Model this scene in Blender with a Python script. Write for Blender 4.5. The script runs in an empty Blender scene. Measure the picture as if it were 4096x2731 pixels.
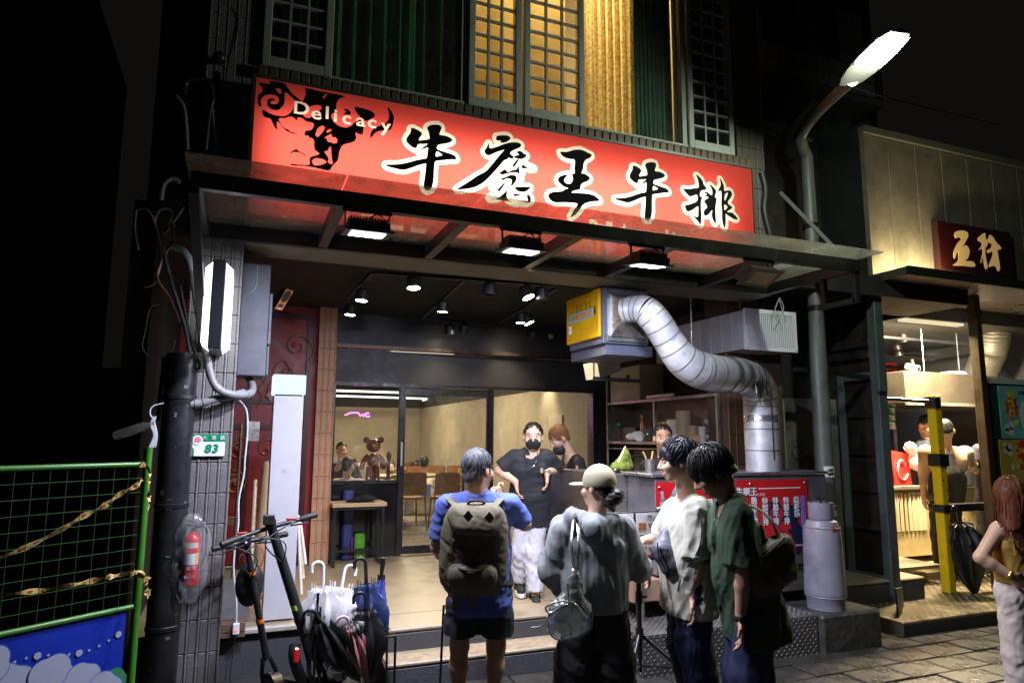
import bpy, bmesh, math, random
import numpy as np
from mathutils import Vector as V, Matrix
random.seed(7)
SC = bpy.context.scene
COL = SC.collection
R = math.radians
# ---------------------------------------------------------------- camera
CAM_H = 1.68
YAW, PITCH, ROLL = R(21.72), R(7.99), R(0.29)
fwd = V((math.sin(YAW)*math.cos(PITCH), math.cos(YAW)*math.cos(PITCH), math.sin(PITCH)))
rgt = V((math.cos(YAW), -math.sin(YAW), 0)); upv = rgt.cross(fwd)
c_, s_ = math.cos(ROLL), math.sin(ROLL)
CX, CY, CZ = c_*rgt+s_*upv, -s_*rgt+c_*upv, fwd
cam = bpy.data.cameras.new('camera'); cam.lens = 24.0; cam.sensor_width = 36; cam.clip_end = 500; cam.clip_start = .05
co = bpy.data.objects.new('camera', cam); COL.objects.link(co); SC.camera = co
co.matrix_world = Matrix(((CX.x, CY.x, -CZ.x, 0), (CX.y, CY.y, -CZ.y, 0), (CX.z, CY.z, -CZ.z, CAM_H), (0, 0, 0, 1)))
# ---------------------------------------------------------------- night sky
w = bpy.data.worlds.new('World'); SC.world = w; w.use_nodes = True
bg = w.node_tree.nodes['Background']; bg.inputs[0].default_value = (.0042, .0039, .0036, 1); bg.inputs[1].default_value = 1.0
# ---------------------------------------------------------------- exposure / sampling
SC.view_settings.view_transform = 'Standard'; SC.view_settings.look = 'None'
SC.view_settings.exposure = 0.0; SC.view_settings.gamma = 1.0; SC.view_settings.use_curve_mapping = False
SC.cycles.use_denoising = True
try: SC.cycles.denoiser = 'OPENIMAGEDENOISE'
except Exception: pass
SC.cycles.max_bounces = 6; SC.cycles.diffuse_bounces = 3; SC.cycles.glossy_bounces = 3
SC.cycles.transmission_bounces = 5; SC.cycles.transparent_max_bounces = 12
SC.cycles.sample_clamp_indirect = 4.0; SC.cycles.caustics_reflective = False; SC.cycles.caustics_refractive = False
SC.cycles.use_light_tree = True

# ---------------------------------------------------------------- where a sight line meets a plane of the place
def ray(x, y):
    return CX*((x-2048)/2731) - CY*((y-1365.5)/2731) + CZ
def AY(x, y, Y): d = ray(x, y); return V((0, 0, CAM_H)) + d*(Y/d.y)
def AX(x, y, X): d = ray(x, y); return V((0, 0, CAM_H)) + d*(X/d.x)
def AZ(x, y, Z): d = ray(x, y); return V((0, 0, CAM_H)) + d*((Z-CAM_H)/d.z)
def AD(x, y, D): return V((0, 0, CAM_H)) + ray(x, y)*D
# ---------------------------------------------------------------- materials
MATS = {}
def mat(name, col, rough=.6, metal=0., bump=0., bscale=40., var=.0, vscale=6., emit=None, es=0., spec=.5, alpha=None, trans=0., sub=0., stretch=None, dirt=0., dscale=3., coat=0.):
    if name in MATS: return MATS[name]
    m = bpy.data.materials.new(name); m.use_nodes = True; MATS[name] = m
    nt = m.node_tree; N = nt.nodes; L = nt.links; b = N['Principled BSDF']
    b.inputs['Roughness'].default_value = rough; b.inputs['Metallic'].default_value = metal
    b.inputs['Specular IOR Level'].default_value = spec
    b.inputs['Base Color'].default_value = (*col, 1)
    if coat: b.inputs['Coat Weight'].default_value = coat; b.inputs['Coat Roughness'].default_value = .08
    if trans: b.inputs['Transmission Weight'].default_value = trans
    if alpha is not None: b.inputs['Alpha'].default_value = alpha
    if sub:
        b.inputs['Subsurface Weight'].default_value = sub; b.inputs['Subsurface Radius'].default_value = (.01, .004, .002); b.inputs['Subsurface Scale'].default_value = 1.0
    if emit: b.inputs['Emission Color'].default_value = (*emit, 1); b.inputs['Emission Strength'].default_value = es
    if bump or var or dirt:
        tc = N.new('ShaderNodeTexCoord'); src = tc.outputs['Object']
        if stretch:
            mp = N.new('ShaderNodeMapping'); mp.inputs['Scale'].default_value = stretch; L.new(src, mp.inputs[0]); src = mp.outputs[0]
    cs = None
    if var:
        n = N.new('ShaderNodeTexNoise'); n.inputs['Scale'].default_value = vscale; n.inputs['Detail'].default_value = 6; n.inputs['Roughness'].default_value = .65; L.new(src, n.inputs['Vector'])
        mr = N.new('ShaderNodeMapRange'); mr.inputs[1].default_value = .3; mr.inputs[2].default_value = .7; mr.inputs[3].default_value = 1-var; mr.inputs[4].default_value = 1+var; L.new(n.outputs[0], mr.inputs[0])
        mx = N.new('ShaderNodeVectorMath'); mx.operation = 'SCALE'; mx.inputs[0].default_value = col; L.new(mr.outputs[0], mx.inputs['Scale']); cs = mx.outputs[0]
        rr = N.new('ShaderNodeMapRange'); rr.inputs[1].default_value = .3; rr.inputs[2].default_value = .7; rr.inputs[3].default_value = max(.03, rough-.12); rr.inputs[4].default_value = min(1, rough+.12); L.new(n.outputs[0], rr.inputs[0]); L.new(rr.outputs[0], b.inputs['Roughness'])
    if dirt:
        n2 = N.new('ShaderNodeTexNoise'); n2.inputs['Scale'].default_value = dscale; n2.inputs['Detail'].default_value = 9; n2.inputs['Roughness'].default_value = .75; L.new(tc.outputs['Object'], n2.inputs['Vector'])
        cr = N.new('ShaderNodeMapRange'); cr.inputs[1].default_value = .5; cr.inputs[2].default_value = .72; cr.inputs[3].default_value = 0; cr.inputs[4].default_value = dirt; L.new(n2.outputs[0], cr.inputs[0])
        mm = N.new('ShaderNodeMix'); mm.data_type = 'RGBA'; L.new(cr.outputs[0], mm.inputs[0]); mm.inputs[7].default_value = (.035, .028, .02, 1)
        if cs: L.new(cs, mm.inputs[6])
        else: mm.inputs[6].default_value = (*col, 1)
        cs = mm.outputs[2]
    if cs: L.new(cs, b.inputs['Base Color'])
    if bump:
        n = N.new('ShaderNodeTexNoise'); n.inputs['Scale'].default_value = bscale; n.inputs['Detail'].default_value = 5; L.new(src, n.inputs['Vector'])
        bp = N.new('ShaderNodeBump'); bp.inputs['Strength'].default_value = min(1, bump); bp.inputs['Distance'].default_value = .01; L.new(n.outputs[0], bp.inputs['Height']); L.new(bp.outputs[0], b.inputs['Normal'])
    return m
def emat(name, col, s):
    if name in MATS: return MATS[name]
    m = bpy.data.materials.new(name); m.use_nodes = True; MATS[name] = m
    nt = m.node_tree; nt.nodes.clear(); e = nt.nodes.new('ShaderNodeEmission'); o = nt.nodes.new('ShaderNodeOutputMaterial')
    e.inputs[0].default_value = (*col, 1); e.inputs[1].default_value = s; nt.links.new(e.outputs[0], o.inputs[0]); return m
def glassmat(name, tint=(.9, .92, .9), refl=.1, rough=.02, dirt=0., dcol=(.3, .28, .24), translucent=False):
    if name in MATS: return MATS[name]
    m = bpy.data.materials.new(name); m.use_nodes = True; MATS[name] = m
    nt = m.node_tree; N = nt.nodes; L = nt.links; N.clear(); o = N.new('ShaderNodeOutputMaterial')
    t = N.new('ShaderNodeBsdfTransparent'); t.inputs[0].default_value = (*tint, 1)
    g = N.new('ShaderNodeBsdfGlossy'); g.inputs['Roughness'].default_value = rough; g.inputs[0].default_value = (.95, .95, .95, 1)
    f = N.new('ShaderNodeLayerWeight'); f.inputs[0].default_value = .5; pw = N.new('ShaderNodeMath'); pw.operation = 'POWER'; pw.inputs[1].default_value = 5; L.new(f.outputs['Facing'], pw.inputs[0])
    ad = N.new('ShaderNodeMath'); ad.operation = 'MULTIPLY_ADD'; ad.use_clamp = True; ad.inputs[1].default_value = .9; ad.inputs[2].default_value = refl*.6; L.new(pw.outputs[0], ad.inputs[0])
    mx = N.new('ShaderNodeMixShader'); L.new(ad.outputs[0], mx.inputs[0]); L.new(t.outputs[0], mx.inputs[1]); L.new(g.outputs[0], mx.inputs[2]); outp = mx.outputs[0]
    if dirt:
        tc = N.new('ShaderNodeTexCoord'); n = N.new('ShaderNodeTexNoise'); n.inputs['Scale'].default_value = 4.5; n.inputs['Detail'].default_value = 10; n.inputs['Roughness'].default_value = .72; L.new(tc.outputs['Object'], n.inputs['Vector'])
        mr = N.new('ShaderNodeMapRange'); mr.inputs[1].default_value = .35; mr.inputs[2].default_value = .75; mr.inputs[3].default_value = dirt*.35; mr.inputs[4].default_value = min(1, dirt*1.8); L.new(n.outputs[0], mr.inputs[0])
        d = N.new('ShaderNodeBsdfTranslucent' if translucent else 'ShaderNodeBsdfDiffuse'); d.inputs[0].default_value = (*dcol, 1)
        if translucent:
            d2 = N.new('ShaderNodeBsdfDiffuse'); d2.inputs[0].default_value = (*dcol, 1); m3 = N.new('ShaderNodeMixShader'); m3.inputs[0].default_value = .4; L.new(d.outputs[0], m3.inputs[1]); L.new(d2.outputs[0], m3.inputs[2]); dd = m3.outputs[0]
        else: dd = d.outputs[0]
        m2 = N.new('ShaderNodeMixShader'); L.new(mr.outputs[0], m2.inputs[0]); L.new(outp, m2.inputs[1]); L.new(dd, m2.inputs[2]); outp = m2.outputs[0]
    L.new(outp, o.inputs[0]); return m
def lucent(name, col, mixd=.35, bump=0., bscale=60., var=0., gloss=0.):
    """cloth, paper or acrylic that passes light"""
    if name in MATS: return MATS[name]
    m = bpy.data.materials.new(name); m.use_nodes = True; MATS[name] = m
    nt = m.node_tree; N = nt.nodes; L = nt.links; N.clear(); o = N.new('ShaderNodeOutputMaterial')
    t = N.new('ShaderNodeBsdfTranslucent'); d = N.new('ShaderNodeBsdfDiffuse'); x = N.new('ShaderNodeMixShader'); x.inputs[0].default_value = mixd
    t.inputs[0].default_value = (*col, 1); d.inputs[0].default_value = (*col, 1)
    if var:
        tc = N.new('ShaderNodeTexCoord'); n = N.new('ShaderNodeTexNoise'); n.inputs['Scale'].default_value = bscale; n.inputs['Detail'].default_value = 5; L.new(tc.outputs['Object'], n.inputs['Vector'])
        mr = N.new('ShaderNodeMapRange'); mr.inputs[1].default_value = .35; mr.inputs[2].default_value = .65; mr.inputs[3].default_value = 1-var; mr.inputs[4].default_value = 1+var; L.new(n.outputs[0], mr.inputs[0])
        mu = N.new('ShaderNodeVectorMath'); mu.operation = 'SCALE'; mu.inputs[0].default_value = col; L.new(mr.outputs[0], mu.inputs['Scale']); L.new(mu.outputs[0], t.inputs[0]); L.new(mu.outputs[0], d.inputs[0])
    L.new(t.outputs[0], x.inputs[1]); L.new(d.outputs[0], x.inputs[2]); out = x.outputs[0]
    if gloss:
        g = N.new('ShaderNodeBsdfGlossy'); g.inputs['Roughness'].default_value = .25; y = N.new('ShaderNodeMixShader'); y.inputs[0].default_value = gloss; L.new(out, y.inputs[1]); L.new(g.outputs[0], y.inputs[2]); out = y.outputs[0]
    L.new(out, o.inputs[0]); return m

# ---------------------------------------------------------------- objects
def org(o):
    p = V((0, 0, 0))
    while o: p = p + o.location; o = o.parent
    return p
def tag(o, label, cat=None, group=None):
    o['label'] = label
    if cat: o['category'] = cat
    if group: o['group'] = group
    return o
def thing(name, label, cat, loc=(0, 0, 0), group=None):
    o = bpy.data.objects.new(name, None); COL.objects.link(o); o.location = loc; o.empty_display_size = .1
    return tag(o, label, cat, group)
def link(name, me, m=None, parent=None, loc=None):
    o = bpy.data.objects.new(name, me); COL.objects.link(o)
    if parent: o.parent = parent
    if loc is not None: o.location = V(loc) - (org(parent) if parent else V((0, 0, 0)))
    if m and not me.materials: me.materials.append(m)
    return o
def frame(d, up=(0, 0, 1)):
    d = V(d).normalized(); u = V(up)
    if abs(d.dot(u)) > .98: u = V((1, 0, 0)) if abs(d.x) < .9 else V((0, 1, 0))
    s = d.cross(u).normalized(); return s, s.cross(d).normalized(), d
class MB:
    def __init__(s): s.v = []; s.f = []; s.sm = False
    def add(s, vs, fs):
        k = len(s.v); s.v += [V(p) for p in vs]; s.f += [tuple(i+k for i in f) for f in fs]; return s
    def box(s, a, b):
        a, b = V(a), V(b); l = V((min(a.x, b.x), min(a.y, b.y), min(a.z, b.z))); h = V((max(a.x, b.x), max(a.y, b.y), max(a.z, b.z)))
        return s.add([(x, y, z) for z in (l.z, h.z) for y in (l.y, h.y) for x in (l.x, h.x)], [(0, 2, 3, 1), (4, 5, 7, 6), (0, 1, 5, 4), (2, 6, 7, 3), (0, 4, 6, 2), (1, 3, 7, 5)])
    def bbox(s, a, b, c=.006):
        """box with chamfered edges"""
        a, b = V(a), V(b); l = V((min(a.x, b.x), min(a.y, b.y), min(a.z, b.z))); h = V((max(a.x, b.x), max(a.y, b.y), max(a.z, b.z)))
        bm = bmesh.new(); bmesh.ops.create_cube(bm, size=1)
        for v in bm.verts: v.co = V(((l.x+h.x)/2+v.co.x*(h.x-l.x), (l.y+h.y)/2+v.co.y*(h.y-l.y), (l.z+h.z)/2+v.co.z*(h.z-l.z)))
        bmesh.ops.bevel(bm, geom=list(bm.edges), offset=min(c, .45*min(h.x-l.x, h.y-l.y, h.z-l.z)), segments=1, affect='EDGES')
        bm.verts.index_update(); s.add([v.co.copy() for v in bm.verts], [[v.index for v in f.verts] for f in bm.faces]); bm.free(); return s
    def bar(s, a, b, wd, ht=None, up=(0, 0, 1)):
        """rectangular bar from a to b"""
        a, b = V(a), V(b); ht = ht or wd; x, u, d = frame(b-a, up); x *= wd/2; u *= ht/2
        return s.add([a-x-u, a+x-u, a+x+u, a-x+u, b-x-u, b+x-u, b+x+u, b-x+u], [(3, 2, 1, 0), (4, 5, 6, 7), (0, 1, 5, 4), (1, 2, 6, 5), (2, 3, 7, 6), (3, 0, 4, 7)])
    def tube(s, pts, r, n=10, cap=True, flat=1.0):
        pts = [V(p) for p in pts]; rs = r if isinstance(r, (list, tuple)) else [r]*len(pts); k = len(s.v); ref = None
        for i, p in enumerate(pts):
            d = (pts[min(i+1, len(pts)-1)]-pts[max(i-1, 0)])
            if d.length < 1e-9: d = V((0, 0, 1))
            d.normalize()
            if ref is None: ref = frame(d)[0]
            ref = (ref-d*ref.dot(d)); ref = ref.normalized() if ref.length > 1e-6 else frame(d)[0]; o = d.cross(ref)
            s.v += [p+(ref*math.cos(2*math.pi*j/n)+o*flat*math.sin(2*math.pi*j/n))*rs[i] for j in range(n)]
        for i in range(len(pts)-1):
            for j in range(n): a = k+i*n; s.f.append((a+j, a+(j+1) % n, a+n+(j+1) % n, a+n+j))
        if cap: s.f.append(tuple(k+j for j in reversed(range(n)))); e = k+(len(pts)-1)*n; s.f.append(tuple(e+j for j in range(n)))
        s.sm = True; return s
    def lathe(s, base, prof, n=20, axis=(0, 0, 1), up=(0, 1, 0)):
        x, u, d = frame(axis, up); base = V(base); k = len(s.v)
        for r, h in prof: s.v += [base+d*h+(x*math.cos(2*math.pi*j/n)+u*math.sin(2*math.pi*j/n))*r for j in range(n)]
        for i in range(len(prof)-1):
            for j in range(n): a = k+i*n; s.f.append((a+j, a+(j+1) % n, a+n+(j+1) % n, a+n+j))
        if prof[0][0] > 1e-6: s.f.append(tuple(k+j for j in reversed(range(n))))
        if prof[-1][0] > 1e-6: e = k+(len(prof)-1)*n; s.f.append(tuple(e+j for j in range(n)))
        s.sm = True; return s
    def ball(s, c, r, n=12, m=8, rot=None):
        c = V(c); r = V(r) if not isinstance(r, (int, float)) else V((r, r, r)); k = len(s.v)
        for i in range(m+1):
            t = math.pi*i/m
            for j in range(n):
                p = V((math.sin(t)*math.cos(2*math.pi*j/n)*r.x, math.sin(t)*math.sin(2*math.pi*j/n)*r.y, math.cos(t)*r.z))
                s.v.append(c+(rot @ p if rot else p))
        for i in range(m):
            for j in range(n): a = k+i*n; s.f.append((a+j, a+n+j, a+n+(j+1) % n, a+(j+1) % n))
        s.sm = True; return s
    def prism(s, poly, d):
        """closed polygon pushed along d"""
        k = len(s.v); n = len(poly); d = V(d); s.v += [V(p) for p in poly]+[V(p)+d for p in poly]
        s.f += [tuple(k+i for i in range(n)), tuple(k+n+i for i in reversed(range(n)))]+[(k+(i+1) % n, k+i, k+n+i, k+n+(i+1) % n) for i in range(n)]; return s
    def quad(s, a, b, c, d): return s.add([a, b, c, d], [(0, 1, 2, 3)])
    def grid(s, fn, nu, nv):
        k = len(s.v); s.v += [V(fn(i/nu, j/nv)) for j in range(nv+1) for i in range(nu+1)]
        s.f += [(k+j*(nu+1)+i, k+j*(nu+1)+i+1, k+(j+1)*(nu+1)+i+1, k+(j+1)*(nu+1)+i) for j in range(nv) for i in range(nu)]; s.sm = True; return s
    def mesh(s, name, o=V((0, 0, 0)), recalc=True):
        me = bpy.data.meshes.new(name); me.from_pydata([tuple(p-o) for p in s.v], [], s.f)
        if recalc:
            bm = bmesh.new(); bm.from_mesh(me); bmesh.ops.recalc_face_normals(bm, faces=bm.faces); bm.to_mesh(me); bm.free()
        if s.sm:
            me.polygons.foreach_set('use_smooth', [True]*len(me.polygons))
            try: me.set_sharp_from_angle(angle=R(38))
            except Exception: pass
        me.update(); return me
    def build(s, name, m, parent=None, label=None):
        o = link(name, s.mesh(name, org(parent) if parent else V((0, 0, 0))), m, parent)
        if label: o['label'] = label
        return o
    def struct(s, name, m): o = s.build(name, m); o['kind'] = 'structure'; return o
    def one(s, name, m, label, cat, group=None): return tag(s.build(name, m), label, cat, group)
def spline(pts, n=6):
    pts = [V(p) for p in pts]; out = []
    for i in range(len(pts)-1):
        a, b, c, d = pts[max(i-1, 0)], pts[i], pts[i+1], pts[min(i+2, len(pts)-1)]
        for k in range(n):
            t = k/n; out.append(.5*((2*b)+(c-a)*t+(2*a-5*b+4*c-d)*t*t+(3*b-a-3*c+d)*t**3))
    return out+[pts[-1]]
def loop2(pts, n=3):
    m = len(pts); out = []
    for i in range(m):
        a, b, c, d = [V(pts[(i+q) % m]) for q in (-1, 0, 1, 2)]
        for k in range(n):
            t = k/n; out.append(.5*((2*b)+(c-a)*t+(2*a-5*b+4*c-d)*t*t+(3*b-a-3*c+d)*t**3))
    return out
def copies(name, me, m, parent, locs):
    """alike pieces sharing one mesh, each an object of its own"""
    return [link(name, me, m, parent, p) for p in locs]
def text(body, size, m, parent, loc, xdir=(1, 0, 0), zdir=(0, 0, 1), name='lettering', bold=0., shear=0., space=1., align='CENTER', depth=.001, off=.002, lines=1.0, wscale=1.):
    c = bpy.data.curves.new('t', 'FONT'); c.body = body; c.size = size; c.align_x = align; c.align_y = 'CENTER'; c.offset = bold; c.shear = shear; c.space_character = space; c.space_line = lines; c.extrude = depth; c.resolution_u = 3
    o = bpy.data.objects.new('t', c); COL.objects.link(o); me = bpy.data.meshes.new_from_object(o.evaluated_get(bpy.context.evaluated_depsgraph_get()))
    bpy.data.objects.remove(o); bpy.data.curves.remove(c); me.materials.clear()
    x = V(xdir).normalized(); z = V(zdir).normalized(); n = x.cross(z); base = V(loc)+n*off-(org(parent) if parent else V((0, 0, 0)))
    for v in me.vertices: v.co = base+x*v.co.x*wscale+z*v.co.y+n*v.co.z
    return link(name, me, m, parent)
def filled(name, loops, m, parent, y, off=0., depth=.0008):
    """flat print cut from outlines (x, z) on a plane facing the street at depth y; inner loops are holes"""
    c = bpy.data.curves.new(name, 'CURVE'); c.dimensions = '2D'; c.fill_mode = 'BOTH'; c.offset = off; c.extrude = depth
    for lp in loops:
        sp = c.splines.new('POLY'); sp.points.add(len(lp)-1); sp.use_cyclic_u = True
        for q, p in zip(sp.points, lp): q.co = (p[0], p[1], 0, 1)
    o = bpy.data.objects.new('t', c); COL.objects.link(o); me = bpy.data.meshes.new_from_object(o.evaluated_get(bpy.context.evaluated_depsgraph_get()))
    bpy.data.objects.remove(o); bpy.data.curves.remove(c); me.materials.clear(); b = org(parent) if parent else V((0, 0, 0))
    for v in me.vertices: v.co = V((v.co.x, y+v.co.z, v.co.y))-b
    return link(name, me, m, parent)
def lamp(kind, name, loc, col, power, parent=None, size=.1, size_y=None, aim=None, angle=None, blend=.5, radius=.03):
    l = bpy.data.lights.new(name, kind); l.color = col; l.energy = power
    if kind == 'AREA':
        l.size = size
        if size_y: l.shape = 'RECTANGLE'; l.size_y = size_y
    elif kind == 'SPOT': l.spot_size = R(angle); l.spot_blend = blend; l.shadow_soft_size = radius
    else: l.shadow_soft_size = radius
    o = bpy.data.objects.new(name, l); COL.objects.link(o); o.location = V(loc)-(org(parent) if parent else V((0, 0, 0)))
    if aim is not None: o.rotation_euler = V(aim).to_track_quat('-Z', 'Y').to_euler()
    if parent: o.parent = parent
    return o
# ================================================================ the setting
YF, Z1, Z2, YG = 4.77, .183, .339, 7.97
asphalt = mat('wet_asphalt', (.035, .034, .033), .38, bump=.5, bscale=120, var=.35, vscale=3)
paver_m = mat('paver_stone', (.036, .034, .031), .30, bump=.45, bscale=60, var=.4, vscale=5, dirt=.7, dscale=2.2)
granite = mat('dark_granite', (.055, .055, .06), .55, bump=.5, bscale=160, var=.5, vscale=90)
floor_m = mat('screed_floor', (.28, .225, .155), .38, bump=.08, bscale=30, var=.16, vscale=4, dirt=.3, dscale=1.6)
treadm = mat('worn_step_edge', (.32, .25, .17), .45, bump=.3, bscale=90, var=.3, vscale=25)
navy = mat('dark_paint', (.028, .028, .034), .45, var=.2, vscale=2, bump=.05, bscale=8)
black = mat('black_paint', (.012, .012, .013), .5, var=.2, vscale=3)
blacks = mat('black_steel', (.014, .014, .016), .33, var=.3, vscale=9)
redw = mat('red_paint', (.34, .014, .012), .5, var=.25, vscale=4, dirt=.3)
tanc = mat('raw_plaster', (.36, .315, .225), .75, bump=.2, bscale=14, var=.2, vscale=1.6, dirt=.12)
dceil = mat('dark_ceiling', (.017, .016, .015), .8, var=.2)
MB().box((-60, -30, -.3), (80, 120, 0)).struct('road', asphalt)
pav = MB().box((-1.2, 2.6, .002), (9.5, 4.74, .006)).struct('pavement', mat('paver_joint', (.016, .016, .015), .6))
pm = {}
for j in range(8):
    for i in range(26):
        L_ = .41; x0 = -1.2+i*L_+(.2 if j % 2 else 0); y0 = 2.62+j*.265; y1 = y0+.25
        if x0 > 9: continue
        k = (i*7+j*3) % 4
        if k not in pm:
            bm = MB().bbox((0, 0, 0), (L_-.013, .252, .012+.002*k), .006); pm[k] = bm.mesh('paver')
        p = link('paver', pm[k], paver_m, pav, (x0, y0, .006)); p.rotation_euler = (random.uniform(-.004, .004), random.uniform(-.004, .004), random.uniform(-.006, .006))
MB().bbox((.92, 4.752, 0), (2.9, 5.02, Z1-.03), .012).struct('step', granite)
MB().bbox((.92, 4.748, Z1-.03), (2.9, 5.02, Z1), .01).struct('step_tread', treadm)
MB().bbox((.92, 5.0, 0), (6.4, 5.3, Z2-.03), .012).struct('step_riser', granite)
MB().bbox((.92, 4.996, Z2-.03), (6.4, 5.40, Z2), .01).struct('floor_edge', floor_m)
MB().box((-.6, 5.40, 0), (.92, 5.7, .262)).struct('wall_plinth', granite)
MB().bbox((-.04, 5.36, .30), (.93, 5.42, Z2), .008).struct('floor_lip', mat('pale_tile', (.42, .39, .34), .5, dirt=.6))
MB().box((-.6, 5.4, 0.262), (.92, 8.0, .30)).struct('floor_recess', mat('shadow_gap', (.02, .02, .02), .9))
MB().box((-.6, 5.41, .301), (7.2, 8.2, Z2-.002)).struct('floor', floor_m)
MB().box((.6, 8.2, .2), (5, 18.5, Z2-.004)).struct('floor_inside', mat('inside_floor', (.2, .17, .12), .3, var=.2, vscale=3))
# room behind the glass
MB().box((.2, 17.6, .3), (4.6, 17.8, 2.42)).struct('wall_back', tanc)
MB().box((4.42, 8.02, .3), (4.62, 17.6, 2.42)).struct('wall_right', tanc)
MB().box((.2, 17.6, 2.42), (4.6, 17.82, 3.2)).struct('wall_back_upper', dceil)
MB().box((4.42, 8.02, 2.42), (4.63, 17.6, 3.2)).struct('wall_right_upper', dceil)
MB().box((.62, 8.02, .3), (.82, 17.6, 3.2)).struct('wall_left', mat('grey_plaster', (.3, .27, .22), .7, var=.2, bump=.2, bscale=12))
MB().box((.2, 12.6, .3), (1.35, 12.75, 3.2)).struct('wall_partition', mat('grey_plaster', (.3, .27, .22)))
MB().box((.2, 8.02, 3.1), (4.7, 17.8, 3.25)).struct('ceiling_inside', mat('service_ceiling', (.09, .085, .08), .7, var=.3))
MB().box((4.395, 9.05, 1.36), (4.419, 9.5, 2.0)).one('fuse_cupboard', mat('beige_paint', (.5, .45, .33), .5), 'beige fuse cupboard in the plaster wall behind the glass', 'cupboard')
# porch shell
MB().box((-.6, 4.86, 3.1), (7.2, 8.2, 3.3)).struct('ceiling', dceil)
MB().box((.98, YG, 2.73), (4.9, 8.2, 3.1)).struct('wall_fascia', navy)
MB().box((.98, YG+.02, 2.275), (4.9, 8.2, 2.68)).struct('wall_header', navy)
MB().box((4.36, YG-.02, .3), (4.62, 8.2, 2.275)).struct('wall_end', black)
MB().box((-.75, 5.2, .2), (-.6, 8.2, 3.3)).struct('wall_side', mat('darkened_render', (.014, .012, .011), .9))  # wall coloured near black to stand in for the unlit dark there
MB().box((-.6, 7.78, .3), (.78, 8.2, 3.1)).struct('wall_red', redw)
MB().box((4.80, 5.3, .3), (5.0, 8.2, 3.3)).struct('wall_kitchen', mat('kitchen_wall', (.09, .06, .045), .6, var=.3, dirt=.5))
# dark plots to the left and the night-black houses beyond
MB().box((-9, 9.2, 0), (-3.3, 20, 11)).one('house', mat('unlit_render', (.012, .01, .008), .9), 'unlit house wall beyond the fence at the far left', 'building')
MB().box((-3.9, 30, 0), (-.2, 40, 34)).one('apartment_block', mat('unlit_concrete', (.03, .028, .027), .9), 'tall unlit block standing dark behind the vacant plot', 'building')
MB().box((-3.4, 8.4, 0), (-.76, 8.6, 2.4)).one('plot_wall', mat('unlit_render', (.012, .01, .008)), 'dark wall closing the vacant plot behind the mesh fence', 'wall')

# ---------------------------------------------------------------- shop front
gl = glassmat('shop_glass', (.93, .94, .92), .07, .015, dirt=.05)
sf = thing('glazed_shopfront', 'black framed glass shopfront with a sliding door, at the back of the porch', 'shopfront', (2.6, YG, Z2))
for x0, x1 in ((.98, 1.02), (1.752, 1.81), (2.868, 2.927), (4.31, 4.37)): MB().bbox((x0, YG-.03, Z2), (x1, YG+.05, 2.285), .004).build('mullion', blacks, sf)
MB().box((.98, YG-.028, 2.262), (4.37, YG+.048, 2.3)).build('head_rail', blacks, sf)
MB().box((1.02, YG-.02, 1.15), (1.752, YG+.04, 1.19)).build('transom', blacks, sf)
MB().box((1.02, YG+.0, Z2+.06), (1.752, YG+.03, 1.15)).build('dark_panel', mat('dark_glass', (.01, .01, .012), .12), sf)
MB().box((1.02, YG-.022, Z2), (1.752, YG+.04, Z2+.06)).build('bottom_rail', blacks, sf)
MB().box((1.02, YG+.008, 1.19), (1.752, YG+.014, 2.262)).build('pane', gl, sf)
MB().box((2.927, YG+.008, Z2), (4.31, YG+.014, 2.262)).build('pane', gl, sf)
dr = MB().box((1.81, YG+.012, Z2+.1), (2.868, YG+.018, 2.17)).build('sliding_door', gl, sf)
f = MB()
for a, b in (((1.812, Z2+.01), (2.866, Z2+.1)), ((1.812, 2.17), (2.866, 2.25)), ((1.812, Z2+.1), (1.83, 2.17)), ((2.845, Z2+.1), (2.866, 2.17))): f.box((a[0], YG-.005, a[1]), (b[0], YG+.035, b[1]))
f.build('door_frame', blacks, dr)
MB().box((1.775, YG-.05, 1.35), (1.795, YG-.031, 1.62)).build('door_sticker', mat('sticker', (.5, .5, .5), .5), sf)
MB().box((1.0, YG-.10, 2.685), (4.5, YG+.01, 2.728)).one('shutter_rail', mat('aged_steel', (.09, .06, .045), .35, .8, var=.4, vscale=14), 'scuffed metal rail running across the dark wall above the shopfront', 'rail')
# fluted tan pilaster beside the shopfront
def fluted(name, label, x0, x1, y, z0, z1, n, rows, tm, jm, cat='pillar', depth=.12):
    t = thing(name, label, cat, ((x0+x1)/2, y, z0))
    MB().box((x0, y, z0), (x1, y+depth, z1)).build('core', jm, t)
    wv = (x1-x0)/n; hz = (z1-z0)/rows; rib = min(.022, wv*.28); g = .0035; b = MB()
    b.bbox((0, -.012, 0), (wv-rib, 0, hz-g), .004); tile = b.mesh('tile')
    r = MB(); r.tube([(rib/2, -.008, 0), (rib/2, -.008, hz-g)], rib*.52, 8); rm_ = r.mesh('rib')
    copies('tile', tile, tm, t, [(x0+i*wv+rib*.5, y, z0+k*hz) for i in range(n) for k in range(rows)])
    copies('rib', rm_, tm, t, [(x0+i*wv-rib*.5+(rib*.5 if i == 0 else 0), y, z0+k*hz) for i in range(n+1) for k in range(rows)])
    return t
tan_t = mat('tan_tile', (.52, .29, .18), .55, bump=.35, bscale=90, var=.2, vscale=20)
fluted('tan_pilaster', 'tan fluted tile pilaster between the red gate and the glass shopfront', .775, .96, 7.69, Z2, 3.1, 3, 12, tan_t, mat('tan_joint', (.2, .13, .09), .8), depth=.3)
grey_t = mat('grey_tile', (.16, .148, .145), .5, bump=.4, bscale=110, var=.22, vscale=16, dirt=.35, dscale=2.5)
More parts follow.
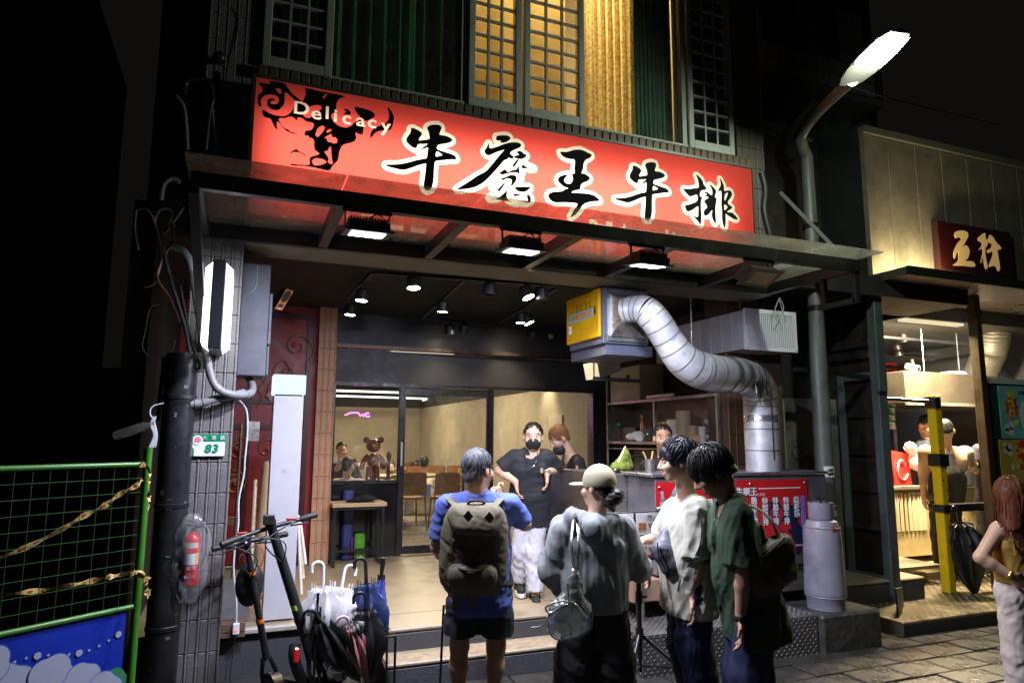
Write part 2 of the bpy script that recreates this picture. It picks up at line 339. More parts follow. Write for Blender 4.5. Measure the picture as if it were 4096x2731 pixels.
pil = fluted('fluted_pillar', 'grey fluted tile pillar carrying the green house number plate', -.335, -.035, YF, 0, 7.2, 5, 38, grey_t, mat('grey_joint', (.06, .058, .055), .8), depth=.55)
brn_t = mat('brown_tile', (.17, .085, .05), .5, bump=.45, bscale=70, var=.3, vscale=14, dirt=.4)
fluted('brown_pillar', 'brown ribbed tile pillar behind the silver duct', 4.37, 4.93, 5.36, Z2, 3.1, 6, 10, brn_t, mat('brown_joint', (.06, .035, .025), .8), depth=.3)
# ================================================================ upper storey: tiled wall, windows, curtains
wall_t = mat('olive_tile', (.15, .13, .095), .55, bump=.3, bscale=60, var=.22, vscale=10, dirt=.3)
ZW = 4.21                                        # window sill
fw = thing('upper_wall', 'olive tiled wall of the upper storey around the windows and behind the red sign', 'wall', (2, YF, 3.1))
MB().box((-.03, YF, 2.96), (4.42, YF+.35, ZW-.09)).build('spandrel', wall_t, fw)
MB().box((-.03, YF, ZW-.09), (-.0, YF+.3, 7.2)).build('jamb', wall_t, fw)
jx = AY(2940, 500, YF).x
fw2 = fluted('fluted_pillar', 'olive fluted tile pillar at the right end of the windows', jx, 4.40, YF, 3.0, 7.2, 4, 22, mat('olive_tile2', (.085, .075, .06), .55, bump=.3, bscale=90, var=.2, vscale=14, dirt=.3), mat('grey_joint', (.06, .058, .055), .8), depth=.5)
stile = MB().bbox((0, -.05, 0), (.066, .06, .088), .008).mesh('sill_tile'); sx = -.01; locs = []
while sx < jx+.1: locs.append((sx, YF-.02, ZW-.092)); sx += .0705
copies('sill_tile', stile, mat('sill_tile_glaze', (.09, .065, .045), .4, var=.3, vscale=12), fw, locs)
win_m = mat('pale_window_frame', (.30, .32, .29), .45, var=.12, vscale=4, dirt=.3)
pane_d = glassmat('window_glass', (.75, .8, .78), .12, .02, dirt=.1, dcol=(.05, .055, .05))
YW = YF-.02
def xw(px, py): return AY(px, py, YW).x
def lattice(label, x0, x1, cols, rows, hpane, fr=.055, bottom=.075, dark=False):
    t = thing('casement_window', label, 'window', ((x0+x1)/2, YW, ZW), 'lattice windows over the sign')
    H = rows*hpane+bottom+.05; zb = ZW+.004
    f = MB(); f.bbox((x0, YW-.03, zb), (x0+fr, YW+.04, zb+H), .006).bbox((x1-fr, YW-.03, zb), (x1, YW+.04, zb+H), .006)
    f.box((x0+fr, YW-.028, zb), (x1-fr, YW+.038, zb+bottom)).box((x0+fr, YW-.028, zb+H-.05), (x1-fr, YW+.038, zb+H)); f.build('frame', win_m, t)
    pw = (x1-x0-2*fr)/cols; mv = MB().box((-.008, -.02, 0), (.008, .012, rows*hpane)).mesh('muntin'); mh = MB().box((0, -.018, -.008), (x1-x0-2*fr, .01, .008)).mesh('muntin')
    copies('muntin', mv, win_m, t, [(x0+fr+pw*i, YW, zb+bottom) for i in range(1, cols)]); copies('muntin', mh, win_m, t, [(x0+fr, YW, zb+bottom+hpane*i) for i in range(1, rows)])
    pn = MB().box((.008, .012, .008), (pw-.008, .016, hpane-.008)).mesh('pane')
    copies('pane', pn, pane_d, t, [(x0+fr+pw*i, YW, zb+bottom+hpane*k) for i in range(cols) for k in range(rows)]); return t
hp = .148
xa, xb, xc, xd, xe, xf, xg, xh = [xw(*q) for q in ((1045, 270), (1325, 322), (1868, 418), (2082, 455), (2092, 460), (2335, 500), (2752, 575), (2933, 612))]
lattice('pale lattice window with dark panes at the left corner above the sign', xa, xb, 3, 14, .142)
lattice('left of the two lamplit lattice windows in the middle above the sign', xc, xd, 3, 14, .134)
lattice('lamplit lattice window next to the bare golden curtain', xe, xf, 3, 14, .134)
lattice('pale lattice window with dark panes at the right end beside the green curtain', xg, xh, 3, 14, .142)
gf = glassmat('wide_glass', (.85, .9, .87), .06, .02, dirt=.04)
for x0, x1, lb in ((xb, xc, 'wide fixed window in front of the dark green curtain'), (xf, xg, 'wide fixed window in front of the golden and green curtains')):
    t = thing('fixed_window', lb, 'window', ((x0+x1)/2, YW+.02, ZW))
    MB().box((x0+.002, YW+.02, ZW+.03), (x1-.002, YW+.026, 7.1)).build('pane', gf, t)
    MB().box((x0, YW-.01, ZW+.002), (x1, YW+.05, ZW+.028)).build('sill_bar', win_m, t)
    MB().box((x1-.05, YW-.0, ZW+.03), (x1-.004, YW+.05, 7.1)).build('post', win_m, t)
# the room behind
rm_ = mat('room_wall', (.35, .27, .16), .8)
MB().box((-.0, 7.3, 3.9), (4.45, 7.4, 7.2)).struct('wall_room_back', rm_)
MB().box((-.02, YF+.06, 4.0), (4.45, 7.4, 4.08)).struct('floor_room', rm_)
MB().box((-.02, YF+.06, 7.1), (4.45, 7.4, 7.2)).struct('ceiling_room', mat('room_ceiling', (.5, .45, .38), .8))
MB().box((-.1, YF+.36, 3.9), (-.02, 7.4, 7.2)).struct('wall_room_left', rm_)
MB().box((4.41, YF+.36, 3.9), (4.5, 7.4, 7.2)).struct('wall_room_right', rm_)
MB().box((xc-.03, YF+.10, 4.0), (xc+.01, 7.3, 7.2)).struct('wall_room_partition', rm_)
MB().box((xg-.02, YF+.10, 4.0), (xg+.02, 7.3, 7.2)).struct('wall_room_partition', rm_)
def curtain(label, x0, x1, y, cm, waves, amp, seed, z0=ZW+.04, slant=0.):
    rnd = random.Random(seed); ph = [rnd.uniform(0, 6) for _ in range(4)]
    def fn(u, v):
        x = x0+(x1-x0)*u+slant*v*(u-.5)
        a = math.sin(waves*2*math.pi*u+ph[0]+.6*math.sin(3*v+ph[1]))+.5*math.sin(waves*3.7*math.pi*u+ph[2]+v)
        return (x, y+amp*a*(.7+.3*math.sin(5*v+ph[3])), z0+(7.0-z0)*v)
    return MB().grid(fn, int(waves*10), 10).one('curtain', cm, label, 'curtain')
curtain('dark green satin curtain behind the wide left window', xb-.02, xc-.04, YF+.17, mat('green_satin', (.04, .22, .12), .32, var=.3, vscale=5), 9, .035, 1)
curtain('golden damask curtain lit from inside the room', AY(2322, 540, YF+.16).x, AY(2538, 545, YF+.16).x, YF+.16, lucent('gold_damask', (.74, .58, .30), .5, bscale=38, var=.32), 8, .022, 2)
curtain('dark green pleated curtain beside the golden one', AY(2532, 545, YF+.15).x, xg-.03, YF+.15, mat('green_pleat', (.05, .15, .10), .6, var=.3, vscale=8), 11, .022, 3)
curtain('plain beige blind behind the two lamplit lattice windows', xc+.02, xf-.02, YF+.28, lucent('beige_blind', (.50, .33, .13), .5, bscale=3, var=.15), 2.5, .012, 4)
curtain('dark curtain behind the left corner window', xa, xb-.03, YF+.2, mat('dark_curtain', (.012, .014, .014), .9), 4, .02, 5)
curtain('dark curtain behind the right end window', xg+.04, xh, YF+.2, mat('dark_curtain', (.012, .014, .014), .9), 4, .02, 6)
rl = thing('ceiling_lamp', 'warm ceiling lamp in the upstairs room behind the golden curtain', 'lamp', (2.4, 6.1, 6.7))
MB().lathe((2.4, 6.1, 6.96), [(.01, .14), (.05, .13), (.16, .06), (.19, 0), (.15, -.05), (.01, -.08)], 20).build('shade', emat('warm_shade', (1, .75, .42), 3), rl)
lamp('POINT', 'bulb', (2.3, 5.7, 6.0), (1, .80, .50), 330, rl, radius=.2)

# ================================================================ red light-box sign
YS = 4.60
SX0, SX1 = AY(1026, 310, YS).x, AY(3005, 676, YS).x; SZ1 = AY(2000, 490, YS).z; SZ0 = 3.10
sg = thing('red_sign_box', 'long red backlit sign with black brush characters over the canopy', 'sign', (2, YS, SZ0))
fr = MB(); e_ = .022
fr.box((SX0-e_, YS-.012, SZ1), (SX1+e_, YF-.01, SZ1+e_)).box((SX0-e_, YS-.012, SZ0-e_), (SX1+e_, YF-.01, SZ0)).box((SX0-e_, YS-.012, SZ0), (SX0, YF-.01, SZ1)).box((SX1, YS-.012, SZ0), (SX1+e_, YF-.01, SZ1))
fr.build('frame', mat('sign_frame', (.12, .12, .11), .4, .6), sg)
MB().box((SX0, YF-.02, SZ0), (SX1, YF-.012, SZ1)).build('back_plate', mat('box_white', (.75, .75, .75), .8), sg)
pblack = mat('print_black', (.006, .006, .009), .8, spec=.1); pcream = lucent('cream_acrylic', (.93, .90, .74), .3)
def px2(pts, ox, oy, sc): return [tuple((lambda q: (q.x, q.z))(AY(ox+x*sc, oy+y*sc, YS))) for x, y in pts]
def sm(lp, n=3): return [(p.x, p.y) for p in loop2([V((a, b)) for a, b in lp], n)]
K1, K2, K3, K4, K5 = (700, 250, .3507), (1500, 500, .3507), (2300, 600, .3507), (2048, 0, .5805), (1024, 0, .5805)
NIU = [[(600,25),(640,5),(700,2),(745,15),(755,50),(740,85),(732,110),(745,120),(800,128),(850,148),(878,175),(860,198),(810,215),(750,225),(715,235),(703,262),(712,283),(770,305),(850,330),(900,350),(925,378),(915,398),(870,398),(790,405),(700,415),(682,428),(675,470),(670,540),(668,610),(660,670),(645,715),(620,745),(590,750),(565,735),(552,700),(558,640),(568,570),(575,500),(580,450),(560,448),(500,462),(420,490),(340,515),(290,515),(230,500),(170,485),(130,470),(132,455),(200,455),(290,448),(380,430),(470,405),(550,390),(585,382),(595,330),(602,265),(575,270),(520,285),(480,302),(510,280),(550,258),(598,222),(560,222),(490,225),(480,250),(460,268),(430,262),(395,235),(362,200),(356,165),(375,130),(395,105),(408,70),(408,45),(440,42),(490,65),(520,85),(533,108),(520,135),(505,155),(500,180),(540,178),(615,165),(618,130),(608,80),(595,50)], [(695,315),(720,312),(755,335),(765,348),(730,358),(692,362)]]
MO = [[(1382,140),(1400,128),(1470,122),(1520,130),(1540,155),(1525,180),(1480,205),(1440,205),(1425,195),(1435,182),(1385,180)],
[(1300,212),(1305,270),(1380,255),(1450,230),(1520,208),(1600,202),(1650,215),(1664,240),(1640,265),(1580,290),(1540,320),(1550,345),(1580,370),(1560,388),(1520,380),(1500,400),(1470,410),(1400,490),(1350,545),(1290,610),(1220,670),(1130,715),(1030,735),(935,740),(945,725),(1000,690),(1080,640),(1170,580),(1260,530),(1330,455),(1380,395),(1420,345),(1470,290),(1440,295),(1370,320),(1300,350),(1260,335),(1246,300),(1265,270),(1280,240)],
[(1505,412),(1540,425),(1590,360),(1640,345),(1615,318),(1640,300),(1680,315),(1695,335),(1725,345),(1710,375),(1680,390),(1665,400),(1690,430),(1740,465),(1812,495),(1790,505),(1740,495),(1680,455),(1672,500),(1675,550),(1650,560),(1640,500),(1635,465),(1610,510),(1560,520),(1510,540),(1480,510),(1400,555),(1380,530),(1420,480),(1460,440)], [(1615,400),(1640,395),(1600,465),(1575,480),(1565,465)],
[(1345,575),(1420,578),(1520,555),(1600,545),(1640,563),(1660,600),(1650,640),(1610,680),(1570,690),(1600,650),(1612,610),(1595,580),(1540,575),(1480,600),(1420,618),(1370,612)],
[(1335,690),(1370,675),(1390,690),(1440,650),(1500,615),(1550,625),(1555,660),(1530,720),(1480,770),(1420,820),(1370,845),(1290,840),(1340,815),(1400,780),(1450,720),(1490,650),(1440,690),(1400,735),(1370,745),(1340,725)],
[(1545,700),(1560,730),(1530,780),(1520,820),(1540,850),(1600,865),(1700,870),(1740,865),(1730,830),(1735,790),(1770,820),(1775,860),(1750,890),(1650,890),(1560,880),(1510,850),(1500,800),(1510,750),(1530,710)],
[(1590,715),(1660,708),(1765,710),(1750,740),(1700,768),(1650,765),(1610,745)], [(1585,785),(1640,795),(1680,805),(1650,812),(1580,815)]]
WANG = [[(330,1050),(375,1050),(430,1035),(480,1037),(520,1055),(547,1070),(535,1090),(505,1105),(492,1130),(488,1165),(478,1195),(500,1200),(535,1228),(520,1250),(480,1268),(470,1290),(462,1310),(430,1315),(410,1330),(470,1332),(540,1340),(580,1360),(605,1385),(570,1390),(530,1395),(490,1412),(470,1440),(440,1475),(400,1500),(425,1450),(448,1410),(430,1402),(360,1397),(300,1398),(262,1380),(247,1345),(280,1325),(340,1320),(365,1305),(385,1300),(350,1285),(315,1250),(325,1220),(370,1205),(425,1200),(428,1160),(430,1105),(400,1098),(355,1085)], [(380,1212),(400,1206),(415,1217),(415,1245),(395,1270),(365,1260),(358,1240)]]
PAI = [[(1380,285),(1420,315),(1450,355),(1460,390),(1490,435),(1480,458),(1440,465),(1420,500),(1425,535),(1448,545),(1435,580),(1432,660),(1438,740),(1435,810),(1428,858),(1400,820),(1345,750),(1395,768),(1400,700),(1398,645),(1340,685),(1290,705),(1265,690),(1250,640),(1280,628),(1340,610),(1390,580),(1388,515),(1330,530),(1300,530),(1260,490),(1232,445),(1290,450),(1350,440),(1405,430),(1400,350)],
[(1532,398),(1570,425),(1600,460),(1603,490),(1590,540),(1610,560),(1600,640),(1598,720),(1603,800),(1598,845),(1570,800),(1555,745),(1560,690),(1520,735),(1490,752),(1465,735),(1470,690),(1500,660),(1490,620),(1468,595),(1480,570),(1520,545),(1480,530),(1500,510),(1470,490),(1500,482),(1555,520),(1560,460)],
[(1650,328),(1690,400),(1695,440),(1700,470),(1760,465),(1785,500),(1775,540),(1740,590),(1745,620),(1790,655),(1770,680),(1730,710),(1790,720),(1845,780),(1840,795),(1800,785),(1735,745),(1712,735),(1715,800),(1708,895),(1685,850),(1672,780),(1672,700),(1665,620),(1668,540),(1664,470),(1628,470),(1660,400)], [(1705,510),(1740,490),(1725,545),(1702,580)], [(1700,625),(1735,655),(1700,690)]]
BULL = [[(1085,215),(1240,240),(1270,270),(1330,350),(1400,410),(1450,445),(1475,410),(1490,345),(1490,295),(1600,320),(1750,350),(1940,390),(1890,410),(1850,450),(1835,510),(1835,560),(1780,600),(1790,650),(1830,700),(1900,740),(1980,740),(2050,690),(2100,640),(2150,650),(2160,700),(2145,800),(2130,825),(2090,820),(2060,800),(2065,870),(2040,905),(1980,925),(1920,945),(1890,980),(1870,1040),(1860,1110),(1830,1150),(1790,1190),(1745,1235),(1530,1190),(1340,1180),(1325,1160),(1400,1165),(1530,1170),(1535,1090),(1640,1050),(1630,1030),(1590,990),(1585,900),(1565,870),(1525,860),(1520,840),(1480,835),(1490,785),(1560,770),(1580,710),(1560,690),(1500,680),(1450,640),(1400,630),(1390,665),(1340,625),(1290,625),(1260,640),(1185,640),(1200,690),(1250,750),(1290,770),(1330,800),(1410,812),(1340,812),(1280,790),(1230,745),(1190,690),(1160,690),(1165,765),(1140,750),(1115,700),(1085,645),(1020,625),(995,580),(1005,545),(1050,570),(1120,600),(1200,615),(1270,610),(1330,560),(1365,480),(1350,420),(1300,375),(1255,350),(1250,450),(1230,500),(1180,545),(1120,545),(1070,515),(1050,470),(1060,430),(1100,412),(1138,425),(1130,440),(1090,450),(1100,475),(1150,480),(1185,450),(1175,400),(1120,372),(1050,375),(1000,400),(980,450),(985,515),(945,480),(945,380),(990,345),(995,290),(955,235),(1080,250)],
[(1145,297),(1208,310),(1208,368),(1165,335)], [(1735,360),(1725,385),(1690,420),(1695,385)], [(1680,730),(1710,745),(1680,800),(1630,850),(1605,830),(1620,770),(1650,735)], [(1775,765),(1780,785),(1730,805),(1740,775)], [(1780,820),(1790,850),(1845,870),(1840,925),(1740,905),(1735,870),(1700,865)], [(1770,960),(1780,1000),(1785,1080),(1795,1160),(1745,1140),(1750,1090),(1705,1025),(1740,1010)], [(1565,1120),(1610,1095),(1680,1105),(1725,1140),(1660,1172),(1590,1175),(1570,1150)], [(1600,490),(1660,500),(1665,540),(1600,580),(1540,635),(1490,630),(1460,590),(1520,520)],
[(2045,510),(2150,530),(2240,560),(2281,610),(2230,650),(2180,670),(2130,640),(2080,590)], [(1920,535),(1970,540),(2005,580),(1990,600),(1920,590),(1950,570)], [(1310,1060),(1330,1020),(1385,990),(1410,1015),(1470,1045),(1510,1085),(1450,1045),(1390,1025),(1340,1030)]]
HORN = [[(905,735),(945,790),(945,850),(920,900),(850,905),(815,925),(790,955),(788,920),(820,880),(880,860),(915,820),(915,780)]]
PX_ = .004; NX, NZ = int((SX1-SX0)/PX_), int((SZ1-SZ0)/PX_)
cream = np.zeros((NZ, NX), bool)
def raster(loops, out):
    """even-odd fill of (x, z) loops on the sign's face"""
    acc = np.zeros((NZ, NX), bool)
    for lp in loops:
        P = np.array(lp); Q = np.roll(P, -1, 0)
        for k in range(max(0, int((P[:, 1].min()-SZ0)/PX_)), min(NZ, int((P[:, 1].max()-SZ0)/PX_)+2)):
            z = SZ0+(k+.5)*PX_; c = (P[:, 1] > z) != (Q[:, 1] > z)
            xs_ = np.sort(P[c, 0]+(z-P[c, 1])/(Q[c, 1]-P[c, 1])*(Q[c, 0]-P[c, 0]))
            for a, b in zip(xs_[0::2], xs_[1::2]):
                i0, i1 = max(0, int((a-SX0)/PX_+.5)), min(NX, int((b-SX0)/PX_+.5)); acc[k, i0:i1] ^= True
    out |= acc
HALO = []
def glyph(lp, nm='character', halo=.034):
    if halo:
        g = np.zeros((NZ, NX), bool); raster(lp, g); r = int(halo/PX_); src = g.copy()
        for a in range(-r, r+1):
            for b in range(-r, r+1):
                if a*a+b*b <= r*r and (a*a+b*b > (r-2)**2 or a % 3 == 0 and b % 3 == 0): g |= np.roll(np.roll(src, a, 0), b, 1)
        g &= ~cream; cream[:] |= g; HALO.append(g)
    return filled(nm, lp, pblack, sg, YS-.006)
def loops_of(L, K): return [sm(px2(l, *K)) for l in L]
niu = loops_of(NIU, K2); glyph(niu); glyph(loops_of(MO, K2)); glyph(loops_of(WANG, K4)); glyph(loops_of(PAI, K3))
xs = [p[0] for p in niu[0]]; zs = [p[1] for p in niu[0]]; q0 = AY(2300+452*.3507, 600+550*.3507, YS).x; q1 = AY(2300+1066*.3507, 600+490*.3507, YS).x; qt = AY(2300+850*.3507, 600+138*.3507, YS).z; qb = AY(2300+830*.3507, 600+807*.3507, YS).z
glyph([[(q0+(x-min(xs))/(max(xs)-min(xs))*(q1-q0), qb+(z-min(zs))/(max(zs)-min(zs))*(qt-qb)) for x, z in l] for l in niu])
def cream_text(body, size, x, z, bold, ws=1., cut=()):
    o = text(body, size, None, None, (x, 0, z), bold=bold, off=0, wscale=ws); me = o.data
    for p in me.polygons:
        if abs(p.normal.y) > .9 and p.center.y < 0: raster([[(me.vertices[i].co.x, me.vertices[i].co.z) for i in p.vertices]], cream)
    bpy.data.objects.remove(o)
dl = [AY(1024+.5805*x, .5805*y, YS) for x, y in ((312, 752), (415, 785), (492, 785), (548, 800), (625, 818), (722, 835), (800, 845), (895, 870))]
dm = np.zeros((NZ, NX), bool); keep = cream; LET = []
for ch, p in zip('Delicacy', dl): cream = np.zeros((NZ, NX), bool); cream_text(ch, .128, p.x, p.z, .003, 1.15); LET.append(cream); dm |= cream
cream = keep; cream |= dm; before = cream.copy()
p0 = AY(2300+.3507*370, 600+.3507*820, YS); p1 = AY(2300+.3507*1110, 600+.3507*935, YS)
cream_text('Bull-demon-king', .13, (p0.x+p1.x)/2, (p0.z+p1.z)/2-.05, .006, 1.1)
def runs(mask, nm, m, off=0.):
    b = MB()
    for k in range(NZ):
        row = np.flatnonzero(np.diff(np.concatenate(([0], mask[k].astype(np.int8), [0]))))
        for a, c in zip(row[0::2], row[1::2]):
            x0, x1 = SX0+a*PX_, SX0+c*PX_ if c < NX else SX1
            b.quad(*[(x, YS-off, SZ0+kk*PX_) for x, kk in ((x0, k), (x1, k), (x1, k+1), (x0, k+1))])
    o = link(nm, b.mesh(nm, org(sg), False), m, sg); return o
runs(~cream, 'face', lucent('red_acrylic', (.85, .105, .08), .30))
for g in HALO: runs(g & ~dm, 'character_halo', pcream)
for g in LET: runs(g, 'letter', pcream)
runs(cream & ~before, 'small_lettering', pcream)['kind'] = 'stuff'
em = np.zeros((NZ, NX), bool); raster(loops_of(BULL, K1), em); raster(loops_of(HORN, K5), em)
runs(em & ~dm, 'bull_emblem', pblack, .004)
for i, (a, b, pw) in enumerate(((.08, 1.2, 8.8), (1.2, 2.2, 10.2), (2.1, 3.1, 12.2), (3.15, 3.8, 4.8))):
    lamp('AREA', 'sign_tube', ((a+b)/2, YF-.045, 3.50), (1, .93, .82), pw, sg, size=b-a, size_y=.62, aim=(0, -1, 0))

# ================================================================ canopy
CZ0, CZ1, YC, YR, YE = 2.955, 3.045, 3.765, 4.75, 3.555
cp = thing('glass_canopy', 'dark steel canopy with grimy glass panels jutting out under the red sign', 'canopy', (2, YC, CZ0))
cs_ = mat('canopy_steel', (.024, .022, .023), .38, var=.25, vscale=6, dirt=.3)
XL, XR = -.30, 4.38
MB().box((XL, YC, CZ0), (XR, YC+.05, CZ1)).build('front_beam', cs_, cp)
MB().box((XL, YR-.05, CZ0), (XR, YR, CZ1)).build('rear_beam', cs_, cp)
rx = [XL+.03]+[AY(x, y, YR-.05).x for x, y in ((1290, 997), (1712, 1044), (2110, 1080), (2440, 1120), (2747, 1117))]+[3.95, XR-.03]
rx = [XL+.03, AY(1290, 997, YR-.05).x, AY(1712, 1044, YR-.05).x, AY(2105, 1086, YR-.05).x, AY(2430, 1122, YR-.05).x, 3.62, XR-.03]
for x in rx: MB().box((x-.03, YC+.05, CZ0+.003), (x+.03, YR-.05, CZ1-.003)).build('rafter', cs_, cp)
cg = glassmat('grimy_canopy_glass', (.70, .71, .67), .12, .03, dirt=.30, dcol=(.46, .44, .38), translucent=True)
gx = [XL-.02]+[AY(x, y, YE).x for x, y in ((1391, 699), (1935, 789), (2408, 865), (2826, 924), (3200, 972))]+[AY(3536, 1017, YE).x]
for i in range(len(gx)-1): MB().box((gx[i]+.004, YE, CZ1+.004), (gx[i+1]-.004, YR+.01, CZ1+.014)).build('glass_panel', cg, cp)
bk = MB(); bk.bar((XR-.025, YC+.03, CZ0), (XR-.025, YC+.03, CZ0-.24), .04).bar((XR-.025, YC+.03, CZ0-.22), (XR-.025, YC+.36, CZ0-.22), .04).bar((XR-.025, YC+.34, CZ0), (XR-.025, YC+.34, CZ0-.2), .04)
bk.build('end_bracket', cs_, cp)
for x in (XL+.02,): MB().bar((x, YC+.02, CZ0-.01), (x+.05, YR+.05, CZ0-.75), .05).build('brace', cs_, cp)
cw = emat('led_cool', (.80, .84, 1.0), 26); led_dark = mat('lamp_body', (.02, .02, .022), .4, var=.2)
def flood(label, px, py, lit=True, tilt=(0, .12, -1), power=70):
    p = AY(px, py, YC+.02); p.z = CZ0-.13; t = thing('flood_light', label, 'flood light', p, 'flood lights under the canopy beam')
    d = V(tilt).normalized(); x = V((1, 0, 0)); s = d.cross(x).normalized()
    def at(a, b, c): return p+x*a+s*b+d*c
    b = MB(); b.add([at(a, bb, c) for c in (-.045, .0) for bb in (-.085, .085) for a in (-.115, .115)], [(0, 2, 3, 1), (4, 5, 7, 6), (0, 1, 5, 4), (2, 6, 7, 3), (0, 4, 6, 2), (1, 3, 7, 5)]); b.build('housing', led_dark, t)
    fin = MB()
    for i in range(13): a = -.10+i*.0167; fin.add([at(a+e, bb, c) for c in (-.075, -.045) for bb in (-.07, .07) for e in (-.003, .003)], [(0, 2, 3, 1), (4, 5, 7, 6), (0, 1, 5, 4), (2, 6, 7, 3), (0, 4, 6, 2), (1, 3, 7, 5)])
    fin.build('heat_sink', led_dark, t)
    rim = MB(); rim.add([at(a, bb, c) for c in (0., .012) for bb in (-.105, .105) for a in (-.135, .135)], [(0, 2, 3, 1), (4, 5, 7, 6), (0, 1, 5, 4), (2, 6, 7, 3), (0, 4, 6, 2), (1, 3, 7, 5)]); rim.build('bezel', led_dark, t)
    MB().quad(at(-.095, -.07, .0145), at(.095, -.07, .0145), at(.095, .07, .0145), at(-.095, .07, .0145)).build('lens', cw if lit else mat('dead_lens', (.25, .2, .15), .3), t)
    br = MB()
    for q in (-1, 1): br.bar(at(q*.125, 0, -.02), V((p.x+q*.125, YC+.025, CZ0+.004)), .02, .006)
    br.bar((p.x-.14, YC+.025, CZ0-.006), (p.x+.14, YC+.025, CZ0-.006), .012, .022); br.build('bracket', led_dark, t)
    MB().tube(spline([at(0, 0, -.07), at(.05, .0, -.11), V((p.x+.09, YC+.03, CZ0-.03)), V((p.x+.02, YC+.03, CZ0+.01))]), .004, 6).build('cable', black, t)
    if lit: lamp('AREA', 'flood', at(0, 0, .03), (.78, .82, 1.0), power, t, size=.19, size_y=.14, aim=d)
    return t
flood('lit flood light under the canopy nearest the left end', 1470, 880, power=78, tilt=(0, .10, -1))
flood('lit flood light under the middle of the canopy beam', 2085, 955, power=78, tilt=(0, .10, -1))
flood('lit flood light under the canopy in front of the silver duct', 2590, 1030, power=78, tilt=(0, .16, -1))
flood('unlit flood light tipped outward at the right end of the canopy', 3040, 1110, False, tilt=(.75, -.25, -.62))
# ================================================================ left side: pillar fittings, fence, scooters, umbrellas
conduit = mat('grey_conduit', (.20, .20, .21), .5, var=.25, vscale=12, dirt=.4)
dark_p = mat('tarred_pipe', (.016, .016, .018), .32, var=.4, vscale=7, bump=.15, bscale=25, dirt=.2)
p_ = AY(690, 2000, 4.72)
pp = thing('drain_pipe', 'thick black drain pipe strapped to the front of the grey pillar', 'pipe', (p_.x, 4.68, 0))
MB().tube([(p_.x, 4.68, 0), (p_.x, 4.68, AY(690, 1415, 4.68).z)], .092, 20).build('pipe', dark_p, pp)
for z in (.55, 1.25, 1.9): MB().lathe((p_.x, 4.68, z), [(.0925, 0), (.097, .004), (.097, .026), (.0925, .03)], 20).build('strap', blacks, pp)
rs = random.Random(3); st = MB()
for i in range(26):
    a = rs.uniform(3.5, 5.9); z = rs.uniform(.2, 2.1); h = rs.choice((.004, .008, .02, .03)); r = .0935; c, s = math.cos(a), math.sin(a); tx = V((-s, c, 0)); q = V((p_.x+c*r, 4.68+s*r, z)); ww = rs.uniform(.003, .014)
    st.quad(q-tx*ww, q+tx*ww, q+tx*ww+V((0, 0, h)), q-tx*ww+V((0, 0, h)))
st.build('paper_scrap', mat('old_paper', (.10, .10, .11), .8), pp)
def pipe(name, label, pix, r, m, cat='pipe', n=8, joints=()):
    pts = spline([AY(x, y, Y) for x, y, Y in pix], n); t = thing(name, label, cat, pts[len(pts)//2]); MB().tube(pts, r, 12).build('tube', m, t)
    for k in joints:
        i = int(k*(len(pts)-2)); MB().tube([pts[i], pts[i]+(pts[i+1]-pts[i]).normalized()*.03], r*1.16, 12).build('coupling', m, t)
    return t
pipe('conduit', 'grey conduit sweeping down the pillar and curling under the metal cabinet', [(690, 985, 4.7), (735, 1005, 4.66), (765, 1060, 4.64), (780, 1150, 4.64), (800, 1280, 4.62), (822, 1400, 4.62), (845, 1510, 4.62), (880, 1560, 4.62), (940, 1578, 4.66), (1000, 1573, 4.8), (1010, 1540, 5.0), (985, 1495, 5.1)], .024, conduit, joints=(.25, .45, .62, .8))
pipe('conduit', 'lower grey conduit crossing the pillar from the black pipe', [(760, 1616, 4.64), (800, 1612, 4.65), (850, 1598, 4.66), (920, 1583, 4.68), (975, 1570, 4.75)], .024, conduit, joints=(.15, .35))
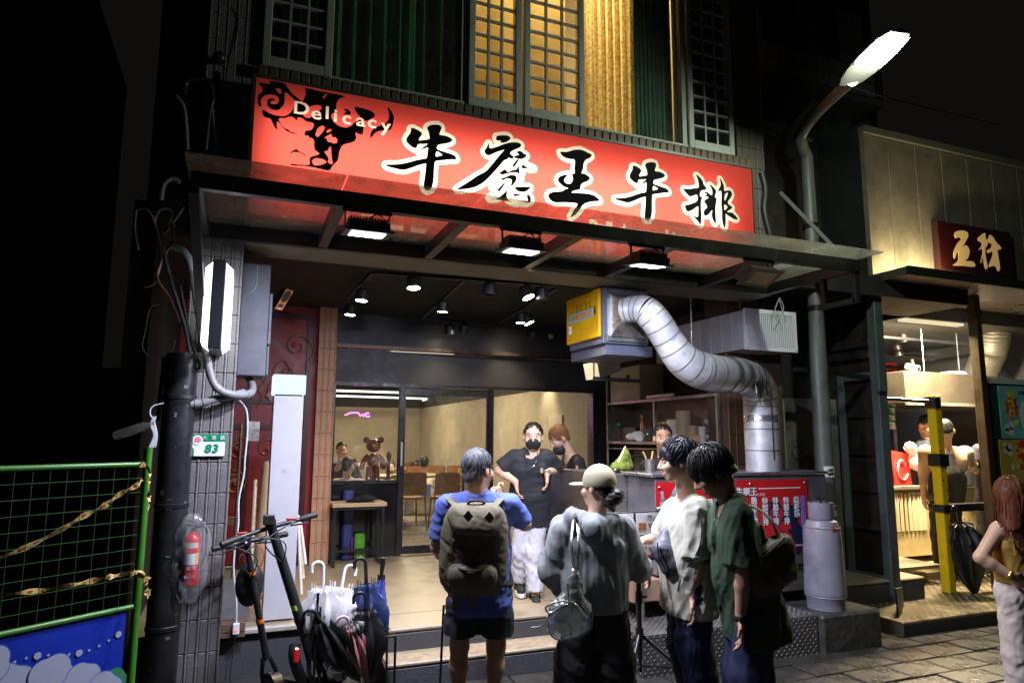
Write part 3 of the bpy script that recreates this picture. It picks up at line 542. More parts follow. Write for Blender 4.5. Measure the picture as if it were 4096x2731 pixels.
for i, (pix, r, c, lb) in enumerate((
    ([(640, 900, 4.7), (655, 1000, 4.7), (680, 1110, 4.68), (720, 1240, 4.68), (745, 1330, 4.66), (760, 1420, 4.66)], .012, (.02, .02, .022), 'thick black cable running down above the drain pipe'),
    ([(540, 840, 4.75), (600, 850, 4.7), (650, 1010, 4.7), (630, 1110, 4.7), (680, 1190, 4.7), (720, 1290, 4.7)], .007, (.28, .12, .07), 'brownish copper coloured cable hanging beside the pillar'),
    ([(545, 845, 4.75), (540, 920, 4.75), (555, 1000, 4.75)], .006, (.08, .16, .15), 'short greenish cable dangling at the upper left'),
    ([(735, 830, 4.7), (700, 880, 4.7), (660, 930, 4.72), (690, 850, 4.72), (640, 840, 4.72), (620, 900, 4.72), (660, 940, 4.72), (700, 900, 4.72)], .006, (.13, .12, .1), 'coil of thin wires under the canopy corner'),
    ([(720, 730, 4.7), (690, 715, 4.7), (655, 740, 4.7), (645, 800, 4.72)], .015, (.16, .19, .18), 'pale hose stub bent over at the canopy corner'),
    ([(640, 1220, 4.72), (600, 1235, 4.72), (580, 1330, 4.72), (570, 1390, 4.72), (610, 1430, 4.72), (680, 1415, 4.72), (700, 1360, 4.7)], .0035, (.10, .10, .1), 'thin dark wire looping out left of the pole'),
    ([(655, 1430, 4.72), (650, 1500, 4.72), (640, 1580, 4.72), (632, 1680, 4.72)], .012, (.05, .045, .035), 'brown cable down the left side of the black pipe'),
    ([(670, 1440, 4.72), (675, 1500, 4.72), (678, 1560, 4.72)], .004, (.3, .32, .34), 'pale thin wire beside the brown cable'),
    ([(720, 1140, 4.7), (740, 1250, 4.7), (770, 1380, 4.68), (800, 1460, 4.65), (770, 1480, 4.65), (730, 1460, 4.65)], .009, (.012, .012, .012), 'black cable slung behind the lit box sign'),
    ([(575, 1150, 4.72), (620, 1130, 4.72), (650, 1040, 4.7), (690, 960, 4.7), (690, 900, 4.7)], .008, (.05, .03, .04), 'dark cable crossing the wire tangle'),
    ([(930, 1180, 4.85), (1000, 1170, 4.8), (1025, 1140, 4.8), (1030, 1060, 4.8)], .0025, (.16, .16, .17), 'thin wire curving over the face of the metal cabinet'),
    ([(880, 0, 4.76), (955, 60, 4.75), (945, 160, 4.75), (930, 300, 4.74), (950, 365, 4.74), (1010, 395, 4.72)], .003, (.2, .19, .17), 'thin cable stapled down the upper pillar'))):
    MB().tube(spline([AY(*q) for q in pix], 6), r, 8).one('cable', mat('cable%d' % i, c, .5), lb, 'cable', 'cables on the pillar')
p = [AY(x, y, 4.7) for x, y in ((870, 290), (860, 380), (845, 440), (820, 600))]
MB().tube(spline(p, 4), .022, 10).ball(AY(876, 232, 4.7), .045).one('vent_hose', dark_p, 'black hose with a round cap standing up on the upper pillar', 'hose')
MB().tube(spline([AY(x, y, 4.66) for x, y in ((735, 380), (745, 330), (790, 318), (835, 335), (850, 390), (835, 460), (820, 600))], 6), .018, 10).one('looped_hose', dark_p, 'dark looped hose beside the sign on the upper pillar', 'hose')
for i, q in enumerate((((705, 385), (735, 430), (745, 520), (748, 600)), ((850, 440), (858, 520), (872, 610)))): MB().tube(spline([AY(x, y, 4.68) for x, y in q], 4), .014, 10).one('hose', mat('pale_hose', (.16, .18, .17), .5), ('pale hose at the far left above the canopy', 'pale straight hose on the upper pillar')[i], 'hose')
# projecting lit box sign, seen edge-on
lb = AY(868, 1215, 4.3); zt, zb = AY(868, 1045, 4.3).z, AY(868, 1385, 4.3).z
t = thing('lit_box_sign', 'projecting white lit box sign with a black edge, on the grey pillar', 'sign', (lb.x, 4.3, zb))
MB().bbox((lb.x-.036, 4.3, zb-.012), (lb.x+.036, 4.74, zt+.014), .004).build('casing', mat('black_alu', (.02, .02, .024), .35, .3), t)
wm = emat('lightbox_white', (.93, .97, 1.0), 2.6)
for sgn in (-1, 1):
    x0 = lb.x+sgn*.037; x1 = lb.x+sgn*.078
    MB().add([(x0, 4.32, zb), (x0, 4.72, zb), (x0, 4.72, zt), (x0, 4.32, zt), (x1, 4.36, zb+.03), (x1, 4.68, zb+.03), (x1, 4.68, zt-.03), (x1, 4.36, zt-.03)], [(4, 5, 6, 7), (0, 1, 5, 4), (1, 2, 6, 5), (2, 3, 7, 6), (3, 0, 4, 7), (0, 3, 2, 1)]).build('lit_face', wm, t)
MB().box((lb.x-.02, 4.74, zt-.1), (lb.x+.02, YF, zt-.06)).build('arm', blacks, t)
cb0, cb1 = AY(944, 1500, 4.95), AY(1085, 1060, 4.95)
t = thing('metal_cabinet', 'weathered grey metal cabinet hung beside the pillar behind the lit box sign', 'cabinet', (cb0.x, 4.95, cb0.z))
cm = mat('cabinet_grey', (.10, .105, .13), .5, var=.25, vscale=5, dirt=.5, dscale=2)
MB().bbox((cb0.x, 4.95, cb0.z), (cb1.x, 5.3, cb1.z), .006).build('box', cm, t)
MB().bbox((cb1.x+.002, 4.96, cb0.z+.22), (cb1.x+.022, 5.3, cb1.z-.2), .004).build('door', cm, t); MB().bbox((cb1.x+.002, 4.962, cb0.z+.01), (cb1.x+.018, 5.3, cb0.z+.21), .004).build('door', cm, t)
q0, q1 = AY(905, 1145, 4.90), AY(962, 1040, 4.90)
t = thing('small_plate', 'small dark green plate with white figures beside the lit box sign', 'plate', (q0.x, 4.9, q0.z))
MB().box((q0.x, 4.9, q0.z), (q1.x, 4.915, q1.z)).build('board', mat('dark_green', (.02, .06, .05), .5), t)
wl = mat('white_print', (.75, .75, .75), .5)
text('-2010', .028, wl, t, (q1.x-.04, 4.9, q1.z-.03)); text('0-6', .02, wl, t, (q1.x-.05, 4.9, q1.z-.06)); text('30', .026, wl, t, (q1.x-.05, 4.9, q1.z-.115)); text('74', .024, wl, t, (q1.x-.045, 4.9, q1.z-.14))
# house number
q0, q1 = AY(757, 1826, 4.74), AY(905, 1737, 4.74); cx = (q0.x+q1.x)/2
t = thing('house_number_plate', 'green and white house number plate reading 83 with a pink flower', 'plate', (cx, 4.745, q0.z))
grn = mat('plate_green', (.0, .22, .10), .4); MB().bbox((q0.x, 4.74, q0.z), (q1.x, 4.75, q1.z), .003).build('border', grn, t)
MB().box((q0.x+.004, 4.7375, q0.z+.004), (q1.x-.004, 4.741, q0.z+(q1.z-q0.z)*.66)).build('white_field', mat('plate_white', (.8, .82, .84), .4), t)
W_ = q1.x-q0.x; H_ = q1.z-q0.z
text('大', .03, wl, t, (q0.x+W_*.40, 4.738, q0.z+H_*.83)); text('南', .03, wl, t, (q0.x+W_*.65, 4.738, q0.z+H_*.83)); text('路', .03, wl, t, (q0.x+W_*.90, 4.738, q0.z+H_*.83))
text('83', .072, grn, t, (q0.x+W_*.60, 4.7375, q0.z+H_*.34), bold=.003, shear=.15, space=1.15); text('士\n林\n區', .019, grn, t, (q0.x+W_*.09, 4.7375, q0.z+H_*.22), lines=.85)
MB().lathe((q0.x+W_*.2, 4.7372, q0.z+H_*.74), [(.03, 0), (.03, .003)], 20, axis=(0, -1, 0)).build('medallion', mat('plate_white', (.8, .82, .84)), t)
fl = MB(); rf = random.Random(5)
for i in range(14): a = i*2.4; r = .0045*math.sqrt(i); fl.ball((q0.x+W_*.2+r*math.cos(a), 4.7335, q0.z+H_*.76+r*math.sin(a)), (.007, .001, .007), 8, 5)
fl.build('flower', mat('pink_print', (.7, .2, .24), .5, var=.4, vscale=160), t)
# fire extinguisher in a clear bag
b0 = AY(757, 2345, 4.62); ztop = AY(760, 2128, 4.62).z; er = .046
t = thing('fire_extinguisher', 'red fire extinguisher hanging on the pillar in a clear plastic bag', 'extinguisher', b0)
hb = ztop-b0.z
MB().lathe(b0, [(.03, 0), (er, .012), (er, hb*.86), (er*.85, hb*.93), (.016, hb*.985), (.014, hb*1.02)], 20).build('cylinder', mat('extinguisher_red', (.55, .012, .012), .3), t)
MB().tube([b0+V((0, 0, hb)), b0+V((0, 0, hb+.05))], .012, 10).bar(b0+V((-.05, -.01, hb+.045)), b0+V((.02, 0, hb+.04)), .016).bar(b0+V((-.05, -.01, hb+.075)), b0+V((.02, 0, hb+.055)), .014).build('valve', black, t)
MB().tube(spline([b0+V((.01, -.01, hb+.03)), b0+V((.07, -.02, hb+.02)), b0+V((.075, -.02, hb*.6)), b0+V((.052, -.03, hb*.35))], 5), .007, 8).build('hose', black, t)
lbm = MB(); lbm.grid(lambda u, v: (b0.x+(er+.001)*math.sin(-.9+1.9*u), b0.y-(er+.001)*math.cos(-.9+1.9*u), b0.z+hb*(.42+.2*v)), 10, 1); lbm.build('paper_label', mat('label_white', (.7, .7, .74), .5), t)
lbm = MB(); lbm.grid(lambda u, v: (b0.x+(er+.0014)*math.sin(.5+.5*u), b0.y-(er+.0014)*math.cos(.5+.5*u), b0.z+hb*(.43+.18*v)), 5, 1); lbm.build('yellow_label', mat('label_yellow', (.65, .45, .08), .5), t)
lbm = MB(); lbm.grid(lambda u, v: (b0.x+(er+.001)*math.sin(-.8+1.6*u), b0.y-(er+.001)*math.cos(-.8+1.6*u), b0.z+hb*(.72+.1*v)), 10, 1); lbm.build('pale_label', mat('label_pale', (.6, .5, .45), .5), t)
text('公司', .026, wl, t, (b0.x+.005, b0.y-er-.001, b0.z+hb*.36)); text('EL-119', .022, wl, t, (b0.x, b0.y-er-.001, b0.z+hb*.2))
rb = random.Random(8); ph = [rb.uniform(0, 6.3) for _ in range(8)]
def bagf(u, v):
    a = 2*math.pi*u; w_ = .02+.085*math.sin(math.pi*min(1, max(.03, v*1.02)))**.5; w_ *= 1+.10*math.sin(3*a+ph[0]+9*v)+.08*math.sin(7*a+ph[1]-14*v)+.05*math.sin(11*a+23*v+ph[2])
    return (b0.x-.005+w_*math.cos(a)*1.0, b0.y-.0+w_*math.sin(a)*.75, b0.z-.09+(hb+.2)*v)
MB().grid(bagf, 36, 22).build('plastic_bag', glassmat('clear_film', (.96, .96, .97), .12, .10, dirt=.17, dcol=(.6, .6, .64)), t)
# hanging bottle and bundled cord
q = [AY(x, y, 4.4) for x, y in ((452, 1745), (490, 1725), (560, 1705), (585, 1702))]; d = (q[3]-q[0]).normalized()
MB().lathe(q[0], [(.012, 0), (.024, .008), (.026, .02), (.026, .15), (.02, .175), (.009, .2), (.009, .215)], 14, axis=d).one('plastic_bottle', glassmat('pet', (.8, .82, .82), .14, .08, dirt=.1), 'clear plastic bottle hanging sideways left of the black pipe', 'bottle')
cd = MB(); rc_ = random.Random(2)
for i in range(6):
    o = rc_.uniform(-8, 8); cd.tube(spline([AY(x+o*rc_.uniform(-1, 1), y, 4.5) for x, y in ((618, 1665), (610+o, 1700), (622+o, 1740), (608+o, 1790), (625, 1740), (616, 1690))], 5), .0035, 6)
cd.tube(spline([AY(x, y, 4.5) for x, y in ((618, 1680), (600, 1655), (610, 1625), (655, 1612))], 5), .004, 6).one('bundled_cord', mat('white_cord', (.55, .56, .6), .5), 'bundle of white cord tied beside the black pipe', 'cord')
# white extension cord with plug and wooden block
pts = spline([AY(x, y, Y) for x, y, Y in ((958, 1602, 5.0), (985, 1640, 5.05), (990, 1720, 5.1), (980, 1830, 5.15), (975, 1900, 5.18), (955, 2000, 5.2), (953, 2100, 5.22), (938, 2200, 5.24), (935, 2290, 5.26), (945, 2400, 5.28), (945, 2490, 5.3))], 5)
t = thing('extension_cord', 'white extension cord hanging down the right edge of the pillar to a lit plug', 'cord', pts[-1]); cw_ = mat('cord_white', (.75, .76, .8), .4)
MB().tube(pts, .006, 8).build('cord', cw_, t); e = pts[-1]
MB().bbox(e+V((-.022, -.02, -.075)), e+V((.022, .012, .0)), .006).build('socket', cw_, t); MB().box(e+V((-.009, -.023, -.05)), e+V((.009, -.0205, -.036)) ).build('switch_light', emat('neon_orange', (1, .25, .08), 1.6), t)
MB().tube(spline([e+V((0, -.01, -.07)), e+V((-.01, -.01, -.2)), e+V((-.02, -.03, -.35)), e+V((0, -.05, -.45))], 5), .004, 6).build('black_lead', black, t)
q0, q1 = AY(866, 2558, 5.31), AY(982, 2488, 5.31)
t = thing('wooden_block', 'rough brown wooden block the plug hangs in front of', 'block', (q0.x, 5.33, q0.z)); wd = mat('old_wood', (.12, .07, .05), .7, bump=.4, bscale=30, var=.4, vscale=20, stretch=(1, 4, 8))
MB().bbox((q0.x, 5.315, q0.z+.036), (q1.x, 5.40, q1.z), .004).build('upper_plank', wd, t); MB().bbox((q0.x, 5.318, q0.z), (q1.x, 5.4, q0.z+.033), .004).build('lower_plank', wd, t)
q0, q1 = AY(882, 2480, 5.55), AY(985, 2310, 5.75)
MB().prism([q0, V((q0.x+.2, q0.y, q0.z)), V((q1.x, q1.y, q1.z)), V((q1.x-.19, q1.y, q1.z))], (0, .02, 0)).one('slate_slab', granite, 'dark slate slab leaning behind the left scooter', 'slab')
# white light column
bx, by = .258, 5.50
t = thing('light_column', 'tall white column with a glowing square top beside the red gate', 'column', (.36, 5.6, Z2)); lcm = mat('column_white', (.52, .51, .56), .45, var=.05, vscale=3, dirt=.22, dscale=3)
ta = [AY(1066, 2470, 5.50), AY(1172, 2455, 5.50), AY(1213, 1590, 5.5), AY(1094, 1590, 5.5)]
xl, xr = .245, .462; zl = 1.985
MB().bbox((xl, 5.50, Z2+.01), (xr, 5.70, zl), .004).build('shaft', lcm, t); MB().bbox((xl-.012, 5.488, zl+.012), (xr+.012, 5.712, 2.148), .004).build('glowing_top', emat('column_glow', (.66, .84, 1.0), 1.35), t)
MB().box((xl+.01, 5.51, zl), (xr-.01, 5.69, zl+.012)).build('shadow_gap', black, t); MB().tube([(xl+.13, 5.6, 2.148), (xl+.13, 5.6, 2.24)], .004, 6).build('aerial', black, t)
sp = MB(); [sp.lathe((.345+.007*i*math.cos(k*2.4), 5.4995, 1.42+.007*i*math.sin(k*2.4)), [(.0018, 0), (.0018, .001)], 6, axis=(0, -1, 0)) for k, i in enumerate([0, 1, 1, 1, 2, 2, 2, 2, 2, 3, 3, 3, 3, 3, 3])]; sp.build('speaker_holes', black, t)
# red iron gate with gilded scrolls
t = thing('red_gate', 'dark red metal gate with gilded flower scrolls behind the white column', 'gate', (.2, 7.74, Z2)); rg = mat('gate_red', (.26, .016, .014), .4, var=.3, vscale=5)
gld = mat('worn_gilt', (.45, .22, .06), .35, .7, var=.4, vscale=30)
MB().box((-.45, 7.745, Z2), (.70, 7.775, 2.98)).build('sheet', rg, t); f = MB()
for x in (-.45, .08, .66): f.box((x, 7.715, Z2), (x+.05, 7.744, 3.0))
for z in (Z2, 1.75, 2.02, 2.95): f.box((-.40, 7.718, z), (.66, 7.743, z+.05))
f.build('frame', mat('gate_frame', (.05, .008, .01), .4), t)
def scroll(c, r, turns, a0, sgn, th=.006):
    pts = []; n = int(14*turns)
    for i in range(n+1): u = i/n; a = a0+sgn*u*turns*2*math.pi; rr = r*(1-.82*u); pts.append((c[0]+rr*math.cos(a), 7.705, c[1]+rr*math.sin(a)))
    return pts
rg2 = random.Random(4)
for cxx, czz in ((.0, 1.2), (.3, 1.0), (.5, 1.45), (.02, 1.55), (.3, 1.55), (.55, 1.0), (.15, 2.3), (.45, 2.35), (.55, 2.65), (.2, 2.65), (.4, 2.15)):
    s = MB(); k = rg2.choice((-1, 1)); a0 = rg2.uniform(0, 6); pts = scroll((cxx, czz), rg2.uniform(.10, .15), 1.3, a0, k); s.tube(pts, .0055, 6); e = V(pts[0]); s.tube(spline([e, e+V((.06*k, 0, -.1)), e+V((.02, 0, -.22))], 5), .005, 6)
    sc = s.build('scroll', gld, t); fb = MB(); c = V(pts[-1])
    for i in range(6): a = i*math.pi/3; fb.ball(c+V((.018*math.cos(a), -.006, .018*math.sin(a))), (.013, .005, .013), 8, 5)
    fb.build('flower', mat('gate_flower', (.5, .05, .03), .4), sc)
MB().prism([(.34, 7.70, 2.02), (.43, 7.70, 2.12), (.35, 7.70, 2.21), (.26, 7.70, 2.11)], (0, .004, 0)).one('paper_charm', mat('charm_paper', (.5, .25, .24), .6), 'square red paper charm stuck on the gate in a diamond', 'poster')
# warm corner lamp behind the column and stored things
lt = thing('red_tube_lamp', 'red glowing tube lamp along the porch ceiling at the left', 'lamp', (-.2, 5.2, 3.06)); MB().tube([(-.05, 4.93, 3.07), (.55, 4.93, 3.07)], .012, 8).build('tube', emat('red_neon', (1, .03, .02), 6), lt); lamp('AREA', 'red_glow', (.2, 5.1, 3.04), (1, .06, .04), 9, lt, size=.7, size_y=.04, aim=(0, .8, -.6))
t = thing('wire_rack', 'steel wire rack standing behind the pillar in front of the red gate', 'rack', (-.05, 6.5, Z2)); stl = mat('rack_steel', (.3, .26, .22), .3, .9)
for x, y in ((-.3, 6.3), (.03, 6.3), (-.3, 6.7), (.03, 6.7)): MB().tube([(x, y, Z2), (x, y, 1.78)], .011, 8).build('post', stl, t)
for z in (.55, .95, 1.3, 1.62):
    s = MB()
    for i in range(7): s.tube([(-.3, 6.3+i*.066, z), (.03, 6.3+i*.066, z)], .003, 5)
    for i in range(6): s.tube([(-.3+i*.066, 6.3, z), (-.3+i*.066, 6.7, z)], .003, 5)
    s.tube([(-.3, 6.29, z+.06), (.03, 6.29, z+.06)], .004, 6); s.build('wire_shelf', stl, t)
wt = mat('offwhite_pvc', (.62, .52, .44), .5, dirt=.3)
def leaning(name, lb, a, b, r, m, cat): MB().tube([a, b], r, 14).one(name, m, lb, cat)
leaning('paper_roll', 'long cream paper roll leaning on the gate behind the white column', AZ(1035, 2440, .36)+V((0, .5, 0)), AY(1075, 1850, 6.6), .055, lucent('roll_paper', (.6, .45, .33), .7), 'roll')
leaning('paper_roll', 'thin pale tube leaning left of the cream paper roll', AY(1000, 2330, 6.3), AY(1022, 1920, 6.6), .02, wt, 'roll')
for i, (a, b) in enumerate((((1205, 2375), (1192, 2060)), ((1222, 2255), (1200, 2080)), ((1213, 2312), (1196, 2080)))): leaning('plastic_pipe', ('longest white plastic pipe leaning behind the white column', 'shortest white plastic pipe leaning behind the white column', 'middle white plastic pipe leaning behind the white column')[i], AY(*a, 5.85+.1*i), AY(*b, 5.9+.1*i), .013, mat('pvc_white', (.7, .66, .62), .4), 'pipe')
q = AY(1010, 1720, 6.9); MB().bbox((q.x-.05, 6.88, q.z-.1), (q.x+.06, 6.9, q.z+.08), .003).one('notice_card', mat('notice', (.6, .55, .6), .5, var=.6, vscale=30), 'small printed card hung among the gilded scrolls', 'card')
# orange speaker on the wall
t = thing('speaker', 'orange fronted speaker tilted on the wall above the red gate', 'speaker', AY(1135, 1200, 5.6)); c0 = [AY(x, y, 5.6) for x, y in ((1145, 1157), (1174, 1165), (1128, 1242), (1098, 1236))]; nrm = V((.3, -1, -.2)).normalized()
MB().prism(c0, (-.02, .16, .05)).build('cabinet', mat('speaker_red', (.16, .02, .015), .5), t); MB().prism([p+V((0, -.012, 0)) for p in c0], (0, .010, 0)).build('front', mat('speaker_orange', (.75, .22, .03), .5), t)
cm_ = sum((p for p in c0), V((0, 0, 0)))/4; ax = ((c0[0]+c0[1])-(c0[2]+c0[3])).normalized(); sd = (c0[1]-c0[0]).normalized(); ov = []
for i in range(20): a = i*math.pi/10; ov.append(cm_+V((0, -.014, 0))+ax*(.03+.055*math.sin(a))+sd*.026*math.cos(a))
MB().prism(ov, (0, .002, 0)).build('grille', mat('speaker_mesh', (.05, .03, .025), .8), t)
ov = [cm_+V((0, -.014, 0))+ax*(-.055+.018*math.sin(i*math.pi/6))+sd*.02*math.cos(i*math.pi/6) for i in range(12)]; MB().prism(ov, (0, .002, 0)).build('tweeter', black, t)
MB().prism([cm_+V((0, -.014, 0))+ax*(-.088+a)+sd*(-.006+b) for a, b in ((0, 0), (0, .014), (.014, .014), (.014, 0))], (0, .002, 0)).build('badge', wl, t)

# ================================================================ construction fence
fa, fb_ = AZ(574, 1856, 1.53), AZ(-60, 1876, 1.53); fd = (fb_-fa); fd.z = 0; fl_ = fd.length; fd.normalize(); fa.z = 0
gm = mat('fence_green', (.032, .15, .01), .4, var=.2, vscale=8, dirt=.2)
t = thing('mesh_fence', 'bright green construction fence with wire mesh above a blue panel', 'fence', fa)
def F(s, z, o=0.): return fa+fd*s+V((0, o, z))
ft = AY(590, 1790, fa.y).z; zr = 1.53; zm = AY(545, 2424, fa.y).z
MB().tube([F(-.02, 0), F(-.02, ft)], .021, 12).build('post', gm, t); MB().tube([F(0, zr), F(2.6, zr)], .014, 10).build('top_rail', gm, t); MB().tube([F(0, zm), F(2.6, zm)], .014, 10).build('middle_rail', gm, t); MB().tube([F(2.6, 0), F(2.6, zr)], .02, 10).build('post', gm, t)
wm_ = mat('mesh_wire', (.008, .045, .006), .5); vw = MB().tube([(0, 0, zm), (0, 0, zr)], .0022, 5).mesh('wire')
copies('wire', vw, wm_, t, [F(.075*i, 0) for i in range(1, 32)])
for k in range(1, 10): MB().tube([F(0, zm+k*(zr-zm)/10), F(2.6, zm+k*(zr-zm)/10)], .0022, 5).build('wire', wm_, t)
MB().quad(F(.03, .02, .004), F(2.58, .02, .004), F(2.58, zm-.02, .004), F(.03, zm-.02, .004)).build('panel', mat('panel_blue', (.006, .022, .28), .35, var=.35, vscale=1.2), t)
cl = mat('panel_cloud', (.27, .28, .36), .5); cll = mat('panel_line', (.05, .09, .35), .5)
def blob(s0, z0, k, o=-.001, m=cl, nm='cloud', seed=1):
    rb = random.Random(seed); base = MB()
    for (a, b, r) in k:
        rr = lambda i: r*(.90+.13*abs(math.sin(i*math.pi/48*4.5+a*9)))
        base.add([F(s0+a, z0+b, o)]+[F(s0+a+rr(i)*math.cos(i*math.pi/24), z0+b+rr(i)*math.sin(i*math.pi/24), o) for i in range(48)], [(0, 1+i, 1+(i+1) % 48) for i in range(48)])
        o -= .0004
    return base.build(nm, m, t)
for i, (a, b, r) in enumerate(((.42, .32, .16), (.55, .42, .13), (.70, .50, .10), (.62, .56, .085), (.36, .44, .10), (.22, .38, .09), (.48, .55, .0), (.12, .30, .10), (.78, .36, .12))):
    b += zm-.68
    if r: blob(0, 0, [(a, b, r*1.04)], -.0030-.0022*i, cll, 'cloud_edge'); blob(0, 0, [(a, b, r)], -.0040-.0022*i)
blob(-.0, 0, [(.07, zm-.36, .08), (.05, zm-.42, .09)], -.004, mat('panel_leaf', (.02, .16, .06), .5), 'leaf')
for (s, z) in ((.62, zm-.20), (.70, zm-.26)): blob(s, z, [(0, 0, .022), (-.025, .018, .014), (.02, .03, .013)], -.003, nm='bird')
for i in range(22): s = .06+i*.046; z = zm-.12-.03*math.sin(i*.5)-.004*i; blob(s, z, [(0, 0, .006 if i % 4 else .016)], -.003, nm='star')
# warning tape
tp = mat('warning_tape', (.55, .38, .12), .45, var=.25, vscale=12); tr_ = mat('tape_print', (.4, .05, .02), .5)
def tape(lb, pix, wd, seed):
    pts = spline([AY(x, y, fa.y-.03-.02*i) for i, (x, y) in enumerate(pix)], 7); r_ = random.Random(seed); t = thing('warning_tape', lb, 'tape', pts[0], 'warning tapes on the fence'); b = MB(); pr = MB(); n = len(pts)
    L = []
    for i, p in enumerate(pts):
        d = (pts[min(i+1, n-1)]-pts[max(i-1, 0)]).normalized(); tw = .6*math.sin(i*.55+seed); s = V((0, -math.sin(tw), math.cos(tw))); s = (s-d*s.dot(d)).normalized(); ww = wd*(.7+.3*math.sin(i*.9+seed*2)); L.append((p+s*ww, p-s*ww))
    for i in range(n-1):
        b.quad(L[i][0], L[i+1][0], L[i+1][1], L[i][1])
        if i % 3 == 0: o = V((0, -.002, 0)); pr = MB(); pr.quad(L[i][0]*.75+L[i][1]*.25+o, L[i+1][0]*.75+L[i+1][1]*.25+o, L[i+1][1]*.7+L[i+1][0]*.3+o, L[i][1]*.7+L[i][0]*.3+o); pr.build('print', tr_, t)
    b.sm = True; b.build('strip', tp, t); return t
tape('upper yellow warning tape sagging across the mesh fence', [(570, 1915), (540, 1945), (480, 1975), (420, 2020), (330, 2065), (230, 2125), (100, 2190), (-40, 2245)], .016, 1)
tape('lower yellow warning tape tied low across the mesh fence', [(585, 2300), (540, 2288), (470, 2300), (420, 2310), (330, 2330), (200, 2355), (80, 2370), (-40, 2385)], .015, 2)
tape('loose end of warning tape knotted on top of the fence post', [(560, 1855), (590, 1870), (600, 1900), (592, 1960), (598, 2010), (592, 2040)], .016, 3)
tape('crumpled warning tape knot low on the fence post', [(530, 2290), (560, 2300), (590, 2320), (580, 2350), (600, 2370), (585, 2385)], .02, 4)

# ================================================================ electric scooters
rub = mat('black_rubber', (.012, .012, .013), .55); sblk = mat('scooter_black', (.014, .014, .016), .38, var=.2, vscale=10)
def scooter(lb, Y, stem, bar, wheel_r, foot, orange=False, rstem=.026):
    S = [AY(x, y, Y) for x, y in stem]; top, bot = S[0], S[-1]; d = (bot-top).normalized(); g = bot+d*((bot.z-.13)/-d.z)
    t = thing('electric_scooter', lb, 'scooter', (g.x, g.y, 0), 'electric scooters parked by the pillar')
    MB().tube([top, top+(bot-top)*.3, bot, bot+(g-bot)*.35], [rstem*.9, rstem, rstem*1.1, rstem*1.25], 12).build('stem', sblk, t)
    B = [AY(x, y, Y+o) for x, y, o in bar]; MB().tube(B, .013, 10).build('handlebar', sblk, t)
    n = len(B)
    for a, b in ((B[0], B[1]), (B[-1], B[-2])): d2 = (b-a).normalized(); MB().tube([a-d2*.005, a, a+d2*.11, a+d2*.115], [.012, .019, .018, .014], 10).build('grip', rub, t); MB().tube([a+d2*.13, a+d2*.18+V((0, -.03, -.015)), a+d2*.06+V((0, -.05, -.03))], .006, 8).build('brake_lever', sblk, t)
    MB().bbox(top+V((-.03, -.035, -.03)), top+V((.03, .03, .035)), .01).build('display', sblk, t)
    ww = MB(); w0 = V((g.x, g.y, wheel_r))
    ax = V((1, .35, 0)).normalized(); ww.lathe(w0-ax*.022, [(wheel_r*.62, 0), (wheel_r*.9, -.004), (wheel_r, .012), (wheel_r, .032), (wheel_r*.9, .048), (wheel_r*.62, .044)], 28, axis=ax); wh = ww.build('wheel', rub, t)
    MB().lathe(w0-ax*.02, [(.02, -.01), (wheel_r*.6, .0), (wheel_r*.6, .04), (.02, .05)], 20, axis=ax).build('hub', sblk, wh)
    fk = MB(); e = bot+(g-bot)*.3
    for q in (-1, 1): fk.tube([e+ax*q*.02, e+ax*q*.045+d*.1, w0+ax*q*.045], .013, 8)
    fk.build('fork', sblk, t)
    fd_ = MB(); hd = ax.cross(V((0, 0, 1)))
    fd_.grid(lambda u, v: w0+ax*(v-.5)*.06+(hd*math.cos(.5+2.2*u)+V((0, 0, 1))*math.sin(.5+2.2*u))*(wheel_r+.016), 12, 3); fd_.build('mudguard', sblk, t)
    back = V(foot); dk = MB(); dk.bbox(V((0, 0, 0)), V((1, 1, 1)), .01); dk = MB().bar(w0+V((0, 0, .05))+(back-w0)*.18, back+V((0, 0, .05)), .14, .05); dk.build('deck', sblk, t)
    rw = MB().lathe(back+V((0, 0, wheel_r))-ax*.022, [(wheel_r*.62, 0), (wheel_r, .012), (wheel_r, .032), (wheel_r*.62, .044)], 24, axis=ax).build('wheel', rub, t)
    for k in range(2): MB().tube(spline([B[1+k*(n-3)]+V((0, -.01, 0)), top+(bot-top)*.10+V((.05*(1-2*k), -.06, -.03)), top+(bot-top)*.34+V((0, -.03, 0))], 6), .004, 6).build('brake_cable', black, t)
    return t, top, bot, d
s1, top, bot, d = scooter('slim black electric scooter with a bag on its stem, next to the pillar', 4.66, [(984, 2165), (1009, 2299), (1024, 2398), (1054, 2563)], [(850, 2194, -.06), (920, 2180, -.03), (985, 2165, 0), (1070, 2150, .03), (1148, 2134, .06)], .115, (.75, 5.1, 0), rstem=.019)
bc = AY(998, 2335, 4.74); MB().ball(bc, (.085, .065, .135), 18, 12).build('stem_bag', mat('bag_black', (.014, .014, .015), .55, bump=.2, bscale=60), s1)
for k in (.32, .80): q = top+(bot-top)*k; MB().tube([q-d*.012, q+d*.012], .024, 12).build('orange_ring', mat('orange_ring', (.75, .17, .02), .4), s1)
MB().tube(spline([AY(x, y, 4.62) for x, y in ((1030, 2178), (1050, 2200), (1052, 2240), (1030, 2280))], 5), .004, 6).build('orange_cable', mat('orange_cable', (.5, .08, .02), .5), s1)
MB().ball(AY(985, 2168, 4.6), .005).build('status_light', emat('blue_led', (.2, .25, 1), 6), s1)
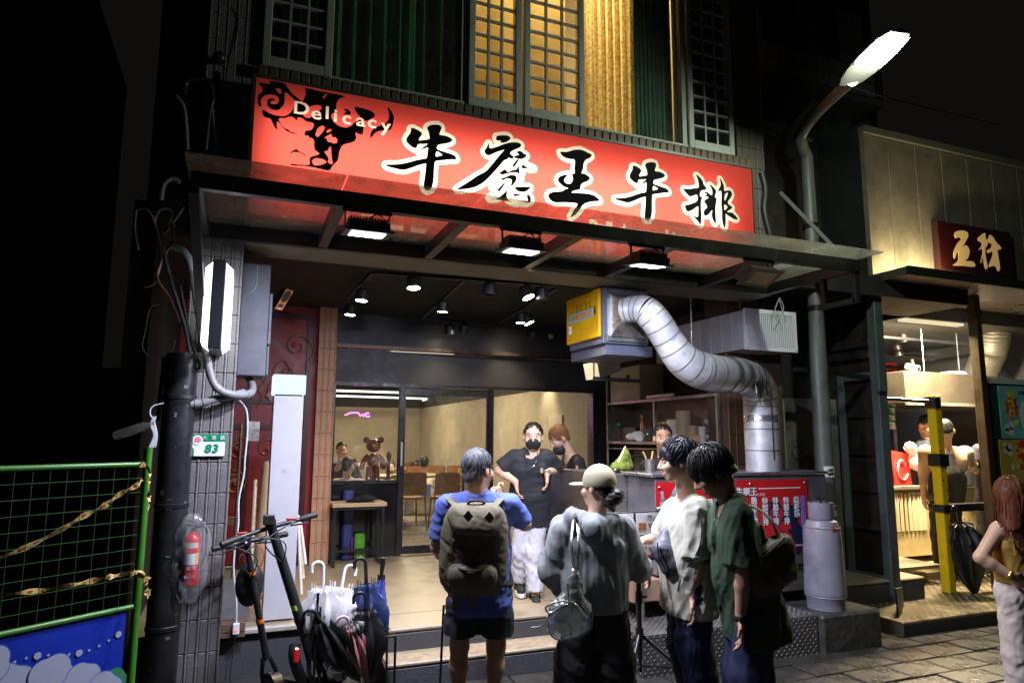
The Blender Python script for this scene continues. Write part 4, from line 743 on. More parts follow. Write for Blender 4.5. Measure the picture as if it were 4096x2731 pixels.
s2, top, bot, d = scooter('heavier black electric scooter with raised bars beside the umbrella stand', 4.42, [(1082, 2095), (1124, 2229), (1193, 2428), (1222, 2545)], [(884, 2178, -.12), (968, 2146, -.07), (1082, 2108, 0), (1180, 2082, .06), (1265, 2057, .12)], .125, (.95, 4.75, 0), rstem=.029)
q = top+(bot-top)*.73; MB().grid(lambda u, v: q-d*.016+d*.032*v+(CX*math.sin(-.6+1.1*u)-CZ*math.cos(-.6+1.1*u))*.0312, 6, 1).build('lime_sticker', mat('lime', (.5, .75, .05), .5), s2)
MB().tube(spline([AY(1180, 2575, 4.42), AY(1176, 2625, 4.40), AY(1195, 2690, 4.42), AY(1235, 2760, 4.45)], 5), .034, 12, flat=.8).build('rear_mudguard', sblk, s2); q = AY(1186, 2618, 4.355); MB().bbox(q+V((-.016, -.012, -.04)), q+V((.016, .012, .04)), .008).build('tail_reflector', mat('reflector_red', (.6, .01, .015), .2, emit=(1, .02, .02), es=.15), s2)
MB().bbox(top+V((-.045, -.06, -.0)), top+V((.02, -.03, .06)), .006).build('phone_clamp', black, s2)
for q, c in (((968, 2143), 'r'), ((1165, 2085), 'r')): MB().bbox(AY(*q, 4.40)+V((-.03, -.02, .008)), AY(*q, 4.40)+V((.03, .01, .024)), .005).build('red_switch', mat('switch_red', (.4, .02, .03), .4), s2)

# ================================================================ umbrellas in their stand
us = thing('umbrella_stand', 'black wire umbrella stand on the pavement before the steps', 'stand', (.72, 4.5, 0)); f = MB()
ux0, ux1, uy0, uy1, uz = .50, .98, 4.38, 4.62, .46
for z in (.04, uz): f.tube([(ux0, uy0, z), (ux1, uy0, z), (ux1, uy1, z), (ux0, uy1, z), (ux0, uy0, z)], .007, 8)
f.build('hoops', blacks, us)
for x, y in ((ux0, uy0), (ux1, uy0), (ux1, uy1), (ux0, uy1)): MB().tube([(x, y, 0), (x, y, uz)], .008, 8).build('leg', blacks, us)
MB().box((ux0, uy0, .03), (ux1, uy1, .04)).build('tray', blacks, us)
def umbrella(lb, hp, nk, tip, Y, Yt, canopy_m, handle_m, rmax, kind='hook', open_=.0, hr=.010, group='umbrellas in the stand'):
    """hp: top of handle, nk: where the cloth starts, tip: ferrule end; (px, py) on the sight line at depth Y"""
    a, n, b = AY(*hp, Y), AY(*nk, Y), AY(*tip, Yt); d = (b-n).normalized(); t = thing('umbrella', lb, 'umbrella', b, group); x, u, _ = frame(d)
    sg_ = 1 if hp[0] > nk[0] else -1
    if kind == 'hook':
        L = (n-a).length; r = .035; side = V((sg_, 0, 0)); side = (side-d*side.dot(d)).normalized(); c = n-d*(L-r*1.0)+side*r; pts = [n+d*.04, n-d*(L-r)]
        pts += [c-side*r*math.cos(k*.35)-d*r*math.sin(k*.35) for k in range(1, 10)]; pts.append(pts[-1]+d*.025); MB().tube(pts, hr, 10).build('handle', handle_m, t)
    else: MB().tube([n+d*.02, n-d*.03, a+(n-a)*.3, a], [hr*.6, hr*.9, hr*1.3, hr*1.2], 12).build('handle', handle_m, t)
    L = (b-n).length; b2 = MB(); nn = 32
    def cf(uu, v):
        al = 2*math.pi*uu; w_ = rmax*(math.sin(min(1, v*1.9)*math.pi/2)*(1-v)**.8*1.5+.012+(.25*(1-v)*(v < .12))); w_ *= 1+.38*math.sin(8*al+3*v)*(1-.5*v)+.1*math.sin(13*al+11*v); s0 = v-.05*abs(math.sin(4*al))*(1-v)
        return n+d*(L*max(0, s0))+(x*math.cos(al)+u*math.sin(al))*w_
    b2.grid(cf, nn*2, 16).build('canopy', canopy_m, t); MB().tube([n, b+d*.03], [.004, .004], 8).build('shaft', mat('umb_shaft', (.5, .5, .52), .3, .9), t)
    rb_ = MB()
    for i in range(8): al = 2*math.pi*i/8; q = n+(x*math.cos(al)+u*math.sin(al))*rmax*.5; rb_.tube([q-d*.03, q+d*.01], .003, 6)
    rb_.build('rib_tips', handle_m, t); return t
clr = lucent('frosted_vinyl', (.80, .78, .80), .55, gloss=.06); whp = mat('white_plastic', (.78, .76, .8), .3); bkp = mat('black_plastic', (.012, .012, .013), .25)
bc_ = mat('black_nylon', (.014, .014, .016), .45, bump=.2, bscale=40); nv = mat('navy_nylon', (.010, .022, .085), .5, bump=.2, bscale=40)
def c7(x, y): return 780+x*.498, 1950+y*.498
umbrella('frosted white umbrella with a white crook handle, left of the pair', c7(990, 600), c7(1028, 800), c7(1010, 1420), 4.5, 4.5, clr, whp, .135)
umbrella('frosted white umbrella with a white crook handle, right of the pair', c7(1250, 628), c7(1178, 800), c7(1060, 1450), 4.56, 4.5, clr, whp, .125)
umbrella('navy folded umbrella with a black crook handle', c7(1320, 575), c7(1375, 770), c7(1400, 1480), 4.56, 4.52, nv, bkp, .115, hr=.012)
umbrella('slim blue patterned umbrella with a straight black handle', c7(1512, 560), c7(1495, 735), c7(1440, 1500), 4.6, 4.55, mat('blue_pattern', (.06, .07, .3), .5, var=.8, vscale=55), bkp, .045, 'straight', hr=.013)
umbrella('black folded umbrella with a black crook handle at the right of the stand', c7(1330, 840), c7(1370, 985), c7(1400, 1600), 4.42, 4.45, bc_, bkp, .105)
umbrella('black umbrella with a crook handle leaning across the front of the stand', c7(960, 945), c7(1010, 1075), c7(1330, 1560), 4.38, 4.42, bc_, bkp, .085)
umbrella('black umbrella with a small crook handle behind the pink one', c7(1110, 970), c7(1160, 1050), c7(1250, 1500), 4.46, 4.46, bc_, bkp, .05, hr=.008)
umbrella('pink umbrella with a pale pink crook handle', c7(1190, 1025), c7(1250, 1120), c7(1400, 1580), 4.36, 4.42, mat('pink_vinyl', (.48, .2, .2), .35, var=.3, vscale=14), mat('pink_plastic', (.72, .5, .55), .3), .06)
umbrella('thin black stick umbrella standing upright at the front left', c7(988, 845), c7(985, 1000), c7(1000, 1540), 4.4, 4.42, bc_, bkp, .04, 'straight', hr=.007)
umbrella('striped grey folding umbrella lying in the stand top', c7(1270, 1050), c7(1280, 1080), c7(1330, 1180), 4.36, 4.36, mat('striped_grey', (.2, .22, .19), .5, var=.7, vscale=40, stretch=(1, 1, 6)), bkp, .04, 'straight', hr=.008)
# ================================================================ porch ceiling lights on tracks
wdisc = emat('spot_warm', (1, .86, .62), 60); trk = mat('track_black', (.02, .02, .025), .4)
tk = thing('light_track', 'black suspended lighting track under the porch ceiling', 'track', (2, 6, 3.0)); zt_ = 3.02
a, b = AZ(1490, 1088, zt_), AZ(2350, 1150, zt_); MB().bar(a, b, .035, .03).build('front_rail', trk, tk)
for i, (p, q) in enumerate((((1490, 1090), (1390, 1190)), ((1855, 1122), (1690, 1268)), ((2230, 1150), (1990, 1292)))): MB().bar(AZ(*p, zt_-.005), AZ(*q, zt_-.005), .03, .025).build('side_rail', trk, tk)
MB().bar(AZ(1690, 1270, zt_), AZ(2060, 1310, zt_), .035, .03).build('rear_rail', trk, tk)
for px_, py_ in ((1540, 1075), (1660, 1085), (1860, 1100), (2050, 1110), (2200, 1130)): q = AZ(px_, py_+12, zt_); MB().tube([q, (q.x, q.y, 3.1)], .004, 6).build('hanger', trk, tk)
def spot(lb, px, py, lit=1, power=0, aim=(0, 0, -1), col=(1, .80, .55), size=.06):
    p = AZ(px, py, 2.86); d = V(aim).normalized(); t = thing('track_spotlight', lb, 'spotlight', p, 'spotlights on the porch track')
    MB().lathe(p, [(.002, -.11), (size*.8, -.105), (size, -.09), (size, 0), (size*.86, 0), (size*.8, -.012)], 16, axis=d).build('can', trk, t); MB().tube([p-d*.1, V((p.x, p.y, 3.01))], .008, 8).build('stem', trk, t)
    MB().lathe(p-d*.002, [(.0, 0), (size*.84, 0)], 16, axis=d).build('lens', wdisc if lit else mat('dead_lens', (.25, .2, .15), .3), t)
    if power: lamp('SPOT', 'beam', p+d*.02, col, power, t, aim=d, angle=95, blend=.8, radius=.04)
for i, (x, y, l, pw, aim, lb) in enumerate((
    (1655, 1153, 1, 50, (0, -.15, -1), 'bright lit track spotlight over the porch left of centre'), (1445, 1203, 1, 110, (-.1, -.05, -1), 'lit track spotlight above the red gate side'),
    (1400, 1260, 1, 60, (-.05, -.02, -1), 'small lit track spotlight nearest the tan pilaster'), (1770, 1248, 1, 32, (0, .1, -1), 'lit track spotlight over the sliding door'),
    (1853, 1330, 1, 30, (-.1, .45, -1), 'lit track spotlight washing the dark wall over the door'), (2115, 1190, 1, 110, (.3, -.35, -1), 'brightest lit track spotlight beside the yellow machine'),
    (2085, 1292, 1, 0, (0, 0, -1), 'left one of two lit spotlights close together over the counter end'), (2118, 1293, 1, 70, (.45, -.25, -1), 'right one of two lit spotlights close together over the counter end'),
    (2125, 1350, 1, 26, (-.1, .5, -1), 'lowest looking lit track spotlight near the white ceiling vent'), (1957, 1180, 0, 0, (0, 0, -1), 'unlit black track spotlight right of centre'),
    (2167, 1198, 0, 0, (.1, 0, -1), 'unlit black track spotlight just right of the brightest lamp'), (1797, 1335, 0, 0, (0, .2, -1), 'unlit black track spotlight before the dark wall'))):
    spot(lb, x, y, l, pw, aim)
q = AY(2203, 1345, YG-.01); MB().lathe(q, [(.035, 0), (.035, .02), (.02, .03), (.0, .03)], 14, axis=(0, -1, 0)).one('smoke_detector', mat('ivory', (.5, .48, .44), .5), 'small round white detector on the dark wall over the counter', 'detector')
# ================================================================ dining room behind the glass
for i, (y, lb) in enumerate(((1562, 'top one of three glowing light tubes over the dining room'), (1583, 'middle one of three glowing light tubes over the dining room'), (1607, 'bottom one of three glowing light tubes, bent at its right end'))):
    a, b = AZ(1290, y-2, 2.62), AZ(1650 if i == 2 else 1700, y+11, 2.62); p = [a, b]
    if i == 2: p.append(AZ(1706, 1595, 2.62))
    MB().tube(p, .022, 6).one('light_tube', emat('tube_white', (1, .95, .85), 4.0), lb, 'light tube', 'light tubes over the dining room')
ob = thing('room_lamp', 'warm ceiling panel lamp lighting the dining room', 'lamp', (2.8, 11, 3.06)); MB().box((2.3, 10.6, 3.05), (3.3, 11.4, 3.09)).build('panel', emat('panel_warm', (1, .84, .58), 1.2), ob)
lamp('AREA', 'panel_light', (2.8, 11, 3.03), (1, .84, .57), 160, ob, size=1.0, size_y=.8, aim=(0, 0, -1)); lamp('AREA', 'panel_light', (2.8, 15, 3.03), (1, .84, .57), 145, ob, size=1.0, size_y=.8, aim=(0, 0, -1))
ws_ = thing('wall_spot', 'warm downlight grazing the plaster wall behind the serving counter people', 'spotlight', (4.28, 9.6, 2.95)); MB().lathe((4.28, 9.6, 2.95), [(.04, 0), (.04, .1), (.0, .1)], 12).build('can', trk, ws_); lamp('SPOT', 'graze', (4.25, 9.55, 2.93), (1, .84, .58), 230, ws_, aim=(.06, 0, -1), angle=62, blend=1., radius=.05)
pk = emat('pink_neon', (1, .16, .88), 5); nz = thing('neon_sign', 'pink neon sign reading WC with a roof line inside the dining room', 'sign', AY(1450, 1650, 12.5))
def NP(x, y): return AY(x, y, 12.52)
def k8(x, y): return NP(1200+x*.5102, 1100+y*.5102)
MB().tube([k8(352, 1097), k8(400, 1078), k8(455, 1078), k8(475, 1106), k8(485, 1088), k8(497, 1107), k8(512, 1083)], .014, 6).build('tube', pk, nz)
MB().tube([k8(541, 1083), k8(527, 1080), k8(514, 1093), k8(520, 1108), k8(541, 1110), k8(543, 1100)], .014, 6).build('tube', pk, nz)
lamp('POINT', 'pink_glow', NP(1440, 1640)+V((0, -.15, 0)), (1, .15, .95), 18, nz, radius=.15)
fh = MB(); rh = random.Random(3)
for i in range(12):
    for k in range(4): fh.lathe((4.4185, 8.6+i*.72, .75+.5*k), [(.014, 0), (.0, .002)], 8, axis=(-1, 0, 0))
fh = fh.build('tie_holes', mat('hole_brown', (.06, .045, .03), .9), [o for o in COL.objects if o.name == 'wall_right'][0]); fh['kind'] = 'stuff'
# window ledge with figurine, mill and boxes
MB().box((1.03, 8.06, 1.10), (1.75, 8.42, 1.135)).one('window_ledge', mat('ledge_wood', (.05, .035, .03), .5), 'dark ledge inside the left shop window', 'ledge')
bc = AY(1490, 1905, 8.22); bc.z = 1.135; lq = mat('lacquer_brown', (.26, .045, .028), .12, var=.7, vscale=9, coat=.6)
t = thing('bear_figurine', 'glossy brown lacquered bear figurine standing on the window ledge', 'figurine', bc); k = .46/.46
MB().ball(bc+V((0, 0, .225)), (.062, .052, .085), 18, 12).build('torso', lq, t); hd = MB().ball(bc+V((0, 0, .385)), (.078, .07, .068), 20, 14).ball(bc+V((0, -.06, .365)), (.034, .028, .026), 12, 8).build('head', lq, t)
for s in (-1, 1):
    MB().ball(bc+V((s*.075, 0, .445)), (.033, .018, .033), 14, 10).build('ear', lq, hd); MB().tube(spline([bc+V((s*.05, 0, .285)), bc+V((s*.098, -.005, .225)), bc+V((s*.118, -.015, .145))], 5), [.028]*5+[.024]*6, 12).build('arm', lq, t); MB().tube([bc+V((s*.032, 0, .17)), bc+V((s*.042, -.003, .06)), bc+V((s*.043, -.018, .004))], [.036, .033, .038], 12).build('leg', lq, t)
t.scale = (1.14, 1.14, 1.14)
m0 = AY(1553, 1900, 8.2); m0.z = 1.135; MB().lathe(m0, [(.028, 0), (.03, .04), (.02, .07), (.024, .12), (.018, .2), (.021, .28), (.03, .31), (.031, .33), (.024, .35), (.012, .365), (.009, .375), (.0, .38)], 16).one('pepper_mill', mat('mill_wood', (.13, .05, .025), .3, var=.3), 'tall turned wooden pepper mill beside the bear figurine', 'pepper mill')
q = AY(1578, 1895, 8.25); MB().bbox((q.x-.035, 8.22, 1.136), (q.x+.035, 8.28, 1.23), .004).one('spice_box', mat('box_yellow', (.6, .45, .03), .5, var=.3, vscale=30), 'small yellow box on the window ledge by the mullion', 'box')
MB().bbox((1.22, 8.1, 1.136), (1.42, 8.25, 1.19), .004).one('card_box', mat('box_blue', (.04, .05, .10), .5), 'low dark box on the window ledge left of the figurine', 'box')
# side table in the porch with menus
t = thing('side_table', 'small wooden topped table with black steel legs in front of the shop window', 'table', (1.24, 7.62, Z2)); T0, T1 = .965, 1.535
MB().bbox((T0, 7.44, .945), (T1, 7.80, .985), .004).build('top', mat('pale_wood', (.52, .36, .2), .45, var=.18, vscale=10, stretch=(.6, 6, 6)), t)
for x in (T0+.02, T1-.05):
    for y in (7.46, 7.76): MB().box((x, y, Z2), (x+.03, y+.03, .945)).build('leg', blacks, t)
f = MB()
for x in (T0+.021, T1-.049): f.box((x, 7.49, Z2+.001), (x+.028, 7.76, Z2+.03)).box((x, 7.49, .915), (x+.028, 7.76, .944))
f.box((T0+.05, 7.462, .915), (T1-.05, 7.488, .944)).box((T0+.05, 7.762, Z2+.1), (T1-.05, 7.788, Z2+.13)); f.build('rails', blacks, t)
mn = thing('menu_stack', 'pile of black menu folders on the small wooden table', 'menus', (1.28, 7.6, .985))
for i in range(5):
    a = (-.12, .06, .18, -.05, .1)[i]; c = V((1.24+.02*i, 7.6-.01*i, .9865+.008*i)); x = V((math.cos(a), math.sin(a), 0))*.12; y = V((-math.sin(a), math.cos(a), 0))*.085
    MB().prism([c-x-y, c+x-y, c+x+y, c-x+y], (0, 0, .0065)).build('menu', mat('menu_black', (.015, .015, .015), .3), mn)
for i, (x, z, w_, h, c, lb) in enumerate(((1.13, Z2, .12, .75, (.03, .04, .18), 'tall blue box behind the small table'), (1.27, Z2, .12, .28, (.1, .35, .02), 'green toy case under the small table'), (1.20, Z2, .06, .26, (.16, .02, .2), 'purple toy case beside the green one'))): MB().bbox((x, 7.84, z), (x+w_, 7.92, z+h), .02).one('storage_box', mat('sbox%d' % i, c, .5, var=.4, vscale=9), lb, 'box')
# dining chairs and tables
cw2 = mat('chair_brown', (.30, .13, .04), .35, var=.3, vscale=14); lg = mat('chair_leg', (.16, .1, .06), .4, .5)
def chair(lb, p, rz=0.):
    c, s = math.cos(rz), math.sin(rz); Rz = lambda x, y, z: V((p.x+c*x-s*y, p.y+s*x+c*y, p.z+z)); t = thing('dining_chair', lb, 'chair', p, 'brown chairs in the dining room')
    MB().grid(lambda u, v: Rz((u-.5)*.40*(1-.12*v), -.19-.05*v-.03*(1-(2*u-1)**2), .50+.33*v-.05*max(0, abs(2*u-1)-.6)*v), 10, 6).grid(lambda u, v: Rz((u-.5)*.40*(1-.12*v), -.175-.05*v-.03*(1-(2*u-1)**2), .50+.33*v-.05*max(0, abs(2*u-1)-.6)*v), 10, 6).build('backrest', cw2, t)
    b = MB(); b.prism([Rz(.21*math.cos(i*math.pi/8)*(1 if abs(math.cos(i*math.pi/8)) < .8 else .97), .02+.20*math.sin(i*math.pi/8), .43) for i in range(16)], (0, 0, .035)); b.build('seat', cw2, t)
    for sx_ in (-1, 1):
        MB().tube([Rz(sx_*.17, -.2, .82), Rz(sx_*.18, -.17, .45), Rz(sx_*.2, -.22, 0)], .013, 8).build('leg', lg, t); MB().tube([Rz(sx_*.16, .16, .44), Rz(sx_*.19, .2, 0)], .013, 8).build('leg', lg, t)
    MB().tube([Rz(-.185, -.19, .22), Rz(.185, -.19, .22)], .008, 6).build('stretcher', lg, t); return t
fz = Z2-.003
for i, (px_, Y, rz, lb) in enumerate(((1640, 10.2, .1, 'brown dining chair closest to the mullion behind the glass door'), (1778, 10.1, -.05, 'brown dining chair with its back to the door, right of the first'), (1655, 12.4, 0, 'brown dining chair in the second row at the left'), (1730, 12.6, .0, 'brown dining chair in the second row, middle'), (1815, 12.5, 0, 'brown dining chair in the second row at the right'), (1640, 14.2, 0, 'farthest brown dining chair by the back wall'))):
    q = AY(px_, 1900, Y); chair(lb, V((q.x, Y, fz)), rz)
def dtable(lb, x0, x1, y0, y1):
    t = thing('dining_table', lb, 'table', ((x0+x1)/2, (y0+y1)/2, fz), 'tables in the dining room'); MB().bbox((x0, y0, fz+.72), (x1, y1, fz+.755), .006).build('top', mat('table_wood', (.28, .24, .15), .35, var=.15), t)
    for x in (x0+.05, x1-.09):
        for y in (y0+.05, y1-.09): MB().box((x, y, fz), (x+.04, y+.04, fz+.72)).build('leg', blacks, t)
dtable('dining table behind the two nearest chairs', 2.05, 3.6, 10.45, 11.1); dtable('dining table in the second row', 2.4, 4.1, 12.9, 13.5)
for i, (x, y, c, h, lb) in enumerate(((2.55, 12.98, (.12, .01, .01), .24, 'dark sauce bottle with a red cap on the far table'), (3.55, 10.6, (.75, .35, .03), .11, 'glass of orange drink on the near dining table'), (3.35, 10.62, (.6, .5, .1), .09, 'small yellow glass on the near dining table'))): MB().lathe((x, y, fz+.755), [(.032, 0), (.034, h*.6), (.014 if i == 0 else .036, h*.8), (.012 if i == 0 else .037, h), (.0, h)], 12).one('bottle' if i == 0 else 'drink', mat('drink%d' % i, c, .2), lb, 'bottle' if i == 0 else 'drink')

# ================================================================ kitchen side: machine, ducts, shelves, counter
ylw = mat('machine_yellow', (.72, .40, .005), .35, var=.1, vscale=3, dirt=.15); mgrey = mat('machine_blue_grey', (.10, .11, .16), .45, var=.15, vscale=4); galv = mat('galvanised', (.55, .55, .56), .30, .85, var=.22, vscale=9, dirt=.25, dscale=4)
X0, X1, z0_, z1_ = 2.80, 3.26, 2.47, 2.95; Yn = 5.0; Yfar = AX(2270, 1230, X0).y
t = thing('exhaust_machine', 'yellow doored smoke filter machine hanging over the counter end', 'machine', (3.0, 5.3, z0_))
MB().bbox((X0+.02, Yn, z0_), (X1, Yfar, z1_), .006).build('body', mgrey, t); dr = MB().bbox((X0-.012, Yn+.02, z0_+.055), (X0+.019, Yfar, z1_-.005), .008).build('door', ylw, t)
for k in range(4):
    for j in range(5): y = Yn+.10+.17*(k//2)+.07*(k % 2)+.05; z = z1_-.10-.018*j; MB().box((X0-.014, y, z), (X0-.0125, y+.04, z+.006)).build('vent_slot', black, dr)
MB().box((X0-.015, Yn+.12, z0_+.24), (X0-.0125, Yfar-.06, z0_+.32)).build('label', mat('label_sky', (.25, .5, .62), .4), dr)
text('靜電式油煙機', .055, mat('label_orange', (.75, .25, .02), .5), dr, (X0-.015, (Yn+Yfar)/2, z0_+.275), xdir=(0, -1, 0), bold=.001, wscale=1.05)
MB().box((X0-.018, Yn+.07, z0_+.25), (X0-.0125, Yn+.085, z0_+.33)).build('latch', black, dr); MB().bbox((X0-.018, Yfar-.10, z0_+.14), (X0-.0125, Yfar-.05, z0_+.22), .002).build('meter', wl, dr); MB().ball((X0-.014, Yfar-.08, z0_+.10), .008).build('knob', mat('knob_red', (.6, .03, .02), .3), dr)
MB().box((X0+.06, Yn+.03, z0_-.09), (X1+.06, Yfar+.05, z0_-.004)).build('drip_tray', mgrey, t)
fr = MB(); 
for a, b in (((X0+.05, Yn-.02, z0_+.02), (X1-.01, Yn, z0_+.05)), ((X0+.05, Yn-.02, z1_-.04), (X1-.01, Yn, z1_-.01)), ((X0+.05, Yn-.02, z0_+.05), (X0+.08, Yn, z1_-.04)), ((X1-.04, Yn-.02, z0_+.05), (X1-.01, Yn, z1_-.04))): fr.box(a, b)
fr.build('flange', galv, t)
def Dk(x, y, Y): return AY(2500+x*.574, 900+y*.574, Y)
cc = Dk(-6, 596, 4.80); cax = V((.80, -.60, .0)); cs1 = cax.cross(UP_ := V((0, 0, 1))).normalized(); n = 24; sq = []; ci = []
for i in range(n):
    a = 2*math.pi*i/n+.0001; c, s = math.cos(a), math.sin(a); m_ = max(abs(c), abs(s)); sq.append(((X0+X1)/2+.02+c/m_*.175, Yn-.018, (z0_+z1_)/2+s/m_*.185)); q = cc+(cs1*-c+UP_*s)*.100; ci.append(tuple(q))
MB().add(sq+ci, [(i, (i+1) % n, n+(i+1) % n, n+i) for i in range(n)]).build('cone_adapter', galv, t)
path = spline([cc-cax*.01, Dk(70, 585, 4.72), Dk(140, 595, 4.64), Dk(215, 670, 4.60), Dk(300, 800, 4.60), Dk(395, 930, 4.60), Dk(510, 1005, 4.62), Dk(650, 1035, 4.68), Dk(780, 1048, 4.75), Dk(890, 1085, 4.82), Dk(940, 1180, 4.86), Dk(948, 1290, 4.88), Dk(956, 1450, 4.88), V((Dk(962, 1550, 4.88).x, 4.88, 1.40))], 7)
t = thing('exhaust_duct', 'fat silver spiral duct bending down from the yellow machine to the counter', 'duct', path[-1]); N_ = len(path); rad = [.100+.022*min(1, i/18)+.030*max(0, min(1, (i-28)/14)) for i in range(N_)]; al = mat('silver_duct', (.66, .66, .70), .46, .55, var=.16, vscale=7, dirt=.3, dscale=5, bump=.1, bscale=14)
cut = [0, 14, 28, 42, 52, 63, 72, 80, N_-1]; cut = [c for c in cut if c < N_-1]+[N_-1]
for a, b in zip(cut[:-1], cut[1:]): MB().tube(path[a:b+1], rad[a:b+1], 28, cap=False).build('section', al, t)
for i in list(range(3, N_-1, 4)):
    d = (path[i+1]-path[i]).normalized(); MB().tube([path[i]-d*.005, path[i]+d*.005], rad[i]*1.022, 28, cap=False).build('seam', mat('duct_seam', (.30, .30, .32), .4, .6), t)
for k in (52, 56, 80):
    if k < N_-2: d = (path[k+1]-path[k]).normalized(); MB().tube([path[k]-d*.025, path[k]+d*.025], rad[k]*1.035, 28, cap=False).build('clamp_tape', mat('foil_tape', (.7, .7, .72), .25, .9, bump=.5, bscale=50), t)
rt = random.Random(9); tar = mat('tar_drip', (.008, .008, .008), .2); dj = MB(); i0 = 60
for k in range(9):
    q = path[min(N_-2, i0+k % 4)]+V((rt.uniform(-.09, .07), 0, 0)); pts = []
    for j in range(7): zz = q.z+.14-.05*j*rt.uniform(.7, 1.3); pts.append((q.x+rt.uniform(-.008, .008), q.y-math.sqrt(max(.001, .153**2-max(0, min(.14, zz-q.z))**2)) if zz > q.z else q.y-.154, zz))
    dj.tube(pts, [.012]+[.006]*5+[.003], 6)
dj.tube([(path[70].x-.02, path[70].y-.154, path[70].z), (path[76].x-.02, path[76].y-.154, path[76].z-.02), (path[86].x-.02, path[86].y-.154, 1.5)], .004, 6); dj.build('tar_drips', tar, t)
# rectangular air duct with grille
g0, g1 = AY(2500+.574*828, 900+.574*578, 5.0), AY(2500+.574*1200, 900+.574*890, 5.0)
t = thing('air_duct', 'rectangular steel duct ending in a white louvred grille under the canopy', 'duct', (g0.x, 5.0, g1.z)); wg = mat('grille_white', (.74, .74, .80), .45, dirt=.12)
for k in range(9): MB().bbox((g0.x+.012, 5.03+k*.16, g1.z+.012), (g1.x-.012, 5.1885+k*.16, g0.z-.012), .003).build('duct_section', mat('duct_side', (.46, .45, .52), .55, .15, var=.1, vscale=5, dirt=.2), t)
f = MB(); e = .035
f.box((g0.x, 4.99, g1.z), (g1.x, 5.01, g1.z+e)).box((g0.x, 4.99, g0.z-e), (g1.x, 5.01, g0.z)).box((g0.x, 4.99, g1.z+e), (g0.x+e, 5.01, g0.z-e)).box((g1.x-e, 4.99, g1.z+e), (g1.x, 5.01, g0.z-e)); f.build('grille_frame', wg, t)
nb = 24; lv = MB().box((-.0045, -.012, 0), (.0045, .012, g0.z-g1.z-2*e)).mesh('louvre'); copies('louvre', lv, wg, t, [(g0.x+e+(g1.x-g0.x-2*e)*(i+.5)/nb, 5.0, g1.z+e) for i in range(nb)])
lh = MB().box((0, .012, -.003), (g1.x-g0.x-2*e, .02, .003)).mesh('louvre'); copies('louvre', lh, wg, t, [(g0.x+e, 5.0, g1.z+e+(g0.z-g1.z-2*e)*(i+.5)/14) for i in range(14)])
MB().box((g0.x+e, 5.0225, g1.z+e), (g1.x-e, 5.0235, g0.z-e)).build('dark_inside', black, t)
for x, z in ((g0.x+.02, g0.z-.018), (g1.x-.02, g0.z-.018), (g0.x+.02, g1.z+.018), (g1.x-.02, g1.z+.018)): MB().ball((x, 4.988, z), .006).build('screw', galv, t)
for i, x in enumerate((2762, 2958)): q = AY(x, 1180, 5.1); MB().tube([(q.x, 5.1, 2.86 if i else 2.4), (q.x, 5.1, 3.12)], .006, 6).one('hanger_rod', galv, ('thin hanger rod left of the louvred grille', 'thin hanger rod above the louvred grille')[i], 'rod')
MB().tube(spline([AY(x, y, 4.9) for x, y in ((3120, 1190), (3100, 1240), (3110, 1280), (3135, 1230), (3118, 1200), (3145, 1290))], 5), .004, 6).one('cable', mat('pale_cable', (.4, .4, .42), .5), 'knotted pale cable hanging over the louvred grille', 'cable', 'cables on the pillar')
# slotted bracket and hood under the machine
t = thing('slotted_bracket', 'black slotted angle bracket hanging under the yellow machine', 'bracket', AY(2480, 1520, 5.9)); a, b = AY(2372, 1513, 5.9), AY(2560, 1525, 5.7); MB().bar(a, b, .03, .035).build('angle', blacks, t)
for i in range(11): q = a+(b-a)*(.2+.07*i); MB().bar(q+V((-.006, -.017, 0)), q+V((.008, -.017, 0)), .003, .006).build('slot', mat('slot_light', (.5, .42, .3), .6), t)
MB().tube([a+V((.01, 0, 0)), V((a.x+.01, a.y, 2.6))], .008, 8).build('drop_rod', galv, t)
q = [AY(x, y, 6.1) for x, y in ((2388, 1445), (2480, 1440), (2483, 1485), (2400, 1512))]; MB().prism(q, (.0, .3, 0)).one('tin_hood', mat('pale_tin', (.6, .62, .55), .45, dirt=.3), 'pale green tin box above the slotted bracket', 'box')
# shelf unit on the right wall
t = thing('wall_shelf', 'open stainless shelf unit on the right kitchen wall behind the serving counter', 'shelf', (4.5, 6.5, 1.6)); stn = mat('stainless', (.42, .38, .34), .33, .75, var=.2, vscale=6, dirt=.2); shb = mat('shelf_back', (.26, .21, .17), .45, .4, var=.25, vscale=2.5, dirt=.3)
SXf, SXb, Sy0, Sy1, Sb, St = 4.33, 4.74, 5.46, 7.62, 1.64, 2.12
MB().box((SXf, Sy0, Sb-.03), (SXb, Sy1, Sb)).build('shelf_board', stn, t); MB().box((SXf, Sy0, St-.03), (SXb, Sy1, St)).build('shelf_board', stn, t); MB().box((SXb, Sy0, Sb), (SXb+.015, Sy1, St)).build('back_panel', shb, t)
for y in (Sy0, 6.55, Sy1-.03): MB().box((SXf+.002, y, Sb), (SXf+.035, y+.03, St-.03)).build('upright', stn, t)
MB().box((SXf+.04, Sy1-.02, Sb+.001), (SXb-.001, Sy1, St-.031)).build('end_panel', shb, t); MB().tube([(SXf-.02, Sy1-.05, Z2), (SXf-.02, Sy1-.05, 2.45)], .014, 8).build('pole', stn, t)
MB().bar((SXf+.03, Sy0, 1.57), (SXf+.03, Sy1, 1.55), .05, .012).one('baking_sheet', stn, 'thin metal sheet resting under the kitchen shelf', 'sheet'); MB().box((SXb-.02, Sy0, .9), (SXb, Sy1, 1.53)).one('splash_panel', mat('splash', (.38, .33, .27), .4, .3, var=.1), 'beige splash panel below the kitchen shelf', 'panel')
def onsh(x, y): p = AX(x, y, SXf+.12); p.z = Sb+.001; return p
